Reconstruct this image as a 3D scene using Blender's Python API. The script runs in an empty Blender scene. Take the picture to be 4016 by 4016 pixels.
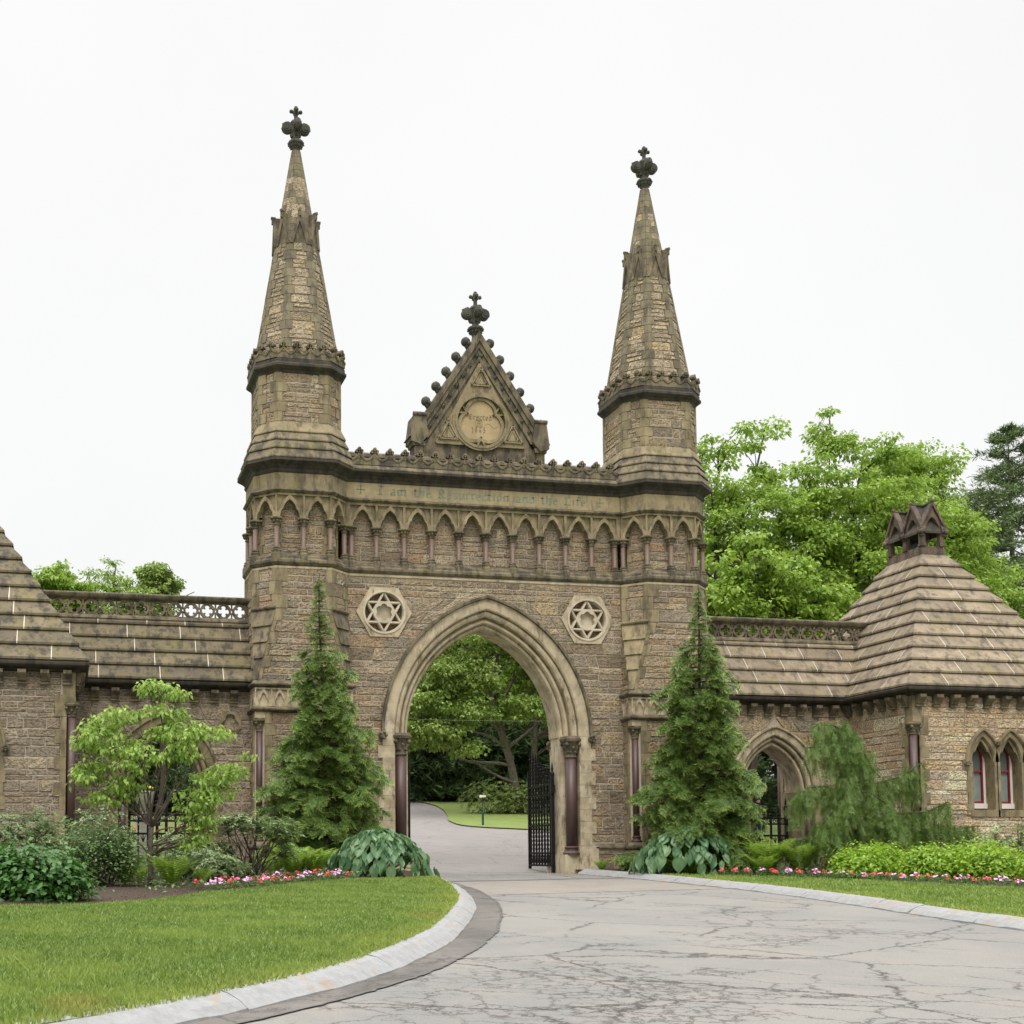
import bpy, math, random
import numpy as np
from math import sin, cos, pi, sqrt, radians as RAD
random.seed(7); rng = np.random.default_rng(7)
C = bpy.context.scene.collection
sc = bpy.context.scene

# ---------------------------------------------------------------- camera, sky, sun, exposure
cd = bpy.data.cameras.new('camera'); cam = bpy.data.objects.new('camera', cd); C.objects.link(cam); sc.camera = cam
cam.location = (-12.4836, -36.5526, 0.5763)
cam.rotation_euler = (pi/2 + 0.0691, 0, -0.1944)
cd.sensor_width = 36; cd.sensor_fit = 'HORIZONTAL'
cd.lens = 36*4974.44/4016; cd.shift_x = (2008-1242.54)/4016; cd.shift_y = (3008-2008)/4016
cd.clip_start = 0.1; cd.clip_end = 1500

SUN_EL, SUN_AZ = RAD(52), RAD(200)
w = bpy.data.worlds.new('World'); sc.world = w; w.use_nodes = True
nt = w.node_tree; nt.nodes.clear()
sky = nt.nodes.new('ShaderNodeTexSky'); sky.sky_type = 'NISHITA'; sky.sun_disc = False
sky.sun_elevation = SUN_EL; sky.sun_rotation = SUN_AZ
mx = nt.nodes.new('ShaderNodeMix'); mx.data_type = 'RGBA'; mx.inputs[0].default_value = 0.95
mx.inputs[7].default_value = (13.6, 13.5, 13.2, 1)                    # the closed white cloud layer
# overcast: the zenith is about three times as bright as the horizon
tc = nt.nodes.new('ShaderNodeTexCoord'); sx = nt.nodes.new('ShaderNodeSeparateXYZ'); nt.links.new(tc.outputs['Generated'], sx.inputs[0])
mr_ = nt.nodes.new('ShaderNodeMapRange'); mr_.inputs['From Min'].default_value = .60; mr_.inputs['From Max'].default_value = 1; mr_.inputs['To Min'].default_value = 1; mr_.inputs['To Max'].default_value = 5.6; nt.links.new(sx.outputs['Z'], mr_.inputs['Value'])
vm = nt.nodes.new('ShaderNodeVectorMath'); vm.operation = 'SCALE'; vm.inputs[0].default_value = (9.12, 9.12, 9.06)
cn = nt.nodes.new('ShaderNodeTexNoise'); cn.inputs['Scale'].default_value = 2.2; cn.inputs['Detail'].default_value = 4; nt.links.new(tc.outputs['Generated'], cn.inputs['Vector'])
cm_ = nt.nodes.new('ShaderNodeMapRange'); cm_.inputs['From Min'].default_value = .3; cm_.inputs['From Max'].default_value = .7; cm_.inputs['To Min'].default_value = .965; cm_.inputs['To Max'].default_value = 1.03; nt.links.new(cn.outputs[0], cm_.inputs['Value'])
mm_ = nt.nodes.new('ShaderNodeMath'); mm_.operation = 'MULTIPLY'; nt.links.new(mr_.outputs[0], mm_.inputs[0]); nt.links.new(cm_.outputs[0], mm_.inputs[1]); nt.links.new(mm_.outputs[0], vm.inputs['Scale'])
nt.links.new(vm.outputs[0], mx.inputs[7])
nt.links.new(sky.outputs[0], mx.inputs[6])
bgn = nt.nodes.new('ShaderNodeBackground'); bgn.inputs[1].default_value = 0.11
out = nt.nodes.new('ShaderNodeOutputWorld')
nt.links.new(mx.outputs[2], bgn.inputs[0]); nt.links.new(bgn.outputs[0], out.inputs[0])
sl = bpy.data.lights.new('sun', 'SUN'); sl.energy = 1.5; sl.angle = RAD(25); sl.color = (1, .96, .9)
so = bpy.data.objects.new('sun', sl); C.objects.link(so)
so.rotation_euler = (RAD(90)-SUN_EL, 0, RAD(-18))
sc.view_settings.view_transform = 'Standard'; sc.view_settings.look = 'None'
sc.view_settings.exposure = 0.0; sc.view_settings.gamma = 1
sc.render.engine = 'CYCLES'
sc.cycles.max_bounces = 6; sc.cycles.diffuse_bounces = 3; sc.cycles.transparent_max_bounces = 4
sc.cycles.use_denoising = True

# ---------------------------------------------------------------- helpers
ORG = {}
def origin(o):
    return ORG.get(o.name, (0, 0, 0)) if o else (0, 0, 0)
def thing(name, label, cat, loc=(0, 0, 0), group=None, kind=None):
    o = bpy.data.objects.new(name, None); C.objects.link(o); o.location = loc; o.empty_display_size = .2
    o['label'] = label; o['category'] = cat
    if group: o['group'] = group
    if kind: o['kind'] = kind
    ORG[o.name] = tuple(loc)
    return o
def link(name, me, parent=None, loc=None, rotz=0.):
    """loc is a world position; parts keep their mesh origin there"""
    o = bpy.data.objects.new(name, me); C.objects.link(o)
    p = origin(parent); l = loc if loc is not None else p
    o.location = (l[0]-p[0], l[1]-p[1], l[2]-p[2]); o.rotation_euler = (0, 0, rotz)
    if parent: o.parent = parent
    ORG[o.name] = tuple(l)
    return o
def struct(o): o['kind'] = 'structure'; return o
def tag(o, label, cat, group=None):
    o['label'] = label; o['category'] = cat
    if group: o['group'] = group
    return o

class MB:
    def __init__(s): s.v = []; s.f = []; s.m = []
    def add(s, vs, fs, mi=0):
        b = len(s.v); s.v.extend(vs)
        s.f.extend([tuple(b+i for i in f) for f in fs]); s.m.extend([mi]*len(fs))
    def hexa(s, p, mi=0):      # 8 points: bottom ring 0-3, top ring 4-7
        s.add(p, [(3,2,1,0),(4,5,6,7),(0,1,5,4),(1,2,6,5),(2,3,7,6),(3,0,4,7)], mi)
    def box(s, x0, x1, y0, y1, z0, z1, mi=0):
        s.hexa([(x0,y0,z0),(x1,y0,z0),(x1,y1,z0),(x0,y1,z0),(x0,y0,z1),(x1,y0,z1),(x1,y1,z1),(x0,y1,z1)], mi)
    def loft(s, rings, cap0=True, cap1=True, mi=0, closed=True):
        n = len(rings[0]); vs = [p for r in rings for p in r]; fs = []
        for i in range(len(rings)-1):
            for j in range(n if closed else n-1):
                k = (j+1) % n
                fs.append((i*n+j, i*n+k, (i+1)*n+k, (i+1)*n+j))
        if cap0: fs.append(tuple(range(n-1, -1, -1)))
        if cap1: fs.append(tuple((len(rings)-1)*n+j for j in range(n)))
        s.add(vs, fs, mi)
    def lathe(s, c, prof, n=16, mi=0, rot=0.):
        s.loft([[(c[0]+r*cos(2*pi*j/n+rot), c[1]+r*sin(2*pi*j/n+rot), c[2]+z) for j in range(n)] for r, z in prof], mi=mi)
    def ball(s, c, r, n=8, m=5, sc_=(1,1,1), mi=0):
        rings = []
        for i in range(m+1):
            t = -pi/2 + pi*i/m; rr = max(cos(t), .02)
            rings.append([(c[0]+r*sc_[0]*rr*cos(2*pi*j/n), c[1]+r*sc_[1]*rr*sin(2*pi*j/n), c[2]+r*sc_[2]*sin(t)) for j in range(n)])
        s.loft(rings, mi=mi)
    def tube(s, pts, rad, n=6, mi=0):
        pts = [np.array(p, float) for p in pts]; rings = []
        if not hasattr(rad, '__len__'): rad = [rad]*len(pts)
        for i, p in enumerate(pts):
            d = pts[min(i+1, len(pts)-1)] - pts[max(i-1, 0)]; d = d/(np.linalg.norm(d)+1e-9)
            a = np.cross(d, (0, 0, 1.)) if abs(d[2]) < .9 else np.cross(d, (1., 0, 0)); a /= np.linalg.norm(a)+1e-9
            b = np.cross(d, a)
            rings.append([tuple(p + rad[i]*(cos(2*pi*j/n)*a + sin(2*pi*j/n)*b)) for j in range(n)])
        s.loft(rings, mi=mi)
    def build(s, name, mats, parent=None, smooth=False, loc=None, rotz=0.):
        """verts are world coordinates unless loc is given (then they are local to loc)"""
        me = s.mesh(name, mats, (0,0,0) if loc is not None else origin(parent), smooth)
        return link(name, me, parent, loc if loc is not None else origin(parent), rotz)
    def mesh(s, name, mats, o=(0,0,0), smooth=False):
        me = bpy.data.meshes.new(name)
        V = [(v[0]-o[0], v[1]-o[1], v[2]-o[2]) for v in s.v]
        me.from_pydata(V, [], s.f)
        if not isinstance(mats, (list, tuple)): mats = [mats]
        for m in mats: me.materials.append(m)
        if len(mats) > 1: me.polygons.foreach_set('material_index', s.m)
        if smooth: me.polygons.foreach_set('use_smooth', [True]*len(me.polygons))
        me.update(); return me

def np_mesh(name, V, F, mats, uv=None, smooth=False, mi=None):
    """V (n,3), F (m,k) all same k"""
    me = bpy.data.meshes.new(name); n, k = F.shape
    me.vertices.add(len(V)); me.vertices.foreach_set('co', np.ascontiguousarray(V, np.float32).ravel())
    me.loops.add(n*k); me.loops.foreach_set('vertex_index', np.ascontiguousarray(F, np.int32).ravel())
    me.polygons.add(n); me.polygons.foreach_set('loop_start', np.arange(0, n*k, k, dtype=np.int32))
    if uv is not None:
        l = me.uv_layers.new(name='uv'); l.data.foreach_set('uv', np.ascontiguousarray(uv[F.ravel()], np.float32).ravel())
    if not isinstance(mats, (list, tuple)): mats = [mats]
    for m in mats: me.materials.append(m)
    if mi is not None: me.polygons.foreach_set('material_index', mi)
    if smooth: me.polygons.foreach_set('use_smooth', np.ones(n, bool))
    me.update(calc_edges=True); me.validate(); return me

class Fr:
    """a wall frame: u along the wall, d outward, z up"""
    def __init__(s, o, u, nrm): s.o = np.array([o[0], o[1]]); s.u = np.array(u, float); s.n = np.array(nrm, float)
    def __call__(s, u, d, z):
        p = s.o + u*s.u + d*s.n; return (float(p[0]), float(p[1]), z)
def fbox(mb, F, u0, u1, d0, d1, z0, z1, mi=0):
    mb.hexa([F(u0,d1,z0),F(u1,d1,z0),F(u1,d0,z0),F(u0,d0,z0),F(u0,d1,z1),F(u1,d1,z1),F(u1,d0,z1),F(u0,d0,z1)], mi)
def fpoly(mb, F, pts, d0, d1, mi=0):    # (u,z) polygon extruded between depths
    mb.loft([[F(u, d0, z) for u, z in pts], [F(u, d1, z) for u, z in pts]], mi=mi)
def strip(mb, F, us, zlo, zhi, d0, d1, mi=0):
    """solid between two height curves, d0 back, d1 front"""
    n = len(us); vs = []
    for u, a, b in zip(us, zlo, zhi): vs += [F(u,d0,a), F(u,d1,a), F(u,d1,b), F(u,d0,b)]
    fs = []
    for i in range(n-1):
        a = 4*i; b = a+4
        fs += [(a+1,b+1,b+2,a+2), (a,a+3,b+3,b), (a,b,b+1,a+1), (a+2,b+2,b+3,a+3)]
    fs += [(0,1,2,3), (4*n-4,4*n-1,4*n-2,4*n-3)]
    mb.add(vs, fs, mi)
def annulus(mb, F, c, fo, fi, d0, d1, n=48, mi=0, a0=0.):
    vs = []; fs = []
    for j in range(n):
        t = a0+2*pi*j/n
        for r in (fo(t), fi(t)):
            for d in (d0, d1): vs.append(F(c[0]+r*cos(t), d, c[1]+r*sin(t)))
    for j in range(n):
        a = 4*j; b = 4*((j+1) % n)      # 0 outer d0, 1 outer d1, 2 inner d0, 3 inner d1
        fs += [(a+1,b+1,b+3,a+3), (a,a+2,b+2,b), (a,b,b+1,a+1), (a+2,a+3,b+3,b+2)]
    mb.add(vs, fs, mi)
def disc(mb, F, c, r, d0, d1, n=32, mi=0):
    fr = r if callable(r) else (lambda t: r)
    fpoly(mb, F, [(c[0]+fr(2*pi*j/n)*cos(2*pi*j/n), c[1]+fr(2*pi*j/n)*sin(2*pi*j/n)) for j in range(n)], d0, d1, mi)
def polyr(k, R, rot=0.):     # regular k-gon as r(t)
    return lambda t: R*cos(pi/k)/cos(((t-rot) % (2*pi/k)) - pi/k)
def arc_half(R, a, z):       # half width of a pointed arch at height z over the springing
    return max(0., sqrt(max(0., R*R - z*z)) - a) if z >= 0 else R-a
def arch_pts(R, a, n=22):    # right half, springing to apex
    th = math.acos(min(1, a/R)); return [(R*cos(th*i/n)-a, R*sin(th*i/n)) for i in range(n+1)]
def arch_sweep(mb, F, cx, zs, a, prof, n=22, mi=0):
    """prof: closed list of (R, d)"""
    rings = []
    cols = [arch_pts(R, a, n) for R, d in prof]
    for i in range(n+1): rings.append([F(cx+cols[k][i][0], prof[k][1], zs+cols[k][i][1]) for k in range(len(prof))])
    for i in range(n-1, -1, -1): rings.append([F(cx-cols[k][i][0], prof[k][1], zs+cols[k][i][1]) for k in range(len(prof))])
    mb.loft(rings, mi=mi)
def arch_wall(mb, F, u0, u1, z0, z1, cx, zs, a, R, d0, d1, mi=0):
    pts = arch_pts(R, a, 20); h = R-a
    us = [cx-p[0] for p in pts] + [cx+p[0] for p in pts[::-1][1:]]
    zl = [zs+p[1] for p in pts] + [zs+p[1] for p in pts[::-1][1:]]
    strip(mb, F, us, zl, [z1]*len(us), d0, d1, mi)
    fbox(mb, F, u0, cx-h, d0, d1, z0, z1, mi); fbox(mb, F, cx+h, u1, d0, d1, z0, z1, mi)

def rubble(mb, F, rows_z, ext, slope=None, wmin=.28, wmax=.95, gap=.014, p0=.012, p1=.04, mod=None):
    """rock faced coursed stones. ext(z) -> list of (u_left,u_right); F maps (u,d,z)"""
    for za, zb in rows_z:
        e0, e1 = ext(za+.001), ext(zb-.001)
        if len(e0) != len(e1):
            e = e0 if len(e0) > len(e1) else e1; e0 = e1 = e
        for (l0, r0), (l1, r1) in zip(e0, e1):
            W = max(r0-l0, r1-l1)
            if W < .09: continue
            h = zb-za; cuts = [0.]; k = min(1., W)
            while True:
                st = random.uniform(wmin, wmax)*(1.25 if h > .25 and random.random() < .4 else 1)
                if cuts[-1]*W + st > W-.16: break
                cuts.append(cuts[-1]+st/W)
            cuts.append(1.)
            for i in range(len(cuts)-1):
                a, b = cuts[i], cuts[i+1]
                def U(t, s_): # t along, s_ up
                    lo = l0+(r0-l0)*t; hi = l1+(r1-l1)*t; return lo+(hi-lo)*s_
                wd = (b-a)*W
                if wd < .05: continue
                gt, gs = gap*.5/W, gap*.5/h
                e = min(.022, h*.12)
                nx = 1+max(1, int(wd/.13)); nz = 1+max(1, int(h/.1))
                ts = [a+gt, a+gt+e/W]+[a+gt+e/W+(b-a-2*gt-2*e/W)*q/nx for q in range(1, nx)]+[b-gt-e/W, b-gt]
                ss = [gs, gs+e/h]+[gs+e/h+(1-2*gs-2*e/h)*q/nz for q in range(1, nz)]+[1-gs-e/h, 1-gs]
                P = random.uniform(p0, p1); vs = []
                tl = random.uniform(-.012, .012)
                for si, s_ in enumerate(ss):
                    for ti, t in enumerate(ts):
                        if si in (0, len(ss)-1) or ti in (0, len(ts)-1): d = -.004
                        else: d = P*random.uniform(.45, 1.15)+tl*(s_-.5)*2
                        vs.append(F(U(t, s_)+(random.uniform(-.006,.006)), d, za+h*s_))
                n1 = len(ts)
                mb.add(vs, [(y*n1+x, y*n1+x+1, (y+1)*n1+x+1, (y+1)*n1+x) for y in range(len(ss)-1) for x in range(n1-1)])
def rows(z0, z1, q=.40, lo=.13):
    out_ = []; z = z0
    while z < z1-.06:
        h = min(q, z1-z)
        if z1-z-h < .1: h = z1-z
        r = random.random()
        if r < .38 or h < .24: out_.append((z, z+h))
        else:
            c = random.uniform(.42, .6); out_ += [(z, z+h*c), (z+h*c, z+h)]
        z += h
    return out_

# nib lettering (a slanted broad pen drawing each stroke as a flat ribbon)
def mn(x, y0=.08, y1=.92): return [[(x-.1,y1-.08),(x+.02,y1)],[(x,y1),(x,y0)],[(x,y0),(x+.13,y0+.08)]]
GL = {
 'I': (.75, [[(.1,1.3),(.35,1.42),(.7,1.3)],[(.42,1.36),(.3,.7),(.42,.1)],[(.08,.12),(.35,.02),(.68,.16)],[(.1,.75),(.3,.85)]]),
 'a': (.62, [[(.08,.85),(.3,.95),(.42,.85),(.42,.08),(.55,.06)],[(.42,.55),(.1,.42),(.1,.12),(.25,.03),(.42,.2)]]),
 'm': (1.08, mn(.12)+[[(.12,.85),(.35,.95),(.48,.85)]]+mn(.48)+[[(.48,.85),(.72,.95),(.84,.85)]]+mn(.84)),
 't': (.46, [[(.16,1.2),(.16,.12),(.36,.04)],[(.0,.9),(.36,.9)]]),
 'h': (.68, [[(.12,1.4),(.12,.06)],[(.12,.8),(.35,.95),(.5,.82),(.5,.2),(.36,-.12)]]),
 'e': (.56, [[(.42,.5),(.42,.8),(.28,.95),(.1,.8),(.1,.14),(.25,.03),(.46,.16)],[(.1,.42),(.42,.58)]]),
 'R': (.9, [[(.22,1.3),(.22,.08)],[(.0,1.15),(.3,1.38),(.62,1.2),(.62,.85),(.25,.7)],[(.36,.7),(.66,.12),(.85,.1)],[(.05,.06),(.4,.08)]]),
 's': (.55, [[(.44,.85),(.25,.95),(.1,.8),(.12,.6),(.42,.4),(.42,.15),(.25,.04),(.06,.15)]]),
 'u': (.68, mn(.12)+mn(.5)+[[(.12,.1),(.3,.04),(.5,.2)]]),
 'r': (.48, mn(.12)+[[(.12,.8),(.3,.95),(.42,.84)]]),
 'c': (.52, [[(.42,.82),(.28,.95),(.1,.8),(.1,.14),(.25,.03),(.44,.16)]]),
 'i': (.34, mn(.12)+[[(.1,1.22),(.18,1.27)]]),
 'o': (.62, [[(.28,.95),(.1,.8),(.1,.16),(.28,.03),(.46,.18),(.46,.82),(.28,.95)]]),
 'n': (.7, mn(.12)+[[(.12,.82),(.35,.95),(.5,.84)]]+mn(.5)),
 'd': (.62, [[(.2,1.35),(.46,.85),(.46,.16),(.28,.03),(.1,.16),(.1,.78),(.28,.92),(.46,.78)]]),
 'L': (.85, [[(.5,1.4),(.26,1.2),(.3,.6),(.2,.12)],[(.06,.12),(.4,.18),(.74,.04)],[(.5,1.4),(.62,1.2)]]),
 'f': (.46, [[(.42,1.3),(.26,1.42),(.16,1.2),(.16,.02)],[(.0,.9),(.38,.9)]]),
 'E': (.8, [[(.62,1.2),(.4,1.38),(.14,1.15),(.14,.2),(.36,.03),(.66,.2)],[(.14,.72),(.52,.74)],[(.36,1.3),(.36,.1)]]),
 '.': (.3, [[(.08,.06),(.14,.1)]]),
 ' ': (.5, []),
 '+': (1.1, [[(.5,.05),(.5,1.15)],[(.0,.6),(1.,.6)],[(.36,1.15),(.64,1.15)],[(.36,.05),(.64,.05)],[(.0,.45),(.0,.75)],[(1.,.45),(1.,.75)]]),
 'A': (.95, [[(.14,.06),(.14,1.1),(.4,1.3),(.74,1.2),(.74,.1),(.88,.06)],[(.14,.62),(.74,.62)],[(0,.08),(.28,.1)]]),
 '1': (.45, [[(.08,1.05),(.22,1.25),(.22,.05)],[(.08,.03),(.36,.05)]]),
 '8': (.7, [[(.32,.66),(.12,.9),(.3,1.25),(.52,.95),(.1,.4),(.3,.03),(.56,.32),(.32,.66)]]),
 '6': (.7, [[(.5,1.2),(.2,.9),(.1,.35),(.3,.03),(.52,.3),(.36,.62),(.14,.45)]]),
 '5': (.65, [[(.5,1.25),(.18,1.25),(.14,.72),(.4,.75),(.5,.4),(.3,.04),(.08,.16)]]),
}
def write(mb, F, text, u0, z0, size, d0, d1, nib=.1, track=0., width=None):
    total = sum(GL[c][0]+track for c in text)
    k = size if width is None else width/total
    x = 0
    nx, nz = nib*.5*cos(RAD(40)), nib*.5*sin(RAD(40))
    for c in text:
        for poly in GL[c][1]:
            for (ax, az), (bx, bz) in zip(poly[:-1], poly[1:]):
                q = [(ax-nx, az-nz), (ax+nx, az+nz), (bx+nx, bz+nz), (bx-nx, bz-nz)]
                fpoly(mb, F, [(u0+(x+p[0])*k, z0+p[1]*size) for p in q], d0, d1)
        x += GL[c][0]+track
    return x*k

# ---------------------------------------------------------------- materials
def nodes(name):
    m = bpy.data.materials.new(name); m.use_nodes = True; t = m.node_tree; b = t.nodes['Principled BSDF']
    return m, t, b
def N(t, typ, **kw):
    n = t.nodes.new(typ)
    for k, v in kw.items():
        if k[0] == 'i' and k[1:].isdigit(): n.inputs[int(k[1:])].default_value = v
        elif k in n.inputs: n.inputs[k].default_value = v
        else: setattr(n, k, v)
    return n
def ramp(t, fac, stops, interp='LINEAR'):
    r = t.nodes.new('ShaderNodeValToRGB'); r.color_ramp.interpolation = interp
    e = r.color_ramp.elements
    while len(e) < len(stops): e.new(.5)
    for el, (p, c) in zip(e, stops): el.position = p; el.color = (c[0], c[1], c[2], 1) if hasattr(c, '__len__') else (c, c, c, 1)
    t.links.new(fac, r.inputs[0]); return r.outputs[0]
def mixc(t, fac, a, b, typ='MIX'):
    m = t.nodes.new('ShaderNodeMix'); m.data_type = 'RGBA'; m.blend_type = typ
    for s, v in ((0, fac), (6, a), (7, b)):
        if hasattr(v, 'links'): t.links.new(v, m.inputs[s])
        elif s == 0: m.inputs[0].default_value = v
        else: m.inputs[s].default_value = (v[0], v[1], v[2], 1)
    return m.outputs[2]
def noise(t, scale, detail=4, rough=.6, vec=None, w_=None, dist=0.):
    n = N(t, 'ShaderNodeTexNoise'); n.inputs['Scale'].default_value = scale; n.inputs['Detail'].default_value = detail
    n.inputs['Roughness'].default_value = rough; n.inputs['Distortion'].default_value = dist
    if vec is None: vec = wpos(t)
    t.links.new(vec, n.inputs['Vector']); return n.outputs[0]
def wpos(t, sx=1, sy=1, sz=1, rz=0):
    g_ = t.nodes.new('ShaderNodeNewGeometry'); mp = t.nodes.new('ShaderNodeMapping')
    mp.inputs['Scale'].default_value = (sx, sy, sz); mp.inputs['Rotation'].default_value = (0, 0, rz)
    t.links.new(g_.outputs['Position'], mp.inputs['Vector']); return mp.outputs[0]
def island(t):
    g_ = t.nodes.new('ShaderNodeNewGeometry'); return g_.outputs['Random Per Island']
def bump(t, b, h, strength=.5, dist=.02):
    n = t.nodes.new('ShaderNodeBump'); n.inputs['Strength'].default_value = strength; n.inputs['Distance'].default_value = dist
    t.links.new(h, n.inputs['Height']); t.links.new(n.outputs[0], b.inputs['Normal']); return n

def m_rubble(name, stops, mul=1.):
    m, t, b = nodes(name)
    c = ramp(t, island(t), [(p, [min(.9, x*mul*q*1.12) for x, q in zip(col, (1.42, 1.34, 1.16))]) for p, col in stops])
    c = mixc(t, ramp(t, noise(t, 5.5, 5, .7), [(.38, 0), (.62, 1)]), c, mixc(t, .25, c, (.31*mul, .255*mul, .185*mul)))
    c = mixc(t, ramp(t, noise(t, 16, 4, .75, wpos(t, 1, 1, 2.4)), [(.42, .9), (.53, 0)]), c, (.075*mul, .075*mul, .055*mul))
    c = mixc(t, ramp(t, noise(t, 22, 3, .6, wpos(t, 1, 1, 2)), [(.62, 0), (.72, .55)]), c, (.46*mul, .41*mul, .35*mul))
    c = mixc(t, ramp(t, noise(t, .55, 6, .7, wpos(t, 1.5, 1.5, .5)), [(.46, 0), (.68, .42)]), c, (.10*mul, .08*mul, .055*mul))
    t.links.new(c, b.inputs['Base Color']); b.inputs['Roughness'].default_value = .92
    bump(t, b, noise(t, 17, 6, .75, wpos(t, 1, 1, 2.1)), 1., .05)
    return m
def m_plain(name, col, col2=None, sc_=3., rough=.9, bs=.35, bsc=30):
    m, t, b = nodes(name)
    c = mixc(t, ramp(t, noise(t, sc_, 5, .65), [(.35, 0), (.65, 1)]), col, col2 or [x*.75 for x in col])
    t.links.new(c, b.inputs['Base Color']); b.inputs['Roughness'].default_value = rough
    if bs: bump(t, b, noise(t, bsc, 4, .6), bs, .01)
    return m
def m_sand(name, base, alt, grime, g0=.5, g1=.66, moss=0., pale=0.):
    """dressed sandstone: block to block tone, soft mottling, vertical grime streaks, a little lichen"""
    m, t, b = nodes(name)
    c = mixc(t, island(t), base, alt)
    c = mixc(t, ramp(t, noise(t, 2.3, 6, .65), [(.36, 0), (.66, 1)]), c, mixc(t, .5, c, grime))
    st = noise(t, 2.6, 5, .7, wpos(t, 1.6, 1.6, .55))
    c = mixc(t, ramp(t, st, [(g0, 0), (g1, .85)]), c, grime)
    if moss: c = mixc(t, ramp(t, noise(t, 1.7, 6, .7), [(.52, 0), (.66, moss)]), c, (.17, .15, .035))
    if pale: c = mixc(t, ramp(t, noise(t, 3.4, 6, .75, wpos(t, 1, 1, .5)), [(.55, 0), (.62, pale)]), c, (.60, .54, .44))
    t.links.new(c, b.inputs['Base Color']); b.inputs['Roughness'].default_value = .88
    bump(t, b, noise(t, 26, 5, .7), .45, .012)
    return m
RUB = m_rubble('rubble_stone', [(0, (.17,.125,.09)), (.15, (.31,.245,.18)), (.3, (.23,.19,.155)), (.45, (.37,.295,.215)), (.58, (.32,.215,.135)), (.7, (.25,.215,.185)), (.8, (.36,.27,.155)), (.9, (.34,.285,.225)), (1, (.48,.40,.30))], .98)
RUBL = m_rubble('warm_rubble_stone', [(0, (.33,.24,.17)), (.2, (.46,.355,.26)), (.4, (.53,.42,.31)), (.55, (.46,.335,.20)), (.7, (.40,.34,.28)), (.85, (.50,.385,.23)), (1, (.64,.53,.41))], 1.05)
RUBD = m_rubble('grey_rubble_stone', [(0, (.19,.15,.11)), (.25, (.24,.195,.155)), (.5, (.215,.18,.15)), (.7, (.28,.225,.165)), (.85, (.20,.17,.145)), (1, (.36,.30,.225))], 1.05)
RUBU = m_rubble('spire_rubble_stone', [(0, (.22,.175,.125)), (.3, (.32,.26,.19)), (.55, (.36,.295,.22)), (.75, (.28,.235,.185)), (.9, (.40,.31,.19)), (1, (.46,.39,.31))], 1.)
MORT = m_plain('lime_mortar', (.42,.36,.28), (.34,.28,.22), 9)
SAND = m_sand('dressed_sandstone', (.36,.29,.165), (.25,.20,.115), (.085,.067,.04), .47, .64, .35, .0)
SPIREQ = m_sand('spire_quoin_stone', (.24,.20,.12), (.17,.14,.09), (.07,.056,.036), .46, .62, .3)
SANDP = m_sand('pale_sandstone', (.60,.50,.34), (.46,.375,.25), (.13,.10,.058), .52, .66, .22, .5)
SANDD = m_sand('weathered_sandstone', (.25,.20,.12), (.175,.14,.088), (.045,.038,.028), .44, .58, .35)
BLACKST = m_sand('grime_and_shade_sandstone', (.085,.068,.047), (.055,.045,.034), (.02,.018,.015), .45, .6, .12)  # near-black base colour: real grime plus painted shade of the cornice undersides
FINST = m_sand('finial_stone', (.10,.098,.068), (.075,.073,.055), (.035,.035,.032), .45, .6, .1)
BAND = m_sand('inscribed_sandstone', (.40,.30,.155), (.33,.27,.15), (.17,.145,.10), .5, .62, .15)
CREAM = m_sand('cream_tracery_stone', (.64,.56,.43), (.52,.45,.34), (.25,.20,.13), .55, .75)
PANEL = m_sand('smooth_tan_stone', (.43,.32,.17), (.41,.31,.17), (.24,.175,.10), .6, .8)
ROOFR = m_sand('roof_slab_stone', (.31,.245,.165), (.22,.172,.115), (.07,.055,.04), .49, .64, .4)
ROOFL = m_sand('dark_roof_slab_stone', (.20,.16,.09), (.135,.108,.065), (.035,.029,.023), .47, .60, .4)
GRAN = m_plain('red_granite', (.085,.046,.04), (.07,.038,.033), 20, .45, .12, 60)
GRANP = m_plain('pink_granite', (.165,.105,.075), (.13,.085,.062), 20, .55, .15, 60)
WHITE = m_plain('white_mortar', (.60,.54,.46), (.46,.41,.34), 6)
INK = m_plain('dark_teal_lettering', (.15,.13,.075), (.20,.25,.19), 1.6)  # dark letter colour with remains of teal paint
IRON = m_plain('black_iron', (.006,.006,.007), (.01,.01,.01), 8, .5, .3, 40); IRON.node_tree.nodes['Principled BSDF'].inputs['Specular IOR Level'].default_value = .2
REDP = m_plain('dark_red_paint', (.22,.02,.03), (.19,.018,.026), 3, .4, .0)
WHP = m_plain('white_paint', (.72,.69,.64), (.66,.62,.56), 3, .5, .0)
SOIL = m_plain('mulch', (.055,.033,.02), (.03,.019,.013), 9, 1., 1., 45)
BARK = m_plain('bark', (.13,.10,.075), (.07,.055,.042), 7, .95, .9, 30)
BARKG = m_plain('grey_bark', (.20,.17,.14), (.12,.10,.085), 5, .95, .9, 22)
TWIG = m_plain('dark_twig_bark', (.06,.04,.03), (.04,.028,.022), 7, .9, .4, 30)
LEAD = m_plain('green_bronze', (.05,.13,.11), (.03,.07,.06), 5, .5, .2)
def m_kerb():
    m, t, b = nodes('grey_granite_kerb')
    c = mixc(t, ramp(t, noise(t, 7, 6, .7), [(.4, 0), (.62, 1)]), (.27,.27,.268), (.215,.215,.212))
    c = mixc(t, island(t), c, mixc(t, .12, c, (.3,.3,.3)))
    c = mixc(t, ramp(t, noise(t, 2.2, 5, .75, wpos(t, 1.8, .5, 1, .6)), [(.56, 0), (.60, .45)]), c, (.30,.20,.11))
    t.links.new(c, b.inputs['Base Color']); b.inputs['Roughness'].default_value = .8
    bump(t, b, noise(t, 25, 6, .7), .6, .015); return m
KERB = m_kerb()
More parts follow.
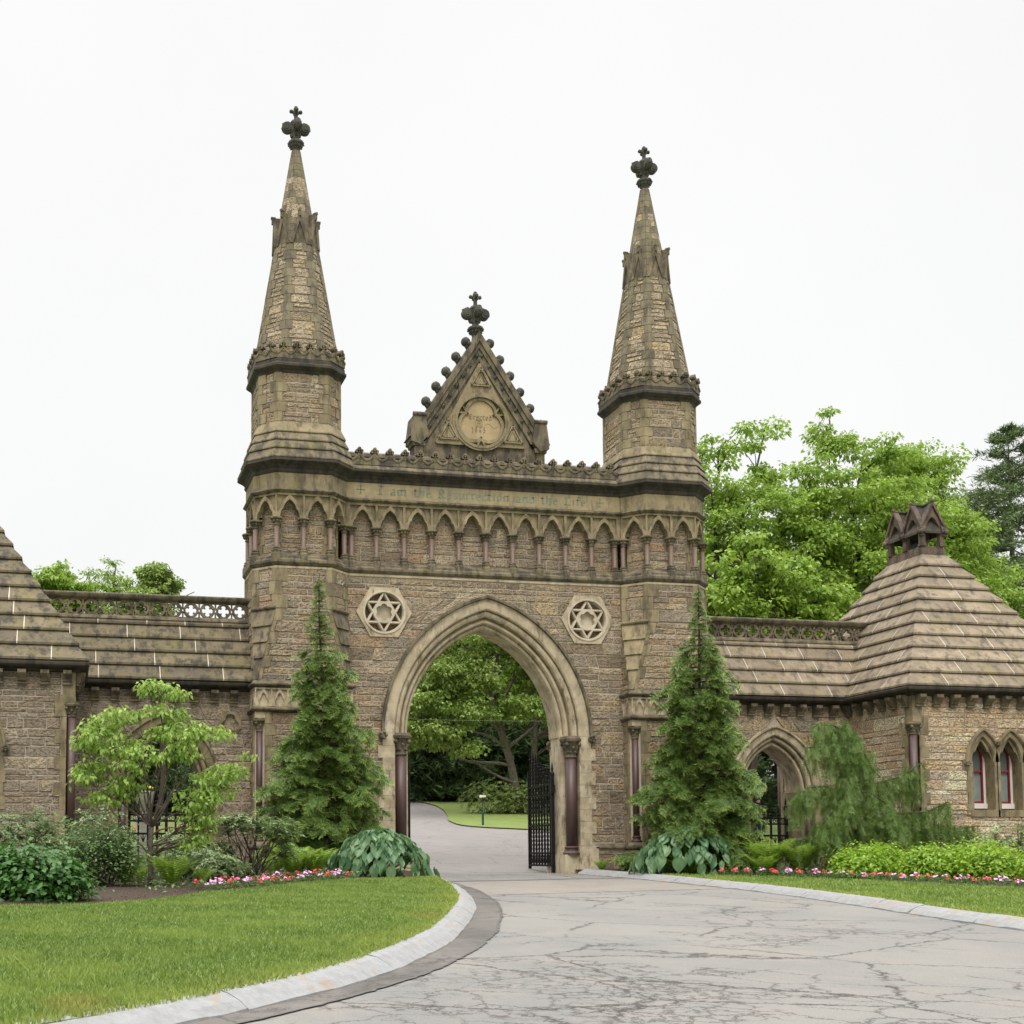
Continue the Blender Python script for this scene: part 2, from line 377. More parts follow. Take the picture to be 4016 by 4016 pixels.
def m_road(name, c1, c2, c3, crack=1., dark=0.):
    m, t, b = nodes(name)
    c = mixc(t, ramp(t, noise(t, .35, 5, .6, wpos(t, 1, .6, 1)), [(.4, 0), (.6, 1)]), c1, c2)
    c = mixc(t, ramp(t, noise(t, 1.1, 6, .7, wpos(t, 1, .8, 1)), [(.48, 0), (.66, .7)]), c, c3)
    c = mixc(t, ramp(t, noise(t, 60, 3, .7), [(.35, .4), (.6, 0)]), c, (.08, .07, .065))
    hb = noise(t, 70, 3, .7)
    if crack:
        mp = wpos(t)
        nn = N(t, 'ShaderNodeTexNoise', Scale=2.6, Detail=7, Roughness=.8); t.links.new(mp, nn.inputs['Vector'])
        v = t.nodes.new('ShaderNodeMix'); v.data_type = 'RGBA'; v.blend_type = 'LINEAR_LIGHT'; v.inputs[0].default_value = .26
        t.links.new(mp, v.inputs[6]); t.links.new(nn.outputs['Color'], v.inputs[7])
        for scale, wdt, m0, m1, nsc, amt in ((.36, .011, .44, .50, .3, .9), (1.25, .022, .535, .585, .33, .85), (3.8, .065, .62, .67, .42, .85)):
            vo = N(t, 'ShaderNodeTexVoronoi', feature='DISTANCE_TO_EDGE', Scale=scale); t.links.new(v.outputs[2], vo.inputs['Vector'])
            line = ramp(t, vo.outputs['Distance'], [(wdt*.35, 1), (wdt, 0)])
            fx = t.nodes.new('ShaderNodeVectorMath'); fx.operation = 'DISTANCE'; t.links.new(wpos(t), fx.inputs[0]); fx.inputs[1].default_value = (-8.3, -25.2, -.7)
            fm = N(t, 'ShaderNodeMapRange'); fm.inputs['From Min'].default_value = 1.2; fm.inputs['From Max'].default_value = 4.0; fm.inputs['To Min'].default_value = .17; fm.inputs['To Max'].default_value = 0.; t.links.new(fx.outputs['Value'], fm.inputs['Value'])
            ad = N(t, 'ShaderNodeMath', operation='ADD'); t.links.new(noise(t, nsc, 3, .6), ad.inputs[0]); t.links.new(fm.outputs[0], ad.inputs[1])
            mask = ramp(t, ad.outputs[0], [(m0, 0), (m1, 1)])
            # coarse break-up near the camera's left foreground, where the surface has failed
            mm = N(t, 'ShaderNodeMath', operation='MULTIPLY'); t.links.new(line, mm.inputs[0]); t.links.new(mask, mm.inputs[1])
            m2 = N(t, 'ShaderNodeMath', operation='MULTIPLY', i1=amt*crack); t.links.new(mm.outputs[0], m2.inputs[0])
            c = mixc(t, m2.outputs[0], c, (.035, .029, .025))
    t.links.new(c, b.inputs['Base Color']); b.inputs['Roughness'].default_value = .93
    bump(t, b, hb, .35, .008); return m
ROAD = m_road('cracked_pale_asphalt', (.222,.213,.192), (.182,.180,.168), (.242,.215,.19))
APRON = m_road('pale_apron_asphalt', (.25,.225,.19), (.22,.20,.175), (.20,.17,.14), .25)
PATCH = m_road('dark_patch_asphalt', (.13,.118,.104), (.085,.078,.07), (.185,.168,.147), .8)
FARRD = m_road('pinkish_far_asphalt', (.245,.222,.208), (.215,.198,.188), (.25,.222,.205), .55)
SEAM = m_plain('dark_tar', (.07,.063,.057), (.12,.11,.10), 6, .8, .5)
def m_leaf(name, dark, mid, light, trans=.35, rough=.5, uvtip=None, clump=1.2, spec=.4):
    m, t, b = nodes(name)
    c = ramp(t, island(t), [(0, dark), (.5, mid), (1, light)])
    c = mixc(t, ramp(t, noise(t, clump, 3, .5), [(.35, 0), (.65, 1)]), c, mixc(t, .5, c, light))
    if uvtip:
        u = t.nodes.new('ShaderNodeUVMap'); sp = t.nodes.new('ShaderNodeSeparateXYZ'); t.links.new(u.outputs[0], sp.inputs[0])
        c = mixc(t, ramp(t, sp.outputs[0], [(.45, 0), (1., .85)]), c, uvtip)
    t.links.new(c, b.inputs['Base Color']); b.inputs['Roughness'].default_value = rough
    b.inputs['Specular IOR Level'].default_value = spec
    tr = t.nodes.new('ShaderNodeBsdfTranslucent'); t.links.new(mixc(t, .5, c, light), tr.inputs[0])
    ms = t.nodes.new('ShaderNodeMixShader'); ms.inputs[0].default_value = trans
    t.links.new(b.outputs[0], ms.inputs[1]); t.links.new(tr.outputs[0], ms.inputs[2])
    t.links.new(ms.outputs[0], t.nodes['Material Output'].inputs[0]); return m
# ---------------------------------------------------------------- gate towers and gateway
TY = .756; TX = 5.8
def wof(h): return .749+.414*(h-1.219)
def ring(cx, h, z, w=None, cy=TY):
    w = wof(h) if w is None else w
    return [(cx+a, cy+b, z) for a, b in ((-w,-h),(w,-h),(h,-w),(h,w),(w,h),(-w,h),(-h,w),(-h,-w))]
class Face:
    """one side of a chamfered square or octagon about a vertical axis; u is centred"""
    def __init__(s, cx, cy, k, hf, wf):   # k: 0 front, 1 front-right diagonal, 2 right ... (45 degree steps)
        t = -pi/2 + k*pi/4; s.c = (cx, cy); s.n = (cos(t), sin(t)); s.u = (-sin(t), cos(t)); s.k = k; s.hf = hf; s.wf = wf
    def dist(s, z): return s.hf(z) if s.k % 2 == 0 else (s.hf(z)+s.wf(z))/sqrt(2)
    def half(s, z): return s.wf(z) if s.k % 2 == 0 else (s.hf(z)-s.wf(z))/sqrt(2)
    def __call__(s, u, d, z):
        r = s.dist(z)+d; return (s.c[0]+s.n[0]*r+s.u[0]*u, s.c[1]+s.n[1]*r+s.u[1]*u, z)
def clad(mr, mq, face, z0, z1, q=.36, qa=(.16,.30), flip=0, p0=.012, p1=.04, both=True, wmin=.26):
    """rubble stones between alternating dressed quoins"""
    nq = max(1, round((z1-z0)/q)); q = (z1-z0)/nq
    for i in range(nq):
        a, b = z0+i*q, z0+(i+1)*q; ql = qa[(i+flip) % 2]; qr = qa[(i+flip+1) % 2]
        h = q/2 if random.random() < .65 else q
        rr = [(a, a+h), (a+h, b)] if h < q else [(a, b)]
        rubble(mr, face, rr, lambda z: [(-face.half(z)+ql, face.half(z)-qr)], p0=p0, p1=p1, wmin=wmin)
        for sgn, ww in ((-1, ql), (1, qr)):
            if face.half(a) < .07: continue
            ww = min(ww, face.half(b)+.0)
            A = lambda z, s_: (sgn*(face.half(z)-ww*s_))
            g_ = .006; dd = .034+.006*random.random()
            p = [face(A(a,0)+sgn*.014, dd, a+g_), face(A(a,1), dd, a+g_), face(A(a,1), -.02, a+g_), face(A(a,0)+sgn*.014, -.02, a+g_),
                 face(A(b,0)+sgn*.014, dd, b-g_), face(A(b,1), dd, b-g_), face(A(b,1), -.02, b-g_), face(A(b,0)+sgn*.014, -.02, b-g_)]
            if sgn > 0: p = [p[1],p[0],p[3],p[2],p[5],p[4],p[7],p[6]]
            mq.hexa(p)
def xmould(mb, x0, x1, prof, mi=0):
    mb.loft([[(x0, y, z) for y, z in prof], [(x1, y, z) for y, z in prof]], mi=mi)

# shared small pieces (local meshes)
def colonnette_meshes(h=.64):
    s = MB(); s.lathe((0,0,0), [(.085,0),(.085,.0),(.073,.02),(.073,h)], 14); S = s.mesh('shaft', GRANP, smooth=True)
    b = MB(); b.lathe((0,0,0), [(.125,-.14),(.135,-.11),(.135,-.09),(.10,-.06),(.115,-.04),(.115,-.015),(.08,.01)], 14)
    B = b.mesh('base', SANDD)
    c = MB(); c.lathe((0,0,h), [(.078,0),(.095,.015),(.095,.03),(.078,.045),(.085,.09),(.11,.14),(.13,.17),(.13,.175),(.175,.18),(.185,.2),(.185,.22),(.165,.245)], 16)
    for j in range(8):
        t = 2*pi*j/8; c.ball((.125*cos(t), .125*sin(t), h+.125), .034, 6, 4)
    return S, B, c.mesh('capital', SANDD)
CS, CB, CC = colonnette_meshes()
def colonnette(parent, x, y, z):
    o = link('colonnette', CS, parent, (x, y, z)); link('base', CB, o, (x, y, z)); link('capital', CC, o, (x, y, z)); return o

def bay(mb, F, cu, hb, d1=0., dep=.26, z0=10.40, ztop=11.16):
    opn = [(0,10.95),(.06,10.91),(.12,10.85),(.17,10.77),(.2,10.69),(.205,10.66),(.25,10.63),(.285,10.55),(.305,10.46),(.315,z0)]
    ext = [(0,11.10),(.1,11.01),(.2,10.89),(.3,10.72),(.36,10.58),(.405,10.44),(hb,10.40)]
    k = hb/.43
    us = sorted(set([p[0]*k for p in opn]+[p[0]*k for p in ext if p[0] > .001]+[.04*k,.14*k]))
    us = [u for u in us if u <= .315*k+1e-6]
    zo = np.interp(us, [p[0]*k for p in opn], [p[1] for p in opn]); ze = np.interp(us, [p[0]*k for p in ext], [p[1] for p in ext])
    U = [cu-u for u in us[::-1]]+[cu+u for u in us[1:]]
    ZO = list(zo[::-1])+list(zo[1:]); ZE = list(ze[::-1])+list(ze[1:])
    strip(mb, F, U, ZO, ZE, d1-dep, d1)
    U2 = [cu-hb]+U+[cu+hb]; ZE2 = [10.44]+ZE+[10.44]
    strip(mb, F, U2, ZE2, [ztop]*len(U2), d1-dep, d1-.075)
    for s_ in (-1, 1):
        a, b = sorted((cu+s_*.315*k, cu+s_*hb))
        strip(mb, F, [a, b], [z0, z0], ([10.66, 10.5] if s_ > 0 else [10.5, 10.66]), d1-dep, d1-.002)
        a, b = sorted((cu+s_*(hb-.035), cu+s_*hb))
        fbox(mb, F, a, b, d1-.08, d1-.003, 10.4, ztop)
    fbox(mb, F, cu-hb, cu+hb, d1-.08, d1-.001, ztop-.085, ztop)

def crest_piece(wd, s=1.):
    m = MB(); F = Fr((0,0), (1,0), (0,-1)); hw = wd/2
    us = list(np.linspace(-hw, hw, 17))
    def top(u):
        a = abs(u)/hw; return (.19 + .17*max(0, 1-a/.93)**1.5)*s if a < .93 else .19*s
    strip(m, F, us, [0]*17, [top(u) for u in us], 0, .085)
    strip(m, F, us, [max(.02, top(u)-.075*s) for u in us], [top(u)+.006 for u in us], .085, .11)
    fbox(m, F, -.038*s, .038*s, .0, .10, .2*s, .40*s)
    for (u, z, r) in ((0,.475,.058),(-.07,.405,.056),(.07,.405,.056),(0,.41,.06)):
        m.loft([[F(u*s+r*s*cos(2*pi*j/8), d, z*s+r*s*sin(2*pi*j/8)) for j in range(8)] for d in (-.02,.13)])
    m.ball((0,-.125,.42*s), .035*s, 6, 4)
    return m

def finial(parent, cx, cy, z0, s, mat, name='finial'):
    m = MB()
    m.lathe((cx,cy,z0), [(.11*s,-.1*s),(.12*s,.08*s),(.18*s,.16*s),(.21*s,.22*s),(.24*s,.27*s),(.235*s,.33*s),(.13*s,.37*s),(.105*s,.42*s),(.11*s,.6*s),(.15*s,.8*s),(.19*s,.93*s),(.15*s,1.0*s),(.075*s,1.03*s),(.06*s,1.1*s),(.065*s,1.3*s),(.08*s,1.4*s),(.03*s,1.46*s)], 12)
    for j in range(12):
        t = 2*pi*j/12; m.ball((cx+.235*s*cos(t), cy+.235*s*sin(t), z0+.26*s), .038*s, 5, 4); m.ball((cx+.19*s*cos(t+.26), cy+.19*s*sin(t+.26), z0+.165*s), .03*s, 5, 4)
    for j in range(4):
        t = j*pi/2; ux, uy = cos(t), sin(t)
        cyl = lambda r, dd, zz, th: m.loft([[(cx+ux*(dd*s+r*s*cos(q*pi/8))-uy*th*k_, cy+uy*(dd*s+r*s*cos(q*pi/8))+ux*th*k_, z0+zz*s+r*s*sin(q*pi/8)) for q in range(16)] for k_ in (-1,1)])
        cyl(.175, .27, .76, .075*s); cyl(.12, .28, .75, .11*s); cyl(.055, .30, .74, .13*s)
        m.tube([(cx+ux*.1*s, cy+uy*.1*s, z0+.5*s), (cx+ux*.16*s, cy+uy*.16*s, z0+.75*s), (cx+ux*.26*s, cy+uy*.26*s, z0+.93*s), (cx+ux*.4*s, cy+uy*.4*s, z0+.86*s), (cx+ux*.43*s, cy+uy*.43*s, z0+.72*s)], [.06*s,.07*s,.06*s,.05*s,.04*s], 6)
        m.tube([(cx+ux*.04*s, cy+uy*.04*s, z0+1.24*s), (cx+ux*.13*s, cy+uy*.13*s, z0+1.33*s)], .045*s, 6)
        m.ball((cx+ux*.15*s, cy+uy*.15*s, z0+1.31*s), .062*s, 7, 5)
    m.ball((cx,cy,z0+1.43*s), .065*s, 7, 5, (1,1,1.1))
    return m.build(name, mat, parent)

def corinthian(m, cx, cy, z0, z1, r):
    """bell, two rows of leaves, volutes and a moulded round abacus"""
    H = z1-z0
    m.lathe((cx,cy,z0), [(r*1.02,0),(r*1.16,.02),(r*1.16,.05),(r*1.0,.07),(r*1.02,H*.3),(r*1.25,H*.55),(r*1.45,H*.68),(r*1.45,H*.72),(r*1.9,H*.76),(r*2.0,H*.84),(r*2.02,H*.9),(r*1.8,H*.93),(r*1.75,H)], 20)
    for j in range(8):
        t = 2*pi*(j+.5)/8
        for (rr, zz, sz) in ((1.12, .27, .24), (1.32, .48, .26)):
            tt = t+(.39 if rr > 1.2 else 0)
            m.ball((cx+r*rr*cos(tt), cy+r*rr*sin(tt), z0+H*zz), r*sz, 6, 4, (1,1,1.25))
    for j in range(4):
        t = pi/4+j*pi/2; q = (cx+r*1.72*cos(t), cy+r*1.72*sin(t), z0+H*.62)
        m.ball(q, r*.42, 8, 6, (1,1,.95)); m.ball((q[0]+r*.14*cos(t), q[1]+r*.14*sin(t), q[2]-r*.08), r*.26, 7, 5)
        m.tube([(cx+r*1.1*cos(t), cy+r*1.1*sin(t), z0+H*.25), (cx+r*1.3*cos(t), cy+r*1.3*sin(t), z0+H*.6), (cx+r*1.8*cos(t), cy+r*1.8*sin(t), z0+H*.76)], [r*.2, r*.24, r*.15], 6)
def column(parent, cx, cy, z0, z1, zc, r, mat=None, matc=None, baseh=.26):
    """shaft z0..z1, capital z1..zc"""
    s = MB(); s.lathe((cx,cy,z0), [(r,0),(r,z1-z0)], 20); o = s.build('column', mat or GRAN, parent, smooth=False)
    for p in o.data.polygons:
        if len(p.vertices) == 4: p.use_smooth = True
    b = MB(); b.lathe((cx,cy,z0-baseh), [(r*1.6,0),(r*1.62,baseh*.25),(r*1.45,baseh*.35),(r*1.15,baseh*.5),(r*1.12,baseh*.68),(r*1.3,baseh*.76),(r*1.3,baseh*.9),(r*1.05,baseh*1.0)], 20)
    b.build('base', mat or GRAN, o)
    c = MB(); corinthian(c, cx, cy, z1, zc, r); c.build('capital', matc or SANDD, o)
    return o

def tower(sx, label):
    cx = sx*TX
    T = thing('gate_tower', label, 'tower', (cx, TY, 0), 'twin towers flanking the gate arch')
    H = 1.40; W = wof(H)
    # core
    m = MB()
    nw = 1.13
    m.loft([ring(cx,H,-.3,1.38), ring(cx,H,.85,1.38)]); m.loft([ring(cx,H,.85,nw), ring(cx,H,4.72,nw)])
    m.loft([ring(cx,H,4.72,1.385), ring(cx,H,5.55,1.385), ring(cx,H,7.72,W), ring(cx,H,9.2,W)], cap0=True)
    m.loft([ring(cx,H-.27,9.1), ring(cx,H-.27,11.16)]); m.loft([ring(cx,H,11.16), ring(cx,H,11.8)])
    m.loft([ring(cx,1.22,13.2), ring(cx,1.22,14.9)])
    m.build('masonry_core', MORT, T)
    mr, mq = MB(), MB()
    cH = lambda z: H
    wl = lambda z: 1.13 if z < 4.72 else (1.385 if z < 5.55 else 1.385+(W-1.385)*min(1, (z-5.55)/2.17))
    for k in (0, 2, 6):
        f = Face(cx, TY, k, cH, wl)
        fp = Face(cx, TY, k, lambda z: H, lambda z: 1.38)
        clad(mr, mq, fp, 0, .72, .36)
        clad(mr, mq, f, .95, 4.68, .34, (.2,.3), k//2); clad(mr, mq, f, 5.62, 7.70, .36, (.12,.26), k//2); clad(mr, mq, f, 7.72, 8.9, .36, (.16,.34), k//2+1)
    for k in (1, 7): clad(mr, mq, Face(cx, TY, k, cH, wl), 7.74, 8.9, .36, (.12,.22), 1)
    cI = lambda z: H-.27; wI = lambda z: wof(H-.27)
    for k in (0,1,2,6,7): clad(mr, mq, Face(cx, TY, k, cI, wI), 9.42, 11.1, .3, (.05,.11), 0)
    cD = lambda z: 1.22; wD = lambda z: wof(1.22)
    for k in (0,1,2,6,7): clad(mr, mq, Face(cx, TY, k, cD, wD), 13.32, 14.80, .30, (.13,.26), k % 3, wmin=.22)
    mr.build('rubble_wall', [RUB], T); mq.build('quoins', SAND if sx > 0 else SAND, T)
    # plinth string, frieze strings (square plan), broached corners
    m = MB()
    for z, e in ((.72,.07), ):
        m.loft([ring(cx,H+.01,z,1.38), ring(cx,H+e,z+.05,1.38+e), ring(cx,H+e,z+.1,1.38+e), ring(cx,H+.0,z+.2,1.14)])
    m.build('plinth_moulding', SANDD, T)
    m = MB()
    m.loft([ring(cx,H+.0,4.66,1.36), ring(cx,H+.09,4.70,1.44), ring(cx,H+.13,4.74,1.48), ring(cx,H+.13,4.78,1.48), ring(cx,H+.03,4.84,1.40)])
    m.loft([ring(cx,H+.02,5.38,1.39), ring(cx,H+.10,5.42,1.45), ring(cx,H+.15,5.46,1.5), ring(cx,H+.15,5.50,1.5), ring(cx,H+.03,5.62,1.40)])
    m.build('string_course', SANDD, T)
    # trefoil frieze panels between the strings, on front and inner/outer sides
    fr = MB()
    for k in (0, 2, 6):
        f = Face(cx, TY, k, lambda z: H+.03, lambda z: 1.4)
        n = 6; hb = 1.42/n
        fbox(fr, f, -1.42, 1.42, -.05, -.025, 4.84, 5.38)
        for i in range(n):
            cu = -1.42+hb*(2*i+1)
            us = [0,.04,.07,.085,.11,.13,.14]; zo = [5.24,5.2,5.14,5.08,5.07,5.0,4.9]; zx = [5.32,5.27,5.23,5.2,5.16,5.1,4.9]
            U = [cu-u for u in us[::-1]]+[cu+u for u in us[1:]]
            strip(fr, f, U, zo[::-1]+zo[1:], [z+.035 for z in (zx[::-1]+zx[1:])], -.03, .03)
            for a, b in ((cu-hb, cu-.14), (cu+.14, cu+hb)): fbox(fr, f, a, b, -.03, .03, 4.84, 4.93)
            for s_ in (-1, 1):
                p = [(cu+s_*.14, 4.9), (cu+s_*hb, 4.9), (cu+s_*hb, 5.02), (cu+s_*.175, 5.1)]
                fpoly(fr, f, p if s_ > 0 else p[::-1], -.03, .029)
                q = [(cu+s_*hb*.98, 5.18), (cu+s_*(hb*.98-.035), 5.18), (cu+s_*(hb*.4), 5.37), (cu+s_*(hb*.98), 5.37)]
            fbox(fr, f, cu-hb, cu+hb, -.03, .026, 5.33, 5.38)
            fbox(fr, f, cu-hb-.02, cu-hb+.02, -.03, .028, 4.9, 5.38)
    fr.build('trefoil_frieze', SANDP, T)
    # stepped weatherings on the chamfers
    wz = MB()
    for k in (1, 7):
        f = Face(cx, TY, k, cH, wl)
        fl = Face(cx, TY, k, cH, lambda z: W)
        wz.tube([f(-f.half(7.7)-.03, .04, 7.74), f(f.half(7.7)+.03, .04, 7.74)], .055, 8)
        zs = [7.72, 7.20, 6.72, 6.24, 5.62]
        for a, b in zip(zs[1:], zs[:-1]):
            ha, hb_ = f.half(a), f.half(b)
            pts0 = [f(-ha-.02, .03, a+.0), f(ha+.02, .03, a), f(hb_+.01, .008, b), f(-hb_-.01, .008, b)]
            pts1 = [f(-ha-.05, .075, a), f(ha+.05, .075, a), f(hb_+.03, .02, b), f(-hb_-.03, .02, b)]
            wz.loft([[f(-ha-.03, -.02, a), f(ha+.03, -.02, a), f(hb_+.01, -.03, b), f(-hb_-.01, -.03, b)], pts1])
    wz.build('weathering', SANDD if sx < 0 else SAND, T)
    # corner shafts in the notches
    for (a, b) in ((-1, -1), (1, -1)):
        x, y = cx+a*1.26, TY+b*1.26
        column(T, x, y, 1.15, 4.1, 4.5, .105, baseh=.2)
        q = MB(); q.box(x-.17, x+.17, y-.17, y+.17, 4.5, 4.68); q.box(x-.19, x+.19, y-.19, y+.19, .86, .95)
        q.build('impost_block', SANDP, T)
    # belt, arcade
    m = MB()
    m.loft([ring(cx,H,8.88), ring(cx,H+.035,8.9), ring(cx,H+.04,8.96), ring(cx,H+.0,8.97)]); m.build('pale_fillet', SANDP, T)
    m = MB()
    m.loft([ring(cx,H,8.97), ring(cx,H+.045,9.0), ring(cx,H+.10,9.07), ring(cx,H+.10,9.14), ring(cx,H+.03,9.20), ring(cx,H+.03,9.26), ring(cx,H-.26,9.44)])
    m.build('belt_course', SANDD, T)
    ar = MB()
    for k in range(8):
        f = Face(cx, TY, k, cH, lambda z: W); L = f.half(10)
        if k % 2 == 0: bay(ar, f, -L/2, L/2); bay(ar, f, L/2, L/2)
        else: bay(ar, f, 0, L)
    ar.build('arcade_arches', SAND, T)
    ped = MB(); rc = ring(cx, H-.06, 0); pts = []
    for i, p in enumerate(rc):
        pts.append(p)
        q = rc[(i+1) % 8]
        if i % 2 == 0: pts.append(((p[0]+q[0])/2, (p[1]+q[1])/2, 0))
    for p in pts:
        ped = MB(); ped.lathe((p[0], p[1], 9.16), [(.17,0),(.16,.16),(.13,.22)], 6)
        ped.build('pedestal', SANDD, colonnette(T, p[0], p[1], 9.52))
    m = MB(); m.loft([ring(cx,H,11.13), ring(cx,H+.05,11.16), ring(cx,H+.095,11.21), ring(cx,H+.08,11.25), ring(cx,H+.01,11.29)]); m.build('string_course', SANDD, T)
    m = MB(); m.loft([ring(cx,H+.005,11.28), ring(cx,H+.005,11.78)]); m.build('frieze_band', SAND, T)
    m = MB(); m.loft([ring(cx,H,11.72), ring(cx,H+.04,11.77), ring(cx,H+.06,11.82), ring(cx,H+.03,11.86), ring(cx,H+.10,11.94), ring(cx,H+.22,12.01), ring(cx,H+.26,12.04), ring(cx,H+.26,12.10), ring(cx,H+.235,12.13)])
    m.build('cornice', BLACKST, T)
    lo, hi = MB(), MB()
    tz = [12.13, 12.43, 12.71, 12.98, 13.33]; hh = lambda z: 1.625+(1.245-1.625)*(z-12.13)/1.2
    for i in range(4):
        a, b = tz[i], tz[i+1]; t = (lo, lo, lo, hi)[i]
        t.loft([ring(cx,hh(a)-.02,a), ring(cx,hh(a)+.035,a+.0), ring(cx,hh(a)+.035,a+.035), ring(cx,hh(b)-.005,b)])
    lo.build('lower_roof_skirt', BLACKST if 0 else SANDD, T); hi.build('upper_roof_skirt', SAND, T)
    m = MB(); m.loft([ring(cx,1.22,14.76), ring(cx,1.26,14.82), ring(cx,1.28,14.86), ring(cx,1.34,14.90), ring(cx,1.41,14.96), ring(cx,1.41,15.03), ring(cx,1.365,15.08), ring(cx,1.365,15.16), ring(cx,1.33,15.20), ring(cx,1.2,15.21)])
    m.build('drum_cornice', BLACKST, T)
    # parapet cresting: one object per unit
    hp = 1.35; wp = wof(hp)
    for k in range(8):
        f = Face(cx, TY, k, lambda z: hp-.085, lambda z: wof(hp)); L = (wp if k % 2 == 0 else (hp-wp)/sqrt(2))
        n = 4 if k % 2 == 0 else 2
        if ('cr', n) not in CRM: CRM[('cr', n)] = crest_piece(2*L/n, .96).mesh('crest', SANDD)
        for i in range(n):
            p = f(-L+(2*i+1)*L/n, 0, 15.2); link('crest', CRM[('cr', n)], T, p, k*pi/4)
    # spire
    hs = lambda z: .115+(22.3-z)*.16; ws = lambda z: hs(z)*.46
    S = MB(); S.loft([ring(cx, hs(z), z, ws(z)) for z in (15.15, 22.3)]); sp = S.build('spire', MORT, T)
    mr, mq = MB(), MB()
    for k in range(8):
        if k in (3,4,5): continue
        f = Face(cx, TY, k, hs, ws)
        clad(mr, mq, f, 15.3, 19.1, .29, (.10,.19), k % 2, .02, .05, wmin=.2)
        for i in range(-4, 10):
            a, b = 19.95+i*.235, 19.95+(i+1)*.235; dd = .022
            for u0, u1 in ((-1, random.uniform(-.4,.3)), (None, 1)):
                if u0 is None: u0 = last
                last = u1
                t = mq if (i > 5 or i < 0 or random.random() < .6) else mr
                A = [f(u0*f.half(a)-.004, dd, a+.005), f(u1*f.half(a)+.004*(u1==1)-.008*(u1!=1), dd, a+.005), f(u1*f.half(a), -.02, a+.005), f(u0*f.half(a), -.02, a+.005),
                     f(u0*f.half(b)-.004, dd, b-.005), f(u1*f.half(b)+.004*(u1==1)-.008*(u1!=1), dd, b-.005), f(u1*f.half(b), -.02, b-.005), f(u0*f.half(b), -.02, b-.005)]
                t.hexa(A)
    mr.build('rubble_facing', RUBU, sp); mq.build('quoins', SPIREQ, sp)
    # gablets
    for k in range(8):
        f = Face(cx, TY, k, lambda z: .655, lambda z: .655*.46); L = f.half(0)
        g_ = MB()
        fpoly(g_, f, [(-L,19.1),(L,19.1),(0,20.0)], -.16, .0)
        fpoly(g_, f, [(-L,19.05),(-L+.09,19.05),(.0,19.78),(0,20.08)], -.1, .05)
        fpoly(g_, f, [(L,19.05),(0,20.08),(.0,19.78),(L-.09,19.05)], -.1, .05)
        fpoly(g_, f, [(-.035,19.9),(.035,19.9),(.035,20.1),(-.035,20.1)], -.28, .10)
        g_.loft([[f(.05*cos(2*pi*j/8), d, 20.1+.05*sin(2*pi*j/8)) for j in range(8)] for d in (-.02,.12)])
        g_.build('gablet', SANDD, sp)
    finial(T, cx, TY, 22.28, 1.0, FINST if sx > 0 else FINST)
    return T
CRM = {}
TL = tower(-1, 'left one of the two tall stone gate towers with pointed spires')
TR = tower(1, 'right one of the two tall stone gate towers, backed by bright green trees')

# ---- central gateway
G = thing('gateway', 'stone gateway with big pointed arch, inscription and gabled top between two spired towers', 'gateway', (0, .7, 0))
F0 = Fr((0,0), (1,0), (0,-1)); A_ = 1.048; ZS = 4.2
m = MB(); fbox(m, F0, -4.42, 4.42, -1.5, -.55, 8.4, 9.2)
_p = arch_pts(4.12, A_, 20); _u = [-q[0] for q in _p]+[q[0] for q in _p[::-1][1:]]; _z = [ZS+q[1] for q in _p]+[ZS+q[1] for q in _p[::-1][1:]]
_zf = lambda u: float(np.interp(u, _u, _z))
_us = [u for u in np.linspace(-2.58, 2.58, 61)]; strip(m, F0, _us, [_zf(u) for u in _us], [9.2]*61, -1.5, 0)
for s_ in (-1, 1):
    _us = sorted(s_*u for u in np.linspace(2.58, 3.072, 14)); strip(m, F0, _us, [_zf(u) if abs(u) < 3.07 else 3.9 for u in _us], [7.2]*14, -1.5, 0)
    a, b = sorted((s_*3.07, s_*4.42)); fbox(m, F0, a, b, -1.5, 0, 3.9, 7.2)
    a, b = sorted((s_*2.58, s_*4.42)); fbox(m, F0, a, b, -.9, 0, 8.46, 9.2); fbox(m, F0, a, b, -1.5, -.5, 7.2, 8.46)
    a, b = sorted((s_*3.9, s_*4.42)); fbox(m, F0, a, b, -.9, 0, 7.2, 8.46)

for s_ in (-1, 1):
    a, b = sorted((s_*3.1, s_*4.42)); fbox(m, F0, a, b, -1.5, 0, -.3, 3.95)
fbox(m, F0, -4.42, 4.42, -1.5, -.27, 9.1, 11.2); fbox(m, F0, -4.42, 4.42, -1.5, 0, 11.16, 12.0)
m.build('wall', MORT, G)
mr = MB()
def ext0(z):
    h = 3.22 if z < ZS else arc_half(4.27, A_, z-ZS)
    e = [(-4.38, -h), (h, 4.38)] if h > .02 else [(-4.38, 0.), (0., 4.38)]
    if 7.12 < z < 8.52:
        k = .8-abs(z-7.83)/.73*.38
        e = [(-4.38, -3.24-k), (-3.24+k, min(-h, -.0)), (max(h, 0.), 3.24-k), (3.24+k, 4.38)]
    return e
def ext0b(z):
    return [(-4.38, 4.38)]
rubble(mr, F0, rows(.95, 3.95)+rows(3.95, 7.12), ext0); rubble(mr, F0, rows(7.12, 8.52), ext0); rubble(mr, F0, rows(8.52, 8.88), ext0b)
rubble(mr, Fr((0,0),(1,0),(0,-1)), rows(.05, .72), lambda z: [(-4.38,-3.4),(3.4,4.38)])
FI = Fr((0,.27), (1,0), (0,-1)); rubble(mr, FI, rows(9.42, 11.05, .3), ext0b, wmin=.22)
mr.build('rubble_wall', RUB, G)
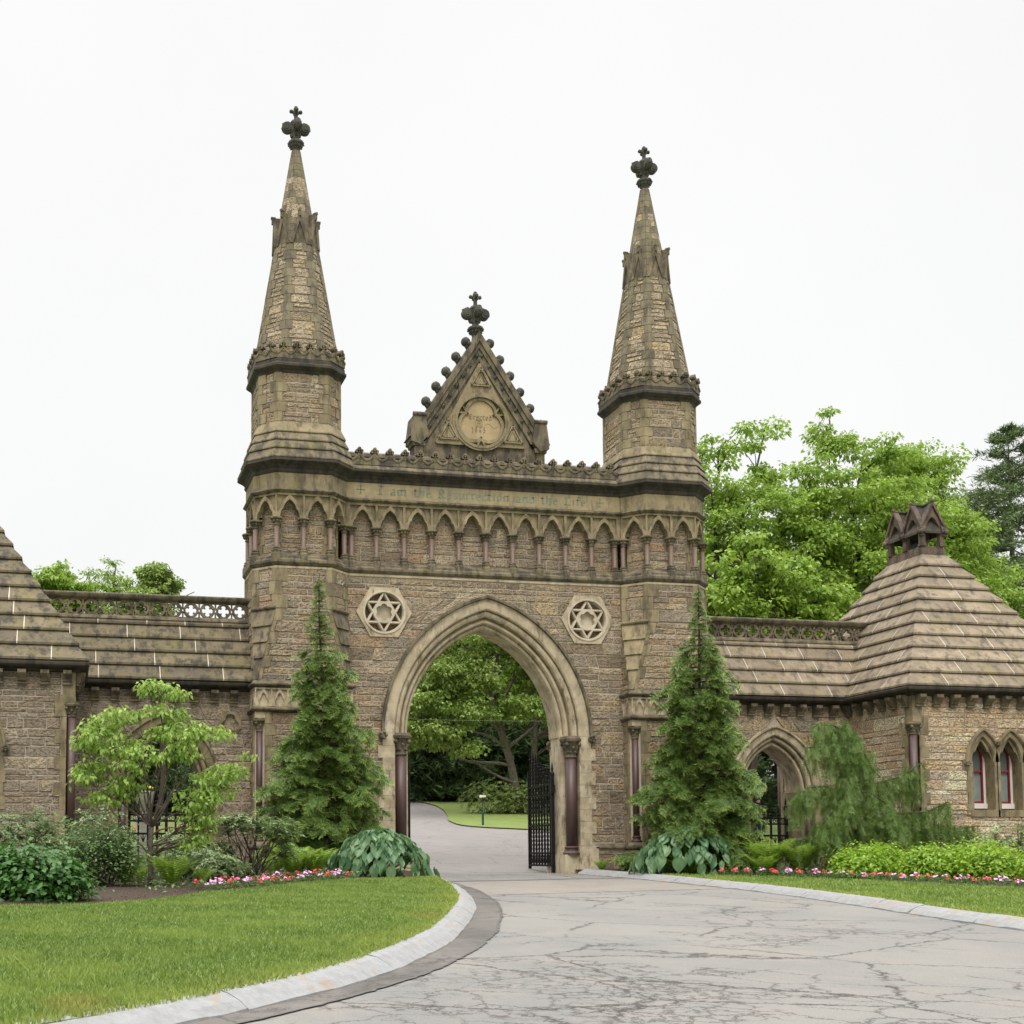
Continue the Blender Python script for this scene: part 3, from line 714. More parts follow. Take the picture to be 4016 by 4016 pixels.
# jamb quoins
for s_ in (-1, 1):
    mq = MB()
    for i in range(9):
        a = .85+i*.372; b = a+.366; ww = (.38, .52)[i % 2]
        u0, u1 = sorted((s_*2.92, s_*(2.92+ww))); fbox(mq, F0, u0, u1, -.2, .045+.004*random.random(), a, b)
    u0, u1 = sorted((s_*2.86, s_*3.5)); fbox(mq, F0, u0, u1, -1.5, .07, -.3, .84)
    u0, u1 = sorted((s_*2.40, s_*2.93)); fbox(mq, F0, u0, u1, -1.45, .05, -.3, .58)
    u0, u1 = sorted((s_*2.45, s_*3.12)); fbox(mq, F0, u0, u1, -1.2, -.3, .5, 4.25)
    u0, u1 = sorted((s_*2.93, s_*3.3)); fbox(mq, F0, u0, u1, -1.52, -1.1, -.3, 4.25)
    for i in range(9):
        a = .6+i*.40; u0, u1 = sorted((s_*2.44, s_*2.60)); fbox(mq, F0, u0, u1, -.52-.02*random.random(), -.285-.015*random.random(), a+.005, a+.395)
    mq.build('jamb_blocks', SANDP, G)
for s_ in (-1, 1):
    m = MB(); u0, u1 = sorted((s_*3.42, s_*4.42)); m.loft([[F0(u0,d,z) for d,z in ((-.1,.72),(.07,.77),(.07,.82),(0,.92),(-.1,.92))], [F0(u1,d,z) for d,z in ((-.1,.72),(.07,.77),(.07,.82),(0,.92),(-.1,.92))]])
    m.build('plinth_moulding', SANDD, G)
# archivolt: hood, outer order with roll, hollow, inner order
m = MB()
arch_sweep(m, F0, 0, ZS, A_, [(4.29,-.02),(4.29,.07),(4.31,.13),(4.38,.13),(4.40,.09),(4.38,-.02)]); hood = m.build('hood_mould', SANDD, G)
m = MB()
arch_sweep(m, F0, 0, ZS, A_, [(3.98,-.3),(3.96,.01),(4.0,.045),(4.06,.05),(4.29,.05),(4.30,-.3)])
arch_sweep(m, F0, 0, ZS, A_, [(3.80,-.5),(3.78,-.18),(3.80,-.10),(3.86,-.06),(3.93,-.06),(3.97,-.12),(4.0,-.5)])
arch_sweep(m, F0, 0, ZS, A_, [(3.60,-.7),(3.60,-.28),(3.64,-.21),(3.70,-.21),(3.75,-.28),(3.81,-.34),(3.82,-.7)])
arch_sweep(m, F0, 0, ZS, A_, [(3.47,-1.2),(3.47,-.42),(3.50,-.36),(3.56,-.34),(3.62,-.40),(3.62,-1.2)])
arch_sweep(m, F0, 0, ZS, A_, [(3.62,-1.5),(3.62,-1.1),(4.15,-1.1),(4.15,-1.5)])
m.build('archivolt', SANDP, G)
for s_ in (-1, 1):
    column(G, s_*2.70, .13, .84, 3.54, 4.2, .168, baseh=.27)
    c = column(G, s_*2.62, 1.28, .84, 3.60, 4.15, .12, SANDP, baseh=.2)
    b = MB(); b.ball(F0(s_*3.31, .10, 4.12), .13, 9, 6, (1,.8,1))
    for j in range(5): b.ball(F0(s_*3.31+.09*cos(j*1.26), .19, 4.12+.09*sin(j*1.26)), .05, 6, 4)
    b.build('label_stop', SANDD, G)
# star rosettes
for s_ in (-1, 1):
    cc = (s_*3.24, 7.83); hx = polyr(6, .86)
    m = MB(); annulus(m, F0, cc, hx, lambda t: .62, -.45, .06, 72)
    o = m.build('rosette', SANDP, G)
    m = MB(); disc(m, F0, cc, .63, -.45, -.20); m.build('recess', RUB, o)
    m = MB()
    annulus(m, F0, cc, lambda t: .66, lambda t: .60, .06, .085, 48); annulus(m, F0, cc, lambda t: .622, lambda t: .585, -.3, .03, 48)
    for tr in (0, 1):
        v = [(cc[0]+.60*cos(pi/2+tr*pi+2*pi*j/3), cc[1]+.60*sin(pi/2+tr*pi+2*pi*j/3)) for j in range(3)]
        for j in range(3):
            a, b = np.array(v[j]), np.array(v[(j+1)%3]); d = (b-a)/np.linalg.norm(b-a); n_ = np.array((-d[1], d[0]))
            for wd, dd in ((.036, .02+tr*.003), (.02, .045+tr*.003)):
                q = [a-n_*wd, b-n_*wd, b+n_*wd, a+n_*wd]; fpoly(m, F0, [tuple(x) for x in q], -.15, dd)
    annulus(m, F0, cc, lambda t: .325, lambda t: .205+.055*abs(sin(3*t)), -.22, .052, 72)
    disc(m, F0, cc, .27, -.2, -.09); m.build('star_tracery', CREAM, o)
# belt, arcade, strings, inscription, cornice
m = MB(); xmould(m, -4.45, 4.45, [(.1,8.88),(-.035,8.90),(-.04,8.96),(.1,8.97)]); m.build('pale_fillet', SANDP, G)
m = MB(); xmould(m, -4.45, 4.45, [(.3,8.97),(-.045,9.0),(-.10,9.07),(-.10,9.14),(-.03,9.20),(-.03,9.26),(.27,9.44)]); m.build('belt_course', SANDD, G)
ar = MB()
for i in range(10): bay(ar, F0, -3.881+.8625*i, .431)
fbox(ar, F0, -4.45, -4.31, -.26, -.002, 10.4, 11.16); fbox(ar, F0, 4.31, 4.45, -.26, -.002, 10.4, 11.16)
ar.build('arcade_arches', SAND, G)
ped = MB()
for i in range(9):
    x = -3.45+.8625*i; ped = MB(); ped.lathe((x, .06, 9.16), [(.17,0),(.16,.16),(.13,.22)], 6); ped.build('pedestal', SANDD, colonnette(G, x, .06, 9.52))
for s_ in (-1, 1): ped = MB(); ped.lathe((s_*4.22, .05, 9.16), [(.17,0),(.16,.16),(.13,.22)], 6); ped.build('pedestal', SANDD, colonnette(G, s_*4.22, .05, 9.52))
m = MB(); xmould(m, -4.45, 4.45, [(.1,11.13),(-.05,11.16),(-.095,11.21),(-.08,11.25),(.1,11.29)]); m.build('string_course', SANDD, G)
m = MB()
xs_ = [-4.42,-3.3,-2.15,-1.2,-.1,.75,1.7,2.6,3.3,4.42]
for a, b in zip(xs_[:-1], xs_[1:]): m.box(a+.003, b-.003, -.012, .3, 11.285, 11.76)
band = m.build('inscription_band', BAND, G)
m = MB()
write(m, F0, '+', -4.05, 11.42, .21, .0, .017, nib=.2)
write(m, F0, 'I am the Resurrection and the Life.', -3.45, 11.41, .2, .0, .017, nib=.22, track=.06, width=6.85)
write(m, F0, '+', 3.62, 11.42, .21, .0, .017, nib=.2)
m.build('lettering', INK, band)
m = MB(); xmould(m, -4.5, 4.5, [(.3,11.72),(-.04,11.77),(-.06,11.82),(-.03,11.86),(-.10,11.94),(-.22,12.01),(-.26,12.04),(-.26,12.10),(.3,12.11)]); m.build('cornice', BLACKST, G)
m = MB(); xmould(m, -4.3, 4.3, [(.3,12.09),(-.255,12.11),(-.245,12.15),(-.15,12.26),(.3,12.27)]); m.build('coping', SANDD, G)
m = MB(); xmould(m, -4.3, 4.3, [(.4,12.2),(.4,12.62),(.34,12.68),(.36,12.78),(.62,12.90),(1.0,12.93),(1.5,12.6),(1.5,11.9)]); m.build('parapet_back', SANDD, G)
cm = crest_piece(.473).mesh('crest', SANDD)
for i in range(18): link('crest', cm, G, (-4.02+.473*i, -.09, 12.262))
# ---- pediment
FP = Fr((0,.55), (1,0), (0,-1))
P = MB(); fpoly(P, FP, [(-1.98,12.3),(1.98,12.3),(1.98,13.2),(1.72,13.3),(0,16.45),(-1.72,13.3),(-1.98,13.2)], -.6, 0)
ped_ = P.build('pediment', SANDD, G)
m = MB()
def rake(mb, off0, off1, d0, d1, z_end=13.45):
    """bars parallel to the rakes; off measured inward (horizontally) from the outer line x = (16.95-z)*.655"""
    for s_ in (-1, 1):
        X = lambda z, off: s_*max(0, (16.95-z)*.655-off)
        za, zb = 16.95-off0/.655, 16.95-off1/.655
        p = [(X(z_end, off0), z_end), (0, za), (0, zb), (X(z_end, off1), z_end)]
        fpoly(mb, FP, p if s_ < 0 else p[::-1], d0, d1)
rake(m, .0, .20, -.62, .12); rake(m, .20, .34, -.3, .07)
rake(m, .34, .52, -.3, .015); rake(m, .52, .62, -.3, .06)
m.build('raking_moulding', SANDD, ped_)
for s_ in (-1, 1):
    rb = MB()
    for i in range(9):
        z = 13.5+i*.335; x = s_*((16.95-z)*.655-.43)
        rb.ball(FP(x, .04, z), .055, 7, 5); rb.ball(FP(x+.035, .05, z+.06), .035, 6, 4); rb.ball(FP(x-.03, .05, z-.05), .03, 6, 4)
    rb.build('ballflower_band', FINST, ped_)
m = MB(); cc = (.03, 14.05); _T = [(-1.47,13.28),(1.47,13.28),(0,15.98)]
def trir(t):
    best = 9.
    for j in range(3):
        (ax, az), (bx_, bz_) = _T[j], _T[(j+1) % 3]; dx, dz = cos(t), sin(t); ex, ez = bx_-ax, bz_-az; den = dx*ez-dz*ex
        if abs(den) > 1e-9:
            r_ = ((ax-cc[0])*ez-(az-cc[1])*ex)/den
            if r_ > 0: best = min(best, r_)
    return best
annulus(m, FP, cc, trir, lambda t: .775, -.02, .085, 180); m.build('tympanum', SAND, ped_)
for s_ in (-1, 1):
    k = MB()
    u0, u1 = sorted((s_*1.78, s_*2.2))
    fpoly(k, FP, [(s_*1.70,13.5),(s_*1.78,14.12),(s_*2.16,14.12),(s_*2.24,13.5),(s_*2.24,13.3),(s_*1.95,13.2)][::-1 if s_ > 0 else 1], -.55, .16)
    k.tube([FP(s_*1.76,.14,14.15), FP(s_*2.18,.14,14.15)], .07, 10); k.tube([FP(s_*1.97,-.55,14.15), FP(s_*1.97,.16,14.15)], .08, 8)
    fbox(k, FP, min(s_*1.85,s_*2.12), max(s_*1.85,s_*2.12), -.5, .06, 12.3, 13.22)
    fpoly(k, FP, [(s_*1.80,13.18),(s_*2.17,13.18),(s_*2.2,13.32),(s_*1.77,13.32)][::-1 if s_ < 0 else 1], -.5, .10)
    k.build('kneeler', SANDD, ped_)
    for i in range(5):
        z = 14.62+i*.50; x = s_*((16.95-z)*.655+.06); c = MB()
        bx_, bz_ = x+s_*.12, z-.02+.03
        c.tube([FP(x-s_*.10,-.1,z-.34), FP(x-s_*.01,-.1,z-.16), FP(x+s_*.09,-.1,z-.02)], [.11,.12,.115], 8)
        c.ball(FP(bx_, -.1, z+.03), .15, 12, 8); c.ball(FP(bx_-s_*.09, .02, z-.06), .075, 7, 5); c.ball(FP(bx_-s_*.06, -.05, z-.13), .07, 7, 5); c.ball(FP(bx_-s_*.02, -.1, z+.17), .03, 5, 4); c.ball(FP(x-s_*.02, .0, z-.12), .05, 6, 4); c.ball(FP(x-s_*.03, -.05, z-.2), .05, 6, 4)
        c.build('ball_crocket', FINST, ped_)
m = MB()
cc = (.03, 14.05)
annulus(m, FP, cc, lambda t: .93, lambda t: .86, .08, .115, 56); annulus(m, FP, cc, lambda t: .86, lambda t: .775, .08, .14, 56)
def tref(R0, Rl, off):
    def f(t):
        best = 0
        for a in (pi/2, pi/2+2*pi/3, pi/2-2*pi/3):
            dx, dz = off*cos(a), off*sin(a); b = dx*cos(t)+dz*sin(t); q = b*b-(off*off-Rl*Rl)
            if q > 0: best = max(best, b+sqrt(q))
        return max(best, R0)
    return f
annulus(m, FP, cc, lambda t: min(.765, tref(.3,.46,.27)(t)+.075), tref(.3,.44,.25), .0, .075, 96)
for a in (pi/6, 5*pi/6, -pi/2):
    for da in (-.16, .16):
        p0 = (cc[0]+.47*cos(a), cc[1]+.47*sin(a)); p1 = (cc[0]+.77*cos(a+da), cc[1]+.77*sin(a+da)); d = np.array(p1)-np.array(p0); d /= np.linalg.norm(d); n_ = (-d[1]*.028, d[0]*.028)
        q = [(p0[0]-n_[0],p0[1]-n_[1]),(p1[0]-n_[0],p1[1]-n_[1]),(p1[0]+n_[0],p1[1]+n_[1]),(p0[0]+n_[0],p0[1]+n_[1])]; fpoly(m, FP, q, .0, .078)
for (px, pz, k_) in ((.03, 15.18, 1.), (-1.03, 13.42, 1.), (1.06, 13.42, 1.)):     # sunk triangles with moulded edges
    tri = [(px-.34*k_, pz), (px+.34*k_, pz), (px, pz+.62*k_)]
    for j in range(3):
        if j == 0 and pz > 15: pass
        a, b = np.array(tri[j]), np.array(tri[(j+1)%3]); d = (b-a)/np.linalg.norm(b-a); n_ = np.array((-d[1], d[0]))
        for off_, dd in ((0, .13), (.07, .105)):
            q = [a+n_*off_, b+n_*off_, b+n_*(off_+.04), a+n_*(off_+.04)]; fpoly(m, FP, [tuple(x) for x in q], 0, dd)
m.build('medallion_moulding', SAND, ped_)
pl = MB(); disc(pl, FP, cc, tref(.3,.44,.25), .0, .02, 72); pl = pl.build('date_plaque', PANEL, ped_)
m = MB(); write(m, FP, 'Erected', -.36, 14.14, .12, .02, .032, nib=.16, track=.08, width=.78)
write(m, FP, '1865', -.26, 13.73, .135, .02, .032, nib=.13, track=.32, width=.5)
write(m, FP, 'A', -.075, 13.95, .12, .02, .032, nib=.22)
for q in ((-.13,-.115,13.91,14.13),(.07,.085,13.91,14.13)): fbox(m, FP, q[0], q[1], .02, .032, q[2], q[3])
fbox(m, FP, -.115, .07, .02, .032, 13.91, 13.925); fbox(m, FP, -.115, .07, .02, .032, 14.115, 14.13)
for a, b in zip(((.18,13.98),(.24,14.03),(.33,14.02),(.40,13.94),(.50,13.90)), ((.24,14.03),(.33,14.02),(.40,13.94),(.50,13.90),(.60,13.96))):
    fpoly(m, FP, [(a[0],a[1]-.012),(b[0],b[1]-.012),(b[0],b[1]+.006),(a[0],a[1]+.006)], .02, .026)
m.build('lettering', m_plain('carved_brown', (.27,.20,.105), (.22,.16,.085)), pl)
finial(ped_, .0, .85, 16.88, 1.02, FINST)
m = MB(); m.lathe((0,.85,16.4), [(.3,0),(.14,.35),(.12,.55)], 8); m.build('finial_foot', SANDD, ped_)
# ---------------------------------------------------------------- wings and lodges
def arch_part(mb, F, cx, zs, a, prof, sL, sR, n=22):
    """like arch_sweep but each side starts at a height fraction"""
    rings = []; cols = [arch_pts(R, a, n) for R, d in prof]
    for i in range(sR, n+1): rings.append([F(cx+cols[k][i][0], prof[k][1], zs+cols[k][i][1]) for k in range(len(prof))])
    for i in range(n-1, sL-1, -1): rings.append([F(cx-cols[k][i][0], prof[k][1], zs+cols[k][i][1]) for k in range(len(prof))])
    mb.loft(rings)
def corbel_mesh():
    m = MB(); prof = [(-.05,-.36),(.10,-.36),(.10,-.30),(.13,-.28),(.16,-.22),(.24,-.14),(.28,-.09),(.28,0),(-.05,0)]
    m.loft([[(u, -d, z) for d, z in prof] for u in (-.11,.11)]); m.box(-.125,.125,-.12,.05,-.36,-.325); return m.mesh('corbel', SANDD)
CORB = corbel_mesh()
def slabs(ms, mj, n, zz, side, wmin=1.1, wmax=1.9, e=.08):
    """side(z, e) -> ((x,y),(x,y)) left and right ends of the roof face at height z, pushed out by e"""
    for i in range(n):
        a, b = zz[i], zz[i+1]
        L0, R0 = map(np.array, side(a, e)); L1, R1 = map(np.array, side(b, .008)); Li, Ri = map(np.array, side(a, -.12)); Lj, Rj = map(np.array, side(b, -.2))
        W = np.linalg.norm(R0-L0); cuts = [0.]; t = random.uniform(.25, 1)*wmax/W
        W1 = np.linalg.norm(R1-L1)
        while t < 1-.45/W: cuts.append(t); t += random.uniform(wmin, wmax)/W
        cuts.append(1.)
        hip0 = (L1-L0); 
        # joints run straight up the slope: shift by the hip inset
        ux = (R0-L0)/W; sh0 = float(np.dot(L1-L0, ux)); 
        def T1(t_):
            s = t_*W; return min(1., max(0., (s-sh0)/W1)) if 0 < t_ < 1 else t_
        P = lambda A, B, t_: tuple(A+(B-A)*t_)
        th = .06
        for c0, c1 in zip(cuts[:-1], cuts[1:]):
            d0, d1 = T1(c0), T1(c1)
            q = [P(L0,R0,c0)+(a,), P(L0,R0,c1)+(a,), P(Li,Ri,c1)+(a+.01,), P(Li,Ri,c0)+(a+.01,)]
            r = [P(L0,R0,c0)+(a+th,), P(L0,R0,c1)+(a+th,), P(L1,R1,d1)+(b+.012,), P(L1,R1,d0)+(b+.012,)]
            ms.add(q+r, [(0,1,5,4),(4,5,6,7),(0,3,2,1)])
        for c in cuts[1:-1]:
            d = T1(c)
            if d <= .005 or d >= .995: continue
            g_ = .013; off = (L0-Li); off = np.array((-(ux[1]), ux[0])); 
            if np.dot(off, L0-Li) < 0: off = -off
            k0, k1 = g_/W, g_/max(W1, .1)
            e0 = np.array(P(L0,R0,c)); e1 = np.array(P(L1,R1,d))
            w0 = ux*g_
            o_ = off*.006
            pts = [tuple(e0-w0+o_)+(a+.005,), tuple(e0+w0+o_)+(a+.005,), tuple(e0+w0+o_)+(a+th+.004,), tuple(e0-w0+o_)+(a+th+.004,), tuple(e1+w0*.8+o_)+(b+.016,), tuple(e1-w0*.8+o_)+(b+.016,)]
            mj.add(pts, [(0,1,2,3),(3,2,4,5)])
CZ = [5.62+.4345*i for i in range(12)]
def wing(s):
    W = thing('side_wing', 'low stone wing with pierced railing, joining the '+('left lodge' if s < 0 else 'right lodge')+' to its gate tower', 'wing', (s*9.8, 1, 0), 'low wings with pierced railings')
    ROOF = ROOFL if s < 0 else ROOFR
    F = Fr((0,.3), (1,0), (0,-1)); c = s*9.72; a = .55; zs = 2.6
    X0, X1 = sorted((s*7.0, s*12.5))
    m = MB(); arch_wall(m, F, X0, X1, 2.3, 5.5, c, zs, a, 2.02, -1.4, 0)
    for q in ((X0, c-1.45), (c+1.45, X1)): fbox(m, F, q[0], q[1], -1.4, 0, -.3, 2.35)
    m.build('wall', MORT, W)
    def ext(z):
        h = 1.52 if z < zs else arc_half(2.12, a, z-zs)
        return [(X0, c-h), (c+h, X1)] if h > .02 else [(X0, c), (c, X1)]
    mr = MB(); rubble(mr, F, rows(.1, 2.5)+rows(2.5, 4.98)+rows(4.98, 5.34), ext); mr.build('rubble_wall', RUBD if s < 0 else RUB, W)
    m = MB()
    arch_sweep(m, F, c, zs, a, [(2.09,-.02),(2.09,.06),(2.12,.10),(2.17,.10),(2.19,.06),(2.18,-.02)])
    arch_sweep(m, F, c, zs, a, [(1.88,-.3),(1.86,0),(1.90,.035),(2.09,.035),(2.10,-.3)])
    arch_sweep(m, F, c, zs, a, [(1.74,-.4),(1.72,-.12),(1.76,-.07),(1.84,-.07),(1.87,-.14),(1.88,-.4)])
    arch_sweep(m, F, c, zs, a, [(1.57,-1.1),(1.57,-.25),(1.60,-.2),(1.66,-.2),(1.72,-.27),(1.74,-1.1)])
    m.build('archivolt', SANDP if s > 0 else SAND, W)
    for k in (-1, 1):
        m = MB()
        for i in range(7):
            u0, u1 = sorted((c+k*1.33, c+k*(1.6+.09*(i % 2)))); fbox(m, F, u0, u1, -.3, .04, .05+i*.36, .405+i*.36)
        u0, u1 = sorted((c+k*1.03, c+k*1.4)); fbox(m, F, u0, u1, -1.35, -.27, -.3, 2.62)
        column(W, c+k*1.2, .42, .45, 2.22, 2.6, .10, baseh=.2)
        m.build('jamb_blocks', SAND, W)
    # trefoil panel
    m = MB(); cc = (s*7.83, 4.43); f = lambda t: max(.1, *[(lambda b: b+sqrt(max(0, b*b-(.11**2-.13**2))) if b*b-(.11**2-.13**2) > 0 else 0)(.11*cos(t-q)) for q in (pi/2, pi/2+2.094, pi/2-2.094)])
    annulus(m, F, cc, polyr(8, .36, pi/8), lambda t: f(t)+.02, -.05, .075, 64); disc(m, F, cc, .3, -.02, .012)
    annulus(m, F, cc, lambda t: f(t)+.055, lambda t: f(t)+.02, .04, .10, 64); m.build('trefoil_panel', SAND, W)
    # eaves
    m = MB(); xmould(m, X0, X1, [(.4,5.34),(.22,5.36),(.18,5.40),(.02,5.44),(-.05,5.47),(-.08,5.50),(-.10,5.56),(-.08,5.60),(.4,5.62)]); m.build('eaves_moulding', BLACKST, W)
    for i in range(9):
        x = s*(7.73+.573*i)
        if abs(x) < 12.3: link('corbel', CORB, W, (x, .3, 5.37))
    # roof
    Z = [5.62, 6.055, 6.49, 6.925, 7.36, 7.56]; ms, mj = MB(), MB()
    XR = sorted((s*7.0, s*14.2))
    ky = 1.0/1.94
    slabs(ms, mj, 5, Z, lambda z, e: ((XR[0], -.05+(z-5.62)*ky-e), (XR[1], -.05+(z-5.62)*ky-e)))
    ms.loft([[(x, y, z) for y, z in ((.12,5.5),(.98,7.2),(.84,7.5),(1.16,7.5),(1.02,7.2),(1.88,5.5))] for x in XR]); r = ms.build('roof', ROOF, W); mj.build('joint', WHITE, r)
    m = MB(); slabs(m, MB(), 4, Z, lambda z, e: ((XR[1], 2.05-(z-5.62)*ky+e), (XR[0], 2.05-(z-5.62)*ky+e))); m.build('rear_roof', ROOF, W)
    # railing
    R_ = MB(); FR = Fr((0,1.0), (1,0), (0,-1))
    XB = sorted((s*7.0, s*13.5))
    xmould(R_, XB[0], XB[1], [(.86,7.48),(.82,7.52),(.84,7.58),(.90,7.63),(1.10,7.63),(1.16,7.58),(1.18,7.52),(1.14,7.48)])
    xmould(R_, XB[0], XB[1], [(.92,8.10),(.86,8.14),(.84,8.17),(.82,8.22),(.82,8.26),(.88,8.29),(1.12,8.29),(1.18,8.26),(1.18,8.22),(1.14,8.14),(1.08,8.10)])
    ral = R_.build('railing', SANDD, W)
    key = 'trac'
    if key not in CRM:
        t = MB(); FL = Fr((0,0), (1,0), (0,-1))
        def quat(tt):
            best = 0
            for q in (0, pi/2, pi, -pi/2):
                b = .10*cos(tt-q); dsc = b*b-(.10**2-.075**2)
                if dsc > 0: best = max(best, b+sqrt(dsc))
            return max(best, .07)
        annulus(t, FL, (0,.235), lambda tt: .225, quat, -.06, .06, 48)
        for k in (-1, 1): 
            annulus(t, FL, (k*.245,.235), lambda tt: .085, lambda tt: .04, -.055, .055, 16)
            fpoly(t, FL, [(k*.245-.02,.0),(k*.245+.02,.0),(k*.245+.02,.17),(k*.245-.02,.17)], -.05, .05); fpoly(t, FL, [(k*.245-.02,.3),(k*.245+.02,.3),(k*.245+.02,.48),(k*.245-.02,.48)], -.05, .05)
        fbox(t, FL, -.245, .245, -.058, .058, -.02, .025); fbox(t, FL, -.245, .245, -.058, .058, .445, .49)
        for dx, dz in ((.115,.115),(-.115,.115),(.115,-.115),(-.115,-.115)): fpoly(t, FL, [(dx*.55,.235+dz*.55),(dx*.75,.235+dz*.42),(dx*.95,.235+dz*.95),(dx*.42,.235+dz*.75)], -.04, .04)
        CRM[key] = t.mesh('tracery_panel', SANDD)
    for i in range(13): link('tracery_panel', CRM[key], ral, (s*(7.46+.489*i), 1.0, 7.63))
    return W
wing(-1); wing(1)

def window(Lg, F, cu, first=False, last=False):
    zs, a = 3.38, .55
    m = MB(); arch_part(m, F, cu, zs, a, [(1.08,-.02),(1.08,.06),(1.11,.10),(1.16,.10),(1.18,.05),(1.17,-.02)], 0 if first else 9, 0 if last else 9)
    arch_sweep(m, F, cu, zs, a, [(.92,-.42),(.92,-.02),(.95,.03),(1.08,.03),(1.09,-.42)])
    for k in (-1, 1): u0, u1 = sorted((cu+k*.37, cu+k*.485)); fbox(m, F, u0, u1, -.42, .03, 1.9, 3.385)
    fpoly(m, F, [(cu-.5,1.72),(cu+.5,1.72),(cu+.5,1.93),(cu-.5,1.93)], -.42, .05)
    # pointed trefoil soffit inside the head
    us = [0,.05,.1,.15,.19,.2,.25,.3,.34,.37]; zo = [4.02,3.98,3.9,3.82,3.74,3.70,3.68,3.6,3.5,3.38]; zt = [zs+ sqrt(max(0,.93**2-(u+a)**2)) for u in us]
    U = [cu-u for u in us[::-1]]+[cu+u for u in us[1:]]
    ZO = zo[::-1]+zo[1:]; ZT = zt[::-1]+zt[1:]
    strip(m, F, U, [min(x, y-.005) for x, y in zip(ZO, ZT)], ZT, -.40, -.06)
    o = m.build('window', SAND, Lg)
    fm = MB(); d0, d1 = -.46, -.40
    for k in (-1, 1):
        u0, u1 = sorted((cu+k*.24, cu+k*.285)); fbox(fm, F, u0, u1, d0, d1+.03, 2.14, 3.45)
    fbox(fm, F, cu-.28, cu+.28, d0, d1+.028, 2.14, 2.20); fbox(fm, F, cu-.28, cu+.28, d0, d1+.034, 3.09, 3.14)
    arch_sweep(fm, F, cu, 3.45, .55, [(.79,d0),(.79,d1+.03),(.835,d1+.03),(.835,d0)], 10)
    fm.build('frame', REDP, o)
    wf = MB()
    for k in (-1, 1):
        u0, u1 = sorted((cu+k*.285, cu+k*.37)); fbox(wf, F, u0, u1, d0, d1+.02, 2.05, 3.6)
    fbox(wf, F, cu-.37, cu+.37, d0, d1+.07, 1.98, 2.135); wf.build('sill', WHP, o)
    p = MB(); fbox(p, F, cu-.26, cu+.26, -.455, -.44, 2.1, 4.0); p.build('pane', GLASS, o)
    lt = MB()
    for k in (-1, 1):
        for i in range(-14, 15):
            pr = None
            for j in range(41):
                t = -.26+.52*j/40; z = 3.6+k*t*1.7+i*.085
                ok = 3.14 < z < 3.45+arc_half(.79, .55, 0)*0+ (sqrt(max(0, .79**2-(abs(t)+.55)**2)) if abs(t) < .24 else 0)
                if ok and abs(t) < .24:
                    if pr: 
                        fpoly(lt, F, [(cu+pr[0],pr[1]-.006),(cu+t,z-.006),(cu+t,z+.006),(cu+pr[0],pr[1]+.006)], -.438, -.430)
                    pr = (t, z)
                else: pr = None
    lt.build('leading', INKL, o)
    return o
def m_glass():
    m, t, b = nodes('grey_frosted_glass'); c = mixc(t, ramp(t, noise(t, 2.5, 3), [(.3,0),(.7,1)]), (.19,.22,.20), (.26,.29,.27))
    t.links.new(c, b.inputs['Base Color']); b.inputs['Roughness'].default_value = .25; return m
GLASS = m_glass(); INKL = m_plain('lead_strip', (.05,.055,.05), (.04,.045,.04), 3, .6, 0)

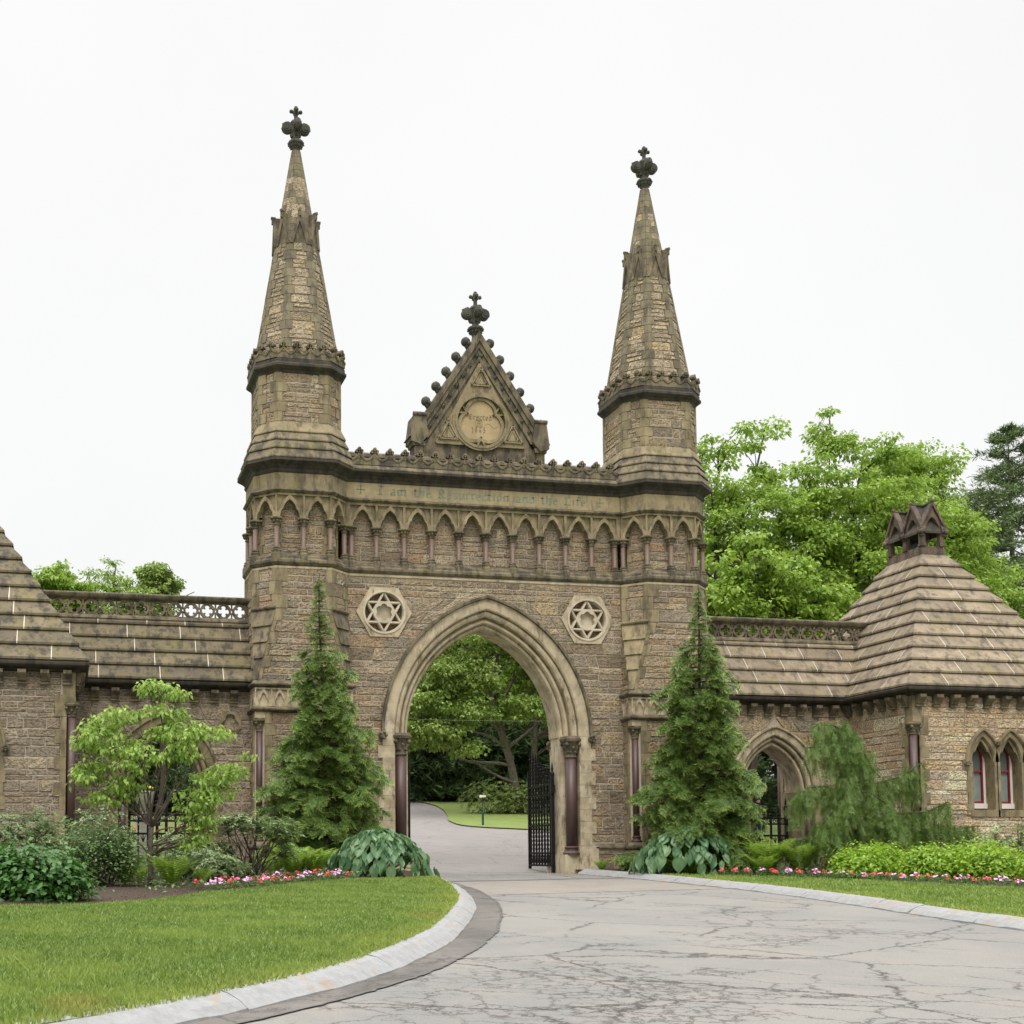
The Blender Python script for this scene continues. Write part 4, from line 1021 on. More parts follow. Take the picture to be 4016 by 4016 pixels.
LANT = m_sand('brown_lantern_stone', (.20,.135,.085), (.14,.095,.065), (.04,.033,.03), .46, .6, .1)
def lodge(s):
    Lg = thing('lodge', ('dark weathered stone lodge cut off by the left edge of the photo' if s < 0 else 'stone lodge with pyramid slab roof, gabled lantern on top and red framed windows'), 'lodge', (s*15.5, .7, 0), 'end lodges of the gatehouse')
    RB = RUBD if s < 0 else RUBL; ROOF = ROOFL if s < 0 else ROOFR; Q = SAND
    xi, xo, y0, y1 = 12.33, 18.45, -2.9, 4.4
    Ff = Fr((0,y0), (1,0), (0,-1)); Fs = Fr((s*xi,0), (0,-s*1.), (-s*1.,0))     # inner side faces the gate
    wins = [14.68, 15.62, 16.56]
    m = MB()
    def sbox(a, b, *r):
        u0, u1 = sorted((s*a, s*b)); fbox(m, Ff, u0, u1, *r)
    sbox(xi+.2, 14.2, -.5, 0, -.3, 5.5); sbox(17.05, xo, -.5, 0, -.3, 5.5); sbox(14.2, 17.05, -.5, 0, -.3, 1.9)
    for wx in wins: 
        u0, u1 = sorted((s*(wx-.47), s*(wx+.47))); arch_wall(m, Ff, u0, u1, 1.9, 5.5, s*wx, 3.38, .55, 1.0, -.5, 0)
    sbox(14.2, 14.22, -.5, 0, 1.9, 5.5); sbox(17.03, 17.05, -.5, 0, 1.9, 5.5); sbox(14.2, 17.05, -.6, -.5, 1.8, 4.3)
    u0, u1 = sorted((s*xi, s*(xi+.5))); m.box(u0, u1, y0+.2, y1, -.3, 5.5)
    u0, u1 = sorted((s*(xo-.5), s*xo)); m.box(u0, u1, y0+.4, y1, -.3, 5.5); m.box(*sorted((s*xi, s*xo)), y1-.5, y1-.01, -.3, 5.5)
    m.build('wall', MORT, Lg)
    mr = MB()
    def ef(z):
        o_ = [(xi+.35, xo)]
        if 1.9 < z < 3.4: o_ = [(xi+.35, 14.12), (17.12, xo)]
        elif z >= 3.4:
            h = arc_half(1.10, .55, z-3.38)
            if h > 0: o_ = [(xi+.35, wins[0]-h), (wins[2]+h, xo)] if h > .4 else [(xi+.35, wins[0]-h), (wins[0]+h, wins[1]-h), (wins[1]+h, wins[2]-h), (wins[2]+h, xo)]
        return [tuple(sorted((s*p, s*q))) for p, q in (o_ if s > 0 else o_[::-1])]
    for rr in (rows(0, 1.9), rows(1.9, 3.4, .3), rows(3.4, 3.85, .23), rows(3.85, 4.4, .28), rows(4.4, 5.0, .3), rows(5.0, 5.34)): rubble(mr, Ff, rr, ef)
    es = lambda z: [tuple(sorted((-s*(-(y0+.32))*-1 if 0 else s*2.58*1., -s*.25)))] if 0 else [tuple(sorted((-s*(y0+.32), -s*.3)))]
    rubble(mr, Fs, rows(0, 5.34), es); rubble(mr, Fs, rows(0, 5.34), lambda z: [tuple(sorted((-s*1.7, -s*(y1-.3))))])
    mr.build('rubble_wall', RB, Lg)
    mq = MB()
    for i in range(12):
        a, b = .02+i*.346, .02+i*.346+.34; wf, ws_ = ((.36,.50) if i % 2 else (.50,.36))
        u0, u1 = sorted((s*(xi+.2), s*(xi+wf))); fbox(mq, Ff, u0, u1, -.2, .04, a, b)
        u0, u1 = sorted((-s*(y0+.2), -s*(y0+ws_))); fbox(mq, Fs, u0, u1, -.2, .04, a, b)
        u0, u1 = sorted((-s*(y1-.0), -s*(y1-.3))); fbox(mq, Fs, u0, u1, -.2, .04, a, b)
        if .0 < a < 3.3 and a > 1.6:
            for wx, k in ((wins[0], -1), (wins[2], 1)):
                u0, u1 = sorted((s*(wx+k*.47), s*(wx+k*(.56+.06*(i % 2))))); fbox(mq, Ff, u0, u1, -.2, .036, a, b)
    X = sorted((s*(xi-.02), s*(xi+.50))); mq.box(X[0], X[1], y0-.045, y0+.5, 4.56, 4.75); 
    X = sorted((s*(xi-.02), s*(xi+.30))); mq.box(X[0], X[1], y0-.04, y0+.3, 4.75, 5.4)
    X = sorted((s*(xi+.22), s*(xi+.5))); mq.box(X[0], X[1], y0-.043, y0+.3, 4.18, 4.56); X = sorted((s*(xi-.043), s*(xi+.2))); mq.box(X[0], X[1], y0+.22, y0+.6, 4.18, 4.56)
    mq.build('quoins', Q, Lg)
    column(Lg, s*(xi+.07), y0+.08, .7, 4.16, 4.55, .112, baseh=.25)
    column(Lg, s*(xi+.02), y1-.02, .7, 4.16, 4.55, .10, baseh=.25)
    for i, wx in enumerate(wins):
        window(Lg, Ff, s*wx, *( (i == 0, i == 2) if s > 0 else (i == 2, i == 0)))
    for x, z in ((wins[0]-.6, 3.32), (wins[2]+.6, 3.32), ((wins[0]+wins[1])/2, 3.93), ((wins[1]+wins[2])/2, 3.93)):
        b = MB(); b.ball(Ff(s*x, .09, z), .085, 8, 6)
        for j in range(5): b.ball(Ff(s*x+.06*cos(j*1.26), .15, z+.06*sin(j*1.26)), .035, 5, 4)
        if z < 3.5: fbox(b, Ff, s*x-.13, s*x+.13, -.05, .035, z-.17, z+.1)
        b.build('label_stop', SANDD, Lg)
    # eaves
    m = MB(); E = [(0,5.34),(.10,5.36),(.14,5.40),(.27,5.44),(.33,5.47),(.36,5.50),(.37,5.56),(.34,5.61),(.1,5.63)]
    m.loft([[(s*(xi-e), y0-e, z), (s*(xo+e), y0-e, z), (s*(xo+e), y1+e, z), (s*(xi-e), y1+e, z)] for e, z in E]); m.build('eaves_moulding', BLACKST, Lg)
    for i in range(11):
        x = xi+.19+.582*i
        if x < xo: link('corbel', CORB, Lg, (s*x, y0, 5.37))
    for i in range(6): link('corbel', CORB, Lg, (s*xi, y0+.22+.56*i, 5.37), -s*pi/2)
    # roof
    def rect(z, e):
        t = (z-5.62)/4.78
        return (12.05+2.85*t-e, 18.75-3.0*t+e, -3.2+3.05*t-e, 4.7-3.1*t+e)
    ms, mj = MB(), MB()
    def side(k):
        def f(z, e):
            x0, x1, ya, yb = rect(z, e)
            return {0: ((s*x0, ya), (s*x1, ya)), 1: ((s*x1, ya), (s*x1, yb)), 2: ((s*x1, yb), (s*x0, yb)), 3: ((s*x0, yb), (s*x0, ya))}[k]
        return f
    for k in range(4): slabs(ms, mj, 11, CZ, side(k))
    ms.loft([[(s*x, y, z) for x, y in ((rect(z,-.3)[0],rect(z,-.3)[2]),(rect(z,-.3)[1],rect(z,-.3)[2]),(rect(z,-.3)[1],rect(z,-.3)[3]),(rect(z,-.3)[0],rect(z,-.3)[3]))] for z in (5.5, 10.4)])
    r = ms.build('roof', ROOF, Lg); mj.build('joint', WHITE, r)
    # stone lantern
    x0, x1, ya, yb = 14.88, 15.77, -.17, 1.62
    q = MB()
    for e, a, b in ((.0,10.38,10.62), (-.05,10.62,10.70)): q.box(*sorted((s*(x0-e), s*(x1+e))), ya-e, yb+e, a, b)
    # posts, trefoil heads, crossing gables
    ym = (ya+yb)/2; p = .10
    for x in (x0+p, x1-p):
        for y in (ya+p, ym, yb-p): q.box(s*x-.075, s*x+.075, y-.075, y+.075, 10.70, 11.36); q.box(s*x-.095, s*x+.095, y-.095, y+.095, 10.70, 10.78)
    lan = q.build('lantern', LANT, Lg)
    g_ = MB(); rf = MB()
    def gab(F, cu, hw, apex=12.08, zb=11.22):
        us = [0,.06,.11,.15,.17,.2,.23,.26]; k = (hw-.14)/.26; us = [u*k for u in us]; zo = [11.68,11.62,11.55,11.47,11.43,11.38,11.28,11.1]
        U = [cu-hw]+[cu-u for u in us[::-1]]+[cu+u for u in us[1:]]+[cu+hw]; ZO = [11.05]+zo[::-1]+zo[1:]+[11.05]
        ZT = [apex-(apex-zb)*abs(u-cu)/hw for u in U]
        strip(g_, F, U, ZO, ZT, -.12, 0)
        for sg in (-1, 1):
            fpoly(g_, F, [(cu+sg*(hw+.06), zb-.06), (cu+sg*(hw+.06), zb+.06), (cu, apex+.13), (cu, apex-.01)], -.13, .06)
            g_.ball(F(cu+sg*hw, .07, zb-.05), .085, 7, 5); g_.ball(F(cu+sg*hw, .0, zb-.16), .06, 7, 5)
        g_.ball(F(cu, .03, apex+.12), .06, 7, 5)
    Fl = Fr((s*(x0+.02),0), (0,-s*1.), (-s*1.,0)); Fr_ = Fr((s*(x1-.02),0), (0,s*1.), (s*1.,0)); Ffr = Fr((0,ya+.02), (1,0), (0,-1)); Fb = Fr((0,yb-.02), (-1,0), (0,1))
    h1 = (yb-ya)/4
    for cy_ in (ya+h1, yb-h1): gab(Fl, -s*cy_, h1); gab(Fr_, s*cy_, h1)
    gab(Ffr, s*(x0+x1)/2, (x1-x0)/2); gab(Fb, -s*(x0+x1)/2, (x1-x0)/2)
    g_.build('gable', LANT, lan)
    for cy_ in (ya+h1, yb-h1):
        for sg in (-1, 1):
            A = [(s*x0, cy_+sg*(h1+.03), 11.2), (s*x1, cy_+sg*(h1+.03), 11.2), (s*x1, cy_, 12.12), (s*x0, cy_, 12.12)]; B = [(x, y, z-.08) for x, y, z in A]
            rf.loft([B, A])
    xc = (x0+x1)/2; hx = (x1-x0)/2
    for sg in (-1, 1):
        A = [(s*xc+sg*(hx+.03), ya, 11.2), (s*xc+sg*(hx+.03), yb, 11.2), (s*xc, yb, 12.12), (s*xc, ya, 12.12)]; rf.loft([[(x, y, z-.08) for x, y, z in A], A])
    for cy_ in (ya+h1, yb-h1): rf.tube([(s*(x0-.03), cy_, 12.15), (s*(x1+.03), cy_, 12.15)], .05, 8)
    rf.tube([(s*xc, ya-.03, 12.15), (s*xc, yb+.03, 12.15)], .05, 8)
    rf.build('lantern_roof', BLACKST, lan)
    b = MB(); b.lathe((s*xc, ym, 10.72), [(.2,0),(.19,.04),(.14,.12),(.11,.22),(.04,.28)], 14); b.build('bell', LEAD, lan)
    return Lg
lodge(-1); lodge(1)

# ---------------------------------------------------------------- iron gates
def gate_leaf(label, hx, hy, ang, L, grp):
    g_ = thing('iron_gate', label, 'gate', (hx, hy, 0), grp)
    dx, dy = cos(ang), sin(ang); FG = Fr((hx, hy), (dx, dy), (-dy, dx))
    m = MB(); fbox(m, FG, 0, .09, -.05, .05, .02, 3.05); fbox(m, FG, -.02, .11, -.065, .065, 2.5, 2.75); m.lathe(FG(.045,0,3.05), [(.07,0),(.075,.06),(.03,.14),(.045,.2),(.0,.42)], 8)
    fbox(m, FG, L-.07, L, -.045, .045, .12, 3.3); m.build('stile', IRON, g_)
    m = MB()
    for z in (.24, .62, 1.50, 2.45, 2.75): fbox(m, FG, 0, L, -.035, .035, z-.03, z+.03)
    for z in (.24, .62, 1.5, 2.45, 2.75):
        for i in range(int(L/.1)): m.ball(FG(.06+i*.1, .045, z), .022, 5, 3)
    m.build('rail', IRON, g_)
    n = 8
    for i in range(n):
        u = .25+(L-.42)*i/(n-1); top = 3.15+.8*(i/(n-1))**.8
        b = MB(); pts = []
        nz = int((top-.3)/.05)
        # twisted square bar
        rings = [[FG(u+.042*cos(q*pi/2+j*.55), .042*sin(q*pi/2+j*.55), .26+(top-.3-.26)*j/nz) for q in range(4)] for j in range(nz+1)]
        b.loft(rings); b.lathe(FG(u,0,top-.32), [(.03,0),(.06,.05),(.03,.09),(.045,.14),(.02,.3),(.0,.42)], 6)
        for sg in (-1, 1):
            for zz in (2.95, ): b.tube([FG(u,0,zz-.05), FG(u+sg*.06,0,zz+.02), FG(u+sg*.07,0,zz+.1)], .012, 4)
        b.build('bar', IRON, g_)
    m = MB()
    for i in range(n-1):
        u = .25+(L-.42)*(i+.5)/(n-1)
        for z0_, z1_ in ((.3, .58),):
            zc = (z0_+z1_)/2; annulus(m, FG, (u, zc+.05), lambda t: .075, lambda t: .05, -.012, .012, 14); annulus(m, FG, (u, zc-.08), lambda t: .055, lambda t: .034, -.012, .012, 12)
    m.build('scroll_panel', IRON, g_)
    return g_
gate_leaf('right leaf of the tall black iron gate, swung open inside the big arch', 2.34, .72, RAD(88), 2.3, 'black iron gate leaves in the big arch')
gate_leaf('left leaf of the tall black iron gate, seen edge-on', -2.30, .72, RAD(75.5), 2.3, 'black iron gate leaves in the big arch')
def fence(label, cx):
    g_ = thing('iron_fence', label, 'iron fence', (cx, 1.35, 0), 'low iron gates in the wing arches')
    m = MB()
    for z in (.35, 1.20, 1.58, 1.76): m.box(cx-1.02, cx+1.02, 1.32, 1.38, z-.03, z+.03)
    for i in range(40): m.ball((cx-1+.05*i, 1.31, 1.76), .02, 5, 3)
    m.build('rail', IRON, g_)
    for i in range(8):
        x = cx-.96+1.92*i/7; b = MB(); th = .042 if i in (0,3,4,7) else .028
        top = 2.42 if i in (0,3,4,7) else 2.15
        b.box(x-th, x+th, 1.35-th, 1.35+th, .1, top-.3); b.lathe((x,1.35,top-.32), [(th,0),(.07,.06),(.03,.1),(.05,.16),(.0,.36)], 6)
        b.tube([(x,1.35,top-.42),(x-.08,1.35,top-.36),(x-.1,1.35,top-.26)], .013, 4); b.tube([(x,1.35,top-.42),(x+.08,1.35,top-.36),(x+.1,1.35,top-.26)], .013, 4)
        b.build('bar', IRON, g_)
    m = MB(); FG = Fr((cx,1.35), (1,0), (0,-1))
    for i in range(15): annulus(m, FG, (-.94+.134*i, 1.67), lambda t: .055, lambda t: .036, -.01, .01, 12)
    for i in range(7):
        u = -.82+.274*i
        for q in (-.5,0,.5): m.tube([FG(u,0,.95), FG(u+q*.1,0,1.1), FG(u+q*.17,0,1.17-abs(q)*.06)], .014, 4)
    m.build('scroll_band', IRON, g_)
fence('low black iron gate with spearheads in the left wing arch', -9.72)
fence('low black iron gate with spearheads in the right wing arch', 9.72)
# ---------------------------------------------------------------- ground, roads, lawns, kerbs
def gz(y):
    if y < -1: return .03*(y+1)
    if y < 2: return 0.
    if y < 46: return .095*(y-2)
    return 4.18+.03*(y-46)
def yrange(a, b, st):
    n = max(1, int(abs(b-a)/st)); ys = [a+(b-a)*i/n for i in range(n+1)]
    return sorted(set(ys+[y for y in (-1., 2., 46.) if min(a,b) < y < max(a,b)]))
def sheet(name, ys, fl, fr, h, mat, nx=1, bumpy=0., kind='structure'):
    vs, fs = [], []
    for y in ys:
        l, r = fl(y), fr(y)
        for i in range(nx+1):
            e = 0 if i in (0, nx) or bumpy == 0 else random.uniform(-bumpy, bumpy)
            vs.append((l+(r-l)*i/nx, y, gz(y)+(h(l+(r-l)*i/nx, y) if callable(h) else h)+e))
    k = nx+1
    for j in range(len(ys)-1):
        for i in range(nx): fs.append((j*k+i, j*k+i+1, (j+1)*k+i+1, (j+1)*k+i))
    m = MB(); m.add(vs, fs); o = m.build(name, mat); o['kind'] = kind; return o
def ip(pts):     # (x, y) points -> x(y)
    p = sorted([(y, x) for x, y in pts]); Y = [a for a, _ in p]; X = [b for _, b in p]
    return lambda y: float(np.interp(y, Y, X))
def smooth_ip(pts, st=.25):
    f = ip(pts); ys = sorted([y for _, y in pts]); Y = np.arange(ys[0], ys[-1]+st, st); X = np.array([f(y) for y in Y])
    k = np.hanning(9); k /= k.sum(); Xp = np.pad(X, 4, mode='edge'); X = np.convolve(Xp, k, 'valid')
    return lambda y: float(np.interp(y, Y, X))
kerbL = smooth_ip([(-2.5,-1.2),(-2.72,-3.5),(-3.1,-6.2),(-3.6,-8.8),(-4.4,-11.9),(-5.17,-14.45),(-6.38,-17.7),(-7.5,-20.45),(-8.52,-22.45),(-9.45,-24),(-10.45,-25.3),(-11.6,-26.5),(-13.4,-28),(-17,-30.4),(-24,-33.5)])
kerbR = smooth_ip([(2.35,-.9),(2.72,-3.4),(2.95,-6.5),(3.02,-9.2),(2.86,-11.6),(2.45,-14.3),(2.08,-16.4),(1.8,-18.2),(1.5,-20.5),(.9,-24),(.0,-30),(-.6,-36)])
bedL = smooth_ip([(-24,-15.6),(-16,-15.4),(-13.5,-15.2),(-12.3,-15.0),(-11.5,-14.5),(-10.5,-13.2),(-9.7,-11.7),(-8.6,-10.3),(-7.4,-8.5),(-5.9,-6.9),(-4.3,-6.1),(-3.3,-5.9)], .12)
bedR = smooth_ip([(3.4,-4.6),(4.9,-4.95),(5.6,-5.6),(6.3,-6.6),(7.0,-7.9),(7.7,-9.5),(8.5,-11.6),(9.6,-14.2),(11,-17.5),(12.5,-21)])
farR = smooth_ip([(15,2),(15,17.6),(13,18.8),(9.2,20),(6.9,21.4),(6.3,23),(6.7,26),(7.9,30),(9.2,35),(10.2,40),(10.6,46)])
def m_ground():
    m, t, b = nodes('rough_grass_ground')
    c = mixc(t, ramp(t, noise(t, .5, 5), [(.35,0),(.65,1)]), (.12,.17,.035), (.17,.20,.05)); c = mixc(t, ramp(t, noise(t, 14, 4, .7), [(.4,0),(.7,.6)]), c, (.06,.10,.02))
    t.links.new(c, b.inputs['Base Color']); b.inputs['Roughness'].default_value = .95; bump(t, b, noise(t, 30, 4, .7), .8, .04); return m
GROUND = m_ground()
def m_lawn():
    m, t, b = nodes('lawn_turf')
    c = mixc(t, ramp(t, noise(t, 1.3, 5), [(.35,0),(.65,1)]), (.10,.16,.035), (.14,.20,.045)); c = mixc(t, ramp(t, noise(t, 40, 3, .7), [(.4,0),(.7,.7)]), c, (.08,.11,.025))
    t.links.new(c, b.inputs['Base Color']); b.inputs['Roughness'].default_value = .95; return m
LAWN = m_lawn()
sheet('ground', yrange(-90, 46, 4)+[60,80,110,160,260,500], lambda y: -320, lambda y: 320, -.03, GROUND)
sheet('road', yrange(-60, 2, .5), lambda y: kerbL(y)-.1 if y > -33 else -60, lambda y: kerbR(y)+.1 if y > -36 else 12, 0.0, ROAD, 6)
far = yrange(2, 46, .8)
sheet('road', far, lambda y: -7.+.1*(y-2), farR, 0.004, FARRD, 8)
sheet('lawn', far, farR, lambda y: 60., lambda x, y: .06, m_plain('far_lawn_turf', (.17,.215,.05), (.13,.18,.035), 1.1, .95, .6, 50), 8)
ys = yrange(-9.9, -3.2, .12)
skew = lambda x: .31*x
def skewsheet(name, y0, y1, h, mat, x0=None, x1=None):
    vs, fs = [], []; n = 24
    for i in range(n+1):
        for yy in (y0, y1):
            t = i/n; yb = yy
            xl, xr = (kerbL(yy)+.02 if x0 is None else x0), (kerbR(yy)-.02 if x1 is None else x1)
            x = xl+(xr-xl)*t; y = yy+.28*(x+.3)+.03*sin(x*2.1); vs.append((x, y, gz(y)+h))
    for i in range(n): fs.append((2*i, 2*i+2, 2*i+3, 2*i+1))
    m = MB(); m.add(vs, fs); o = m.build(name, mat); o['kind'] = 'structure'
skewsheet('road_apron', -9.6, -4.3, .005, APRON)
skewsheet('road_seam', -4.45, -4.15, .010, SEAM)
patchR = smooth_ip([(-2.72,-4.5),(-3.28,-8.8),(-4.22,-12.83),(-5.15,-15.71),(-6.4,-19.04),(-7.6,-21.6),(-8.7,-23.5),(-9.6,-24.75),(-10.5,-25.85),(-11.4,-26.75),(-13.1,-28.25),(-17,-30.7),(-24,-33.8)])
jag = {round(y, 2): random.uniform(-.02, .02) for y in yrange(-33, -4.5, .1)}
sheet('road_patch', yrange(-33, -4.5, .1), lambda y: kerbL(y)-.02, lambda y: patchR(y)+jag.get(round(y, 2), 0), .009, PATCH, 2)
sheet('tar_joint', yrange(-33, -4.5, .1), lambda y: patchR(y)-.012+jag.get(round(y, 2), 0), lambda y: patchR(y)+.008+.03*random.random()+jag.get(round(y, 2), 0), .014, SEAM)
def kerb(f, side, y0, y1, lens):
    """sloped granite kerb stones laid end to end; side = +1 when the lawn lies to the right"""
    m = MB()
    # arc-length samples
    Y = np.linspace(y0, y1, 900); X = np.array([f(y) for y in Y]); S = np.concatenate([[0], np.cumsum(np.hypot(np.diff(X), np.diff(Y)))])
    P = lambda s_: np.array([np.interp(s_, S, X), np.interp(s_, S, Y)])
    s_ = 0
    while s_ < S[-1]-.5:
        L = random.uniform(*lens); e = min(s_+L, S[-1]); n = max(2, int((e-s_)/.3)); rings = []
        j0 = random.uniform(-.008,.008)
        for i in range(n+1):
            q = s_+.012+(e-s_-.024)*i/n; p = P(q); d = P(q+.05)-P(q-.05); d /= np.linalg.norm(d)
            nrm = np.array((d[1], -d[0])); 
            if nrm[0]*side < 0: nrm = -nrm
            w = [(-.0,-.06),(0.0+random.uniform(0,.012),.02+random.uniform(-.008,.012)),(.10+random.uniform(-.01,.01),.085+random.uniform(-.006,.006)),(.21,.14+j0+random.uniform(-.005,.005)),(.33+random.uniform(-.02,.02),.165+j0),(.37,.15),(.38,-.06)]
            rings.append([(p[0]+nrm[0]*a, p[1]+nrm[1]*a, gz(p[1]+nrm[1]*a)+b) for a, b in w])
        m.loft(rings); s_ = e
    o = m.build('kerb', KERB); o['kind'] = 'structure'; return o
kerb(kerbL, -1, -1.6, -33.4, (2.2, 3.6)); kerb(kerbR, 1, -1.0, -35, (1.3, 2.3))
sheet('lawn', yrange(-33.4, -5.8, .2), lambda y: (bedL(y) if y > -15.6 else -40.)-.05, lambda y: kerbL(y)-.36, .14, LAWN, 8)
sheet('lawn', yrange(-34, -4.6, .2), lambda y: kerbR(y)+.36, lambda y: (bedR(y) if y > -21 else 30)+.05, .14, LAWN, 4)
moundL = lambda x, y: .13+.10*min(1, max(0, (bedL(y)-x)/2.5))
sheet('flower_bed', yrange(-15.6, .6, .25), lambda y: -40. if y < -14 else -26., lambda y: (bedL(y) if y < -5.9 else kerbL(y)-.36), moundL, SOIL, 40, .012)
sheet('flower_bed', yrange(-21, .6, .25), lambda y: (bedR(y) if y < -4.6 else kerbR(y)+.36), lambda y: 32., lambda x, y: .13+.10*min(1, max(0, (x-bedR(y))/2.5)), SOIL, 40, .012)
bed = lambda x, y: gz(y)+(moundL(x, y) if x < 0 else .13+.10*min(1, max(0, (x-bedR(y))/2.5)))

# ---------------------------------------------------------------- grass blades
def m_grass():
    m, t, b = nodes('grass_blades')
    c = ramp(t, island(t), [(0, (.09,.165,.024)), (.5, (.18,.275,.05)), (.85, (.28,.385,.11)), (1, (.42,.50,.23))])
    c = mixc(t, ramp(t, noise(t, .9, 5, .65), [(.42,0),(.62,.6)]), c, (.33,.41,.09))
    at = t.nodes.new('ShaderNodeUVMap'); sp = t.nodes.new('ShaderNodeSeparateXYZ'); t.links.new(at.outputs[0], sp.inputs[0])
    c = mixc(t, sp.outputs[0], c, (.42,.45,.10)); c = mixc(t, sp.outputs[1], c, (.22,.15,.07))
    t.links.new(c, b.inputs['Base Color']); b.inputs['Roughness'].default_value = .55; b.inputs['Specular IOR Level'].default_value = .3
    tr = t.nodes.new('ShaderNodeBsdfTranslucent'); t.links.new(c, tr.inputs[0]); ms = t.nodes.new('ShaderNodeMixShader'); ms.inputs[0].default_value = .35
    t.links.new(b.outputs[0], ms.inputs[1]); t.links.new(tr.outputs[0], ms.inputs[2]); t.links.new(ms.outputs[0], t.nodes['Material Output'].inputs[0]); return m
def grass(name, n, xf, y0, y1, dens_near, edge, label):
    y = rng.uniform(y0, y1, n*4); lo = np.array([xf[0](v) for v in y]); hi = np.array([xf[1](v) for v in y]); lo = np.maximum(lo, -15.2+0*lo) if edge < 0 else lo
    hi = np.minimum(hi, 11+0*hi)
    x = rng.uniform(-16, 11, n*4); ok = (x > lo) & (x < hi)
    # more blades near the camera
    x, y = x[ok], y[ok]; dd = np.hypot(x+12.5, y+36.5); keep = rng.random(len(x)) < np.clip(14/dd, .25, 1); x, y = x[keep][:n], y[keep][:n]; N_ = len(x)
    dk = np.abs(x-np.array([(kerbL if edge < 0 else kerbR)(v) for v in y]))-.36
    z = np.array([gz(v) for v in y])+.135
    h = rng.uniform(.035, .075, N_)*(.7+.6*rng.random(N_)); 
    patch = .5+.5*np.sin(x*.9+1.3*np.sin(y*.7))*np.sin(y*1.1+x*.4)
    h *= .8+.4*patch
    a = rng.uniform(0, 2*pi, N_); wd = rng.uniform(.004, .009, N_)*np.clip(np.hypot(x+12.5, y+36.5)/14, 1, 2.2); la = rng.uniform(0, 2*pi, N_); ln = rng.uniform(.1, .8, N_)*h
    B = np.stack([x, y, z], 1); s_ = np.stack([np.cos(a)*wd, np.sin(a)*wd, 0*a], 1); T = B+np.stack([np.cos(la)*ln, np.sin(la)*ln, h], 1)
    M = B+np.stack([np.cos(la)*ln*.35, np.sin(la)*ln*.35, h*.6], 1)
    V = np.stack([B-s_, B+s_, M+s_*.8, T, M-s_*.8], 1).reshape(-1, 3); F = np.arange(5*N_).reshape(-1, 5)
    yel = np.clip(1-dk/ (1.0+.5*np.sin(y*1.7)), 0, 1)**1.5*.6*rng.random(N_)*1.3; brn = np.zeros(N_)
    for bx, by, br in ((-7.2,-18.1,.25),(-12.4,-26.3,.28)) if edge < 0 else ():
        brn = np.maximum(brn, np.clip(1.3-np.hypot(x-bx, (y-by)*.5)/br, 0, 1))
    yel = np.clip(np.maximum(yel, brn*.8), 0, .85); uv = np.repeat(np.stack([yel, brn*.7*rng.random(N_)], 1), 5, 0)
    o = link(name, np_mesh(name, V, F, GRASS, uv)); o['kind'] = 'stuff'; o['label'] = label; o['category'] = 'grass'; return o
GRASS = m_grass()
NG = 420000
grass('grass', NG, (lambda y: (bedL(y) if y > -15.6 else -40.)-.04, lambda y: kerbL(y)-.35), -29.5, -5.8, 1, -1, 'short green lawn grass, yellowing along the curved left kerb')
grass('grass', 110000, (lambda y: kerbR(y)+.35, lambda y: bedR(y)+.04), -21, -4.6, 1, 1, 'short green grass strip between the right kerb and the flower row')
# litter on the mulch
def crumbs():
    m = MB()
    for i in range(1500):
        if i % 3: 
            y = random.uniform(-15, -6); x = bedL(y)-abs(random.gauss(0, .8))-.02
        else: y = random.uniform(-14, -5); x = bedR(y)+abs(random.gauss(0, .8))+.02
        r = random.uniform(.008, .025); z = bed(x, y)+.01
        m.ball((x, y, z), r, 4, 2, (1, random.uniform(.4,1), .5))
    o = m.build('bark_chips', m_plain('bark_chips', (.14,.09,.055), (.06,.04,.03), 30, 1, 0)); o['kind'] = 'stuff'; o['label'] = 'brown bark chips scattered over the flower beds'; o['category'] = 'mulch'
crumbs()
# ---------------------------------------------------------------- vegetation
def U3(n): v = rng.normal(size=(n, 3)); return v/np.linalg.norm(v, axis=1)[:, None]
def frames(d, up):
    """d (n,3) leaf axis, up approx normal -> side, normal"""
    s = np.cross(d, up); s /= np.linalg.norm(s, axis=1)[:, None]+1e-9; nn = np.cross(s, d); return s, nn
def leaves(P, D, UPV, L, Wd, fold=.25, droop=.0):
    """each leaf: folded pointed blade of 6 verts / 4 tris as 2 quads. returns V (n*6), F quads"""
    n = len(P); D = D/np.linalg.norm(D, axis=1)[:, None]; s, nn = frames(D, UPV); L = np.broadcast_to(L, n)[:, None]; W_ = np.broadcast_to(Wd, n)[:, None]
    dr = -np.array([0, 0, 1.])*droop*L
    b = P; m1 = P+D*L*.45+nn*0; t = P+D*L+dr
    l = P+D*L*.42-s*W_*.5+nn*W_*fold+dr*.3; r = P+D*L*.42+s*W_*.5+nn*W_*fold+dr*.3; c = m1+dr*.25
    V = np.stack([b, l, t, r, c], 1).reshape(-1, 3); i = np.arange(n)[:, None]*5
    F = np.concatenate([i+np.array([0,4,2,1])[None], i+np.array([0,3,2,4])[None]], 0); return V, F
def uvl(n): return np.tile(np.array([[0,0],[.5,0],[1,0],[.5,0],[.5,0]]), (n, 1))
def cat(parts):
    Vs, Fs, o = [], [], 0
    for V, F in parts: Vs.append(V); Fs.append(F+o); o += len(V)
    return np.concatenate(Vs), np.concatenate(Fs)

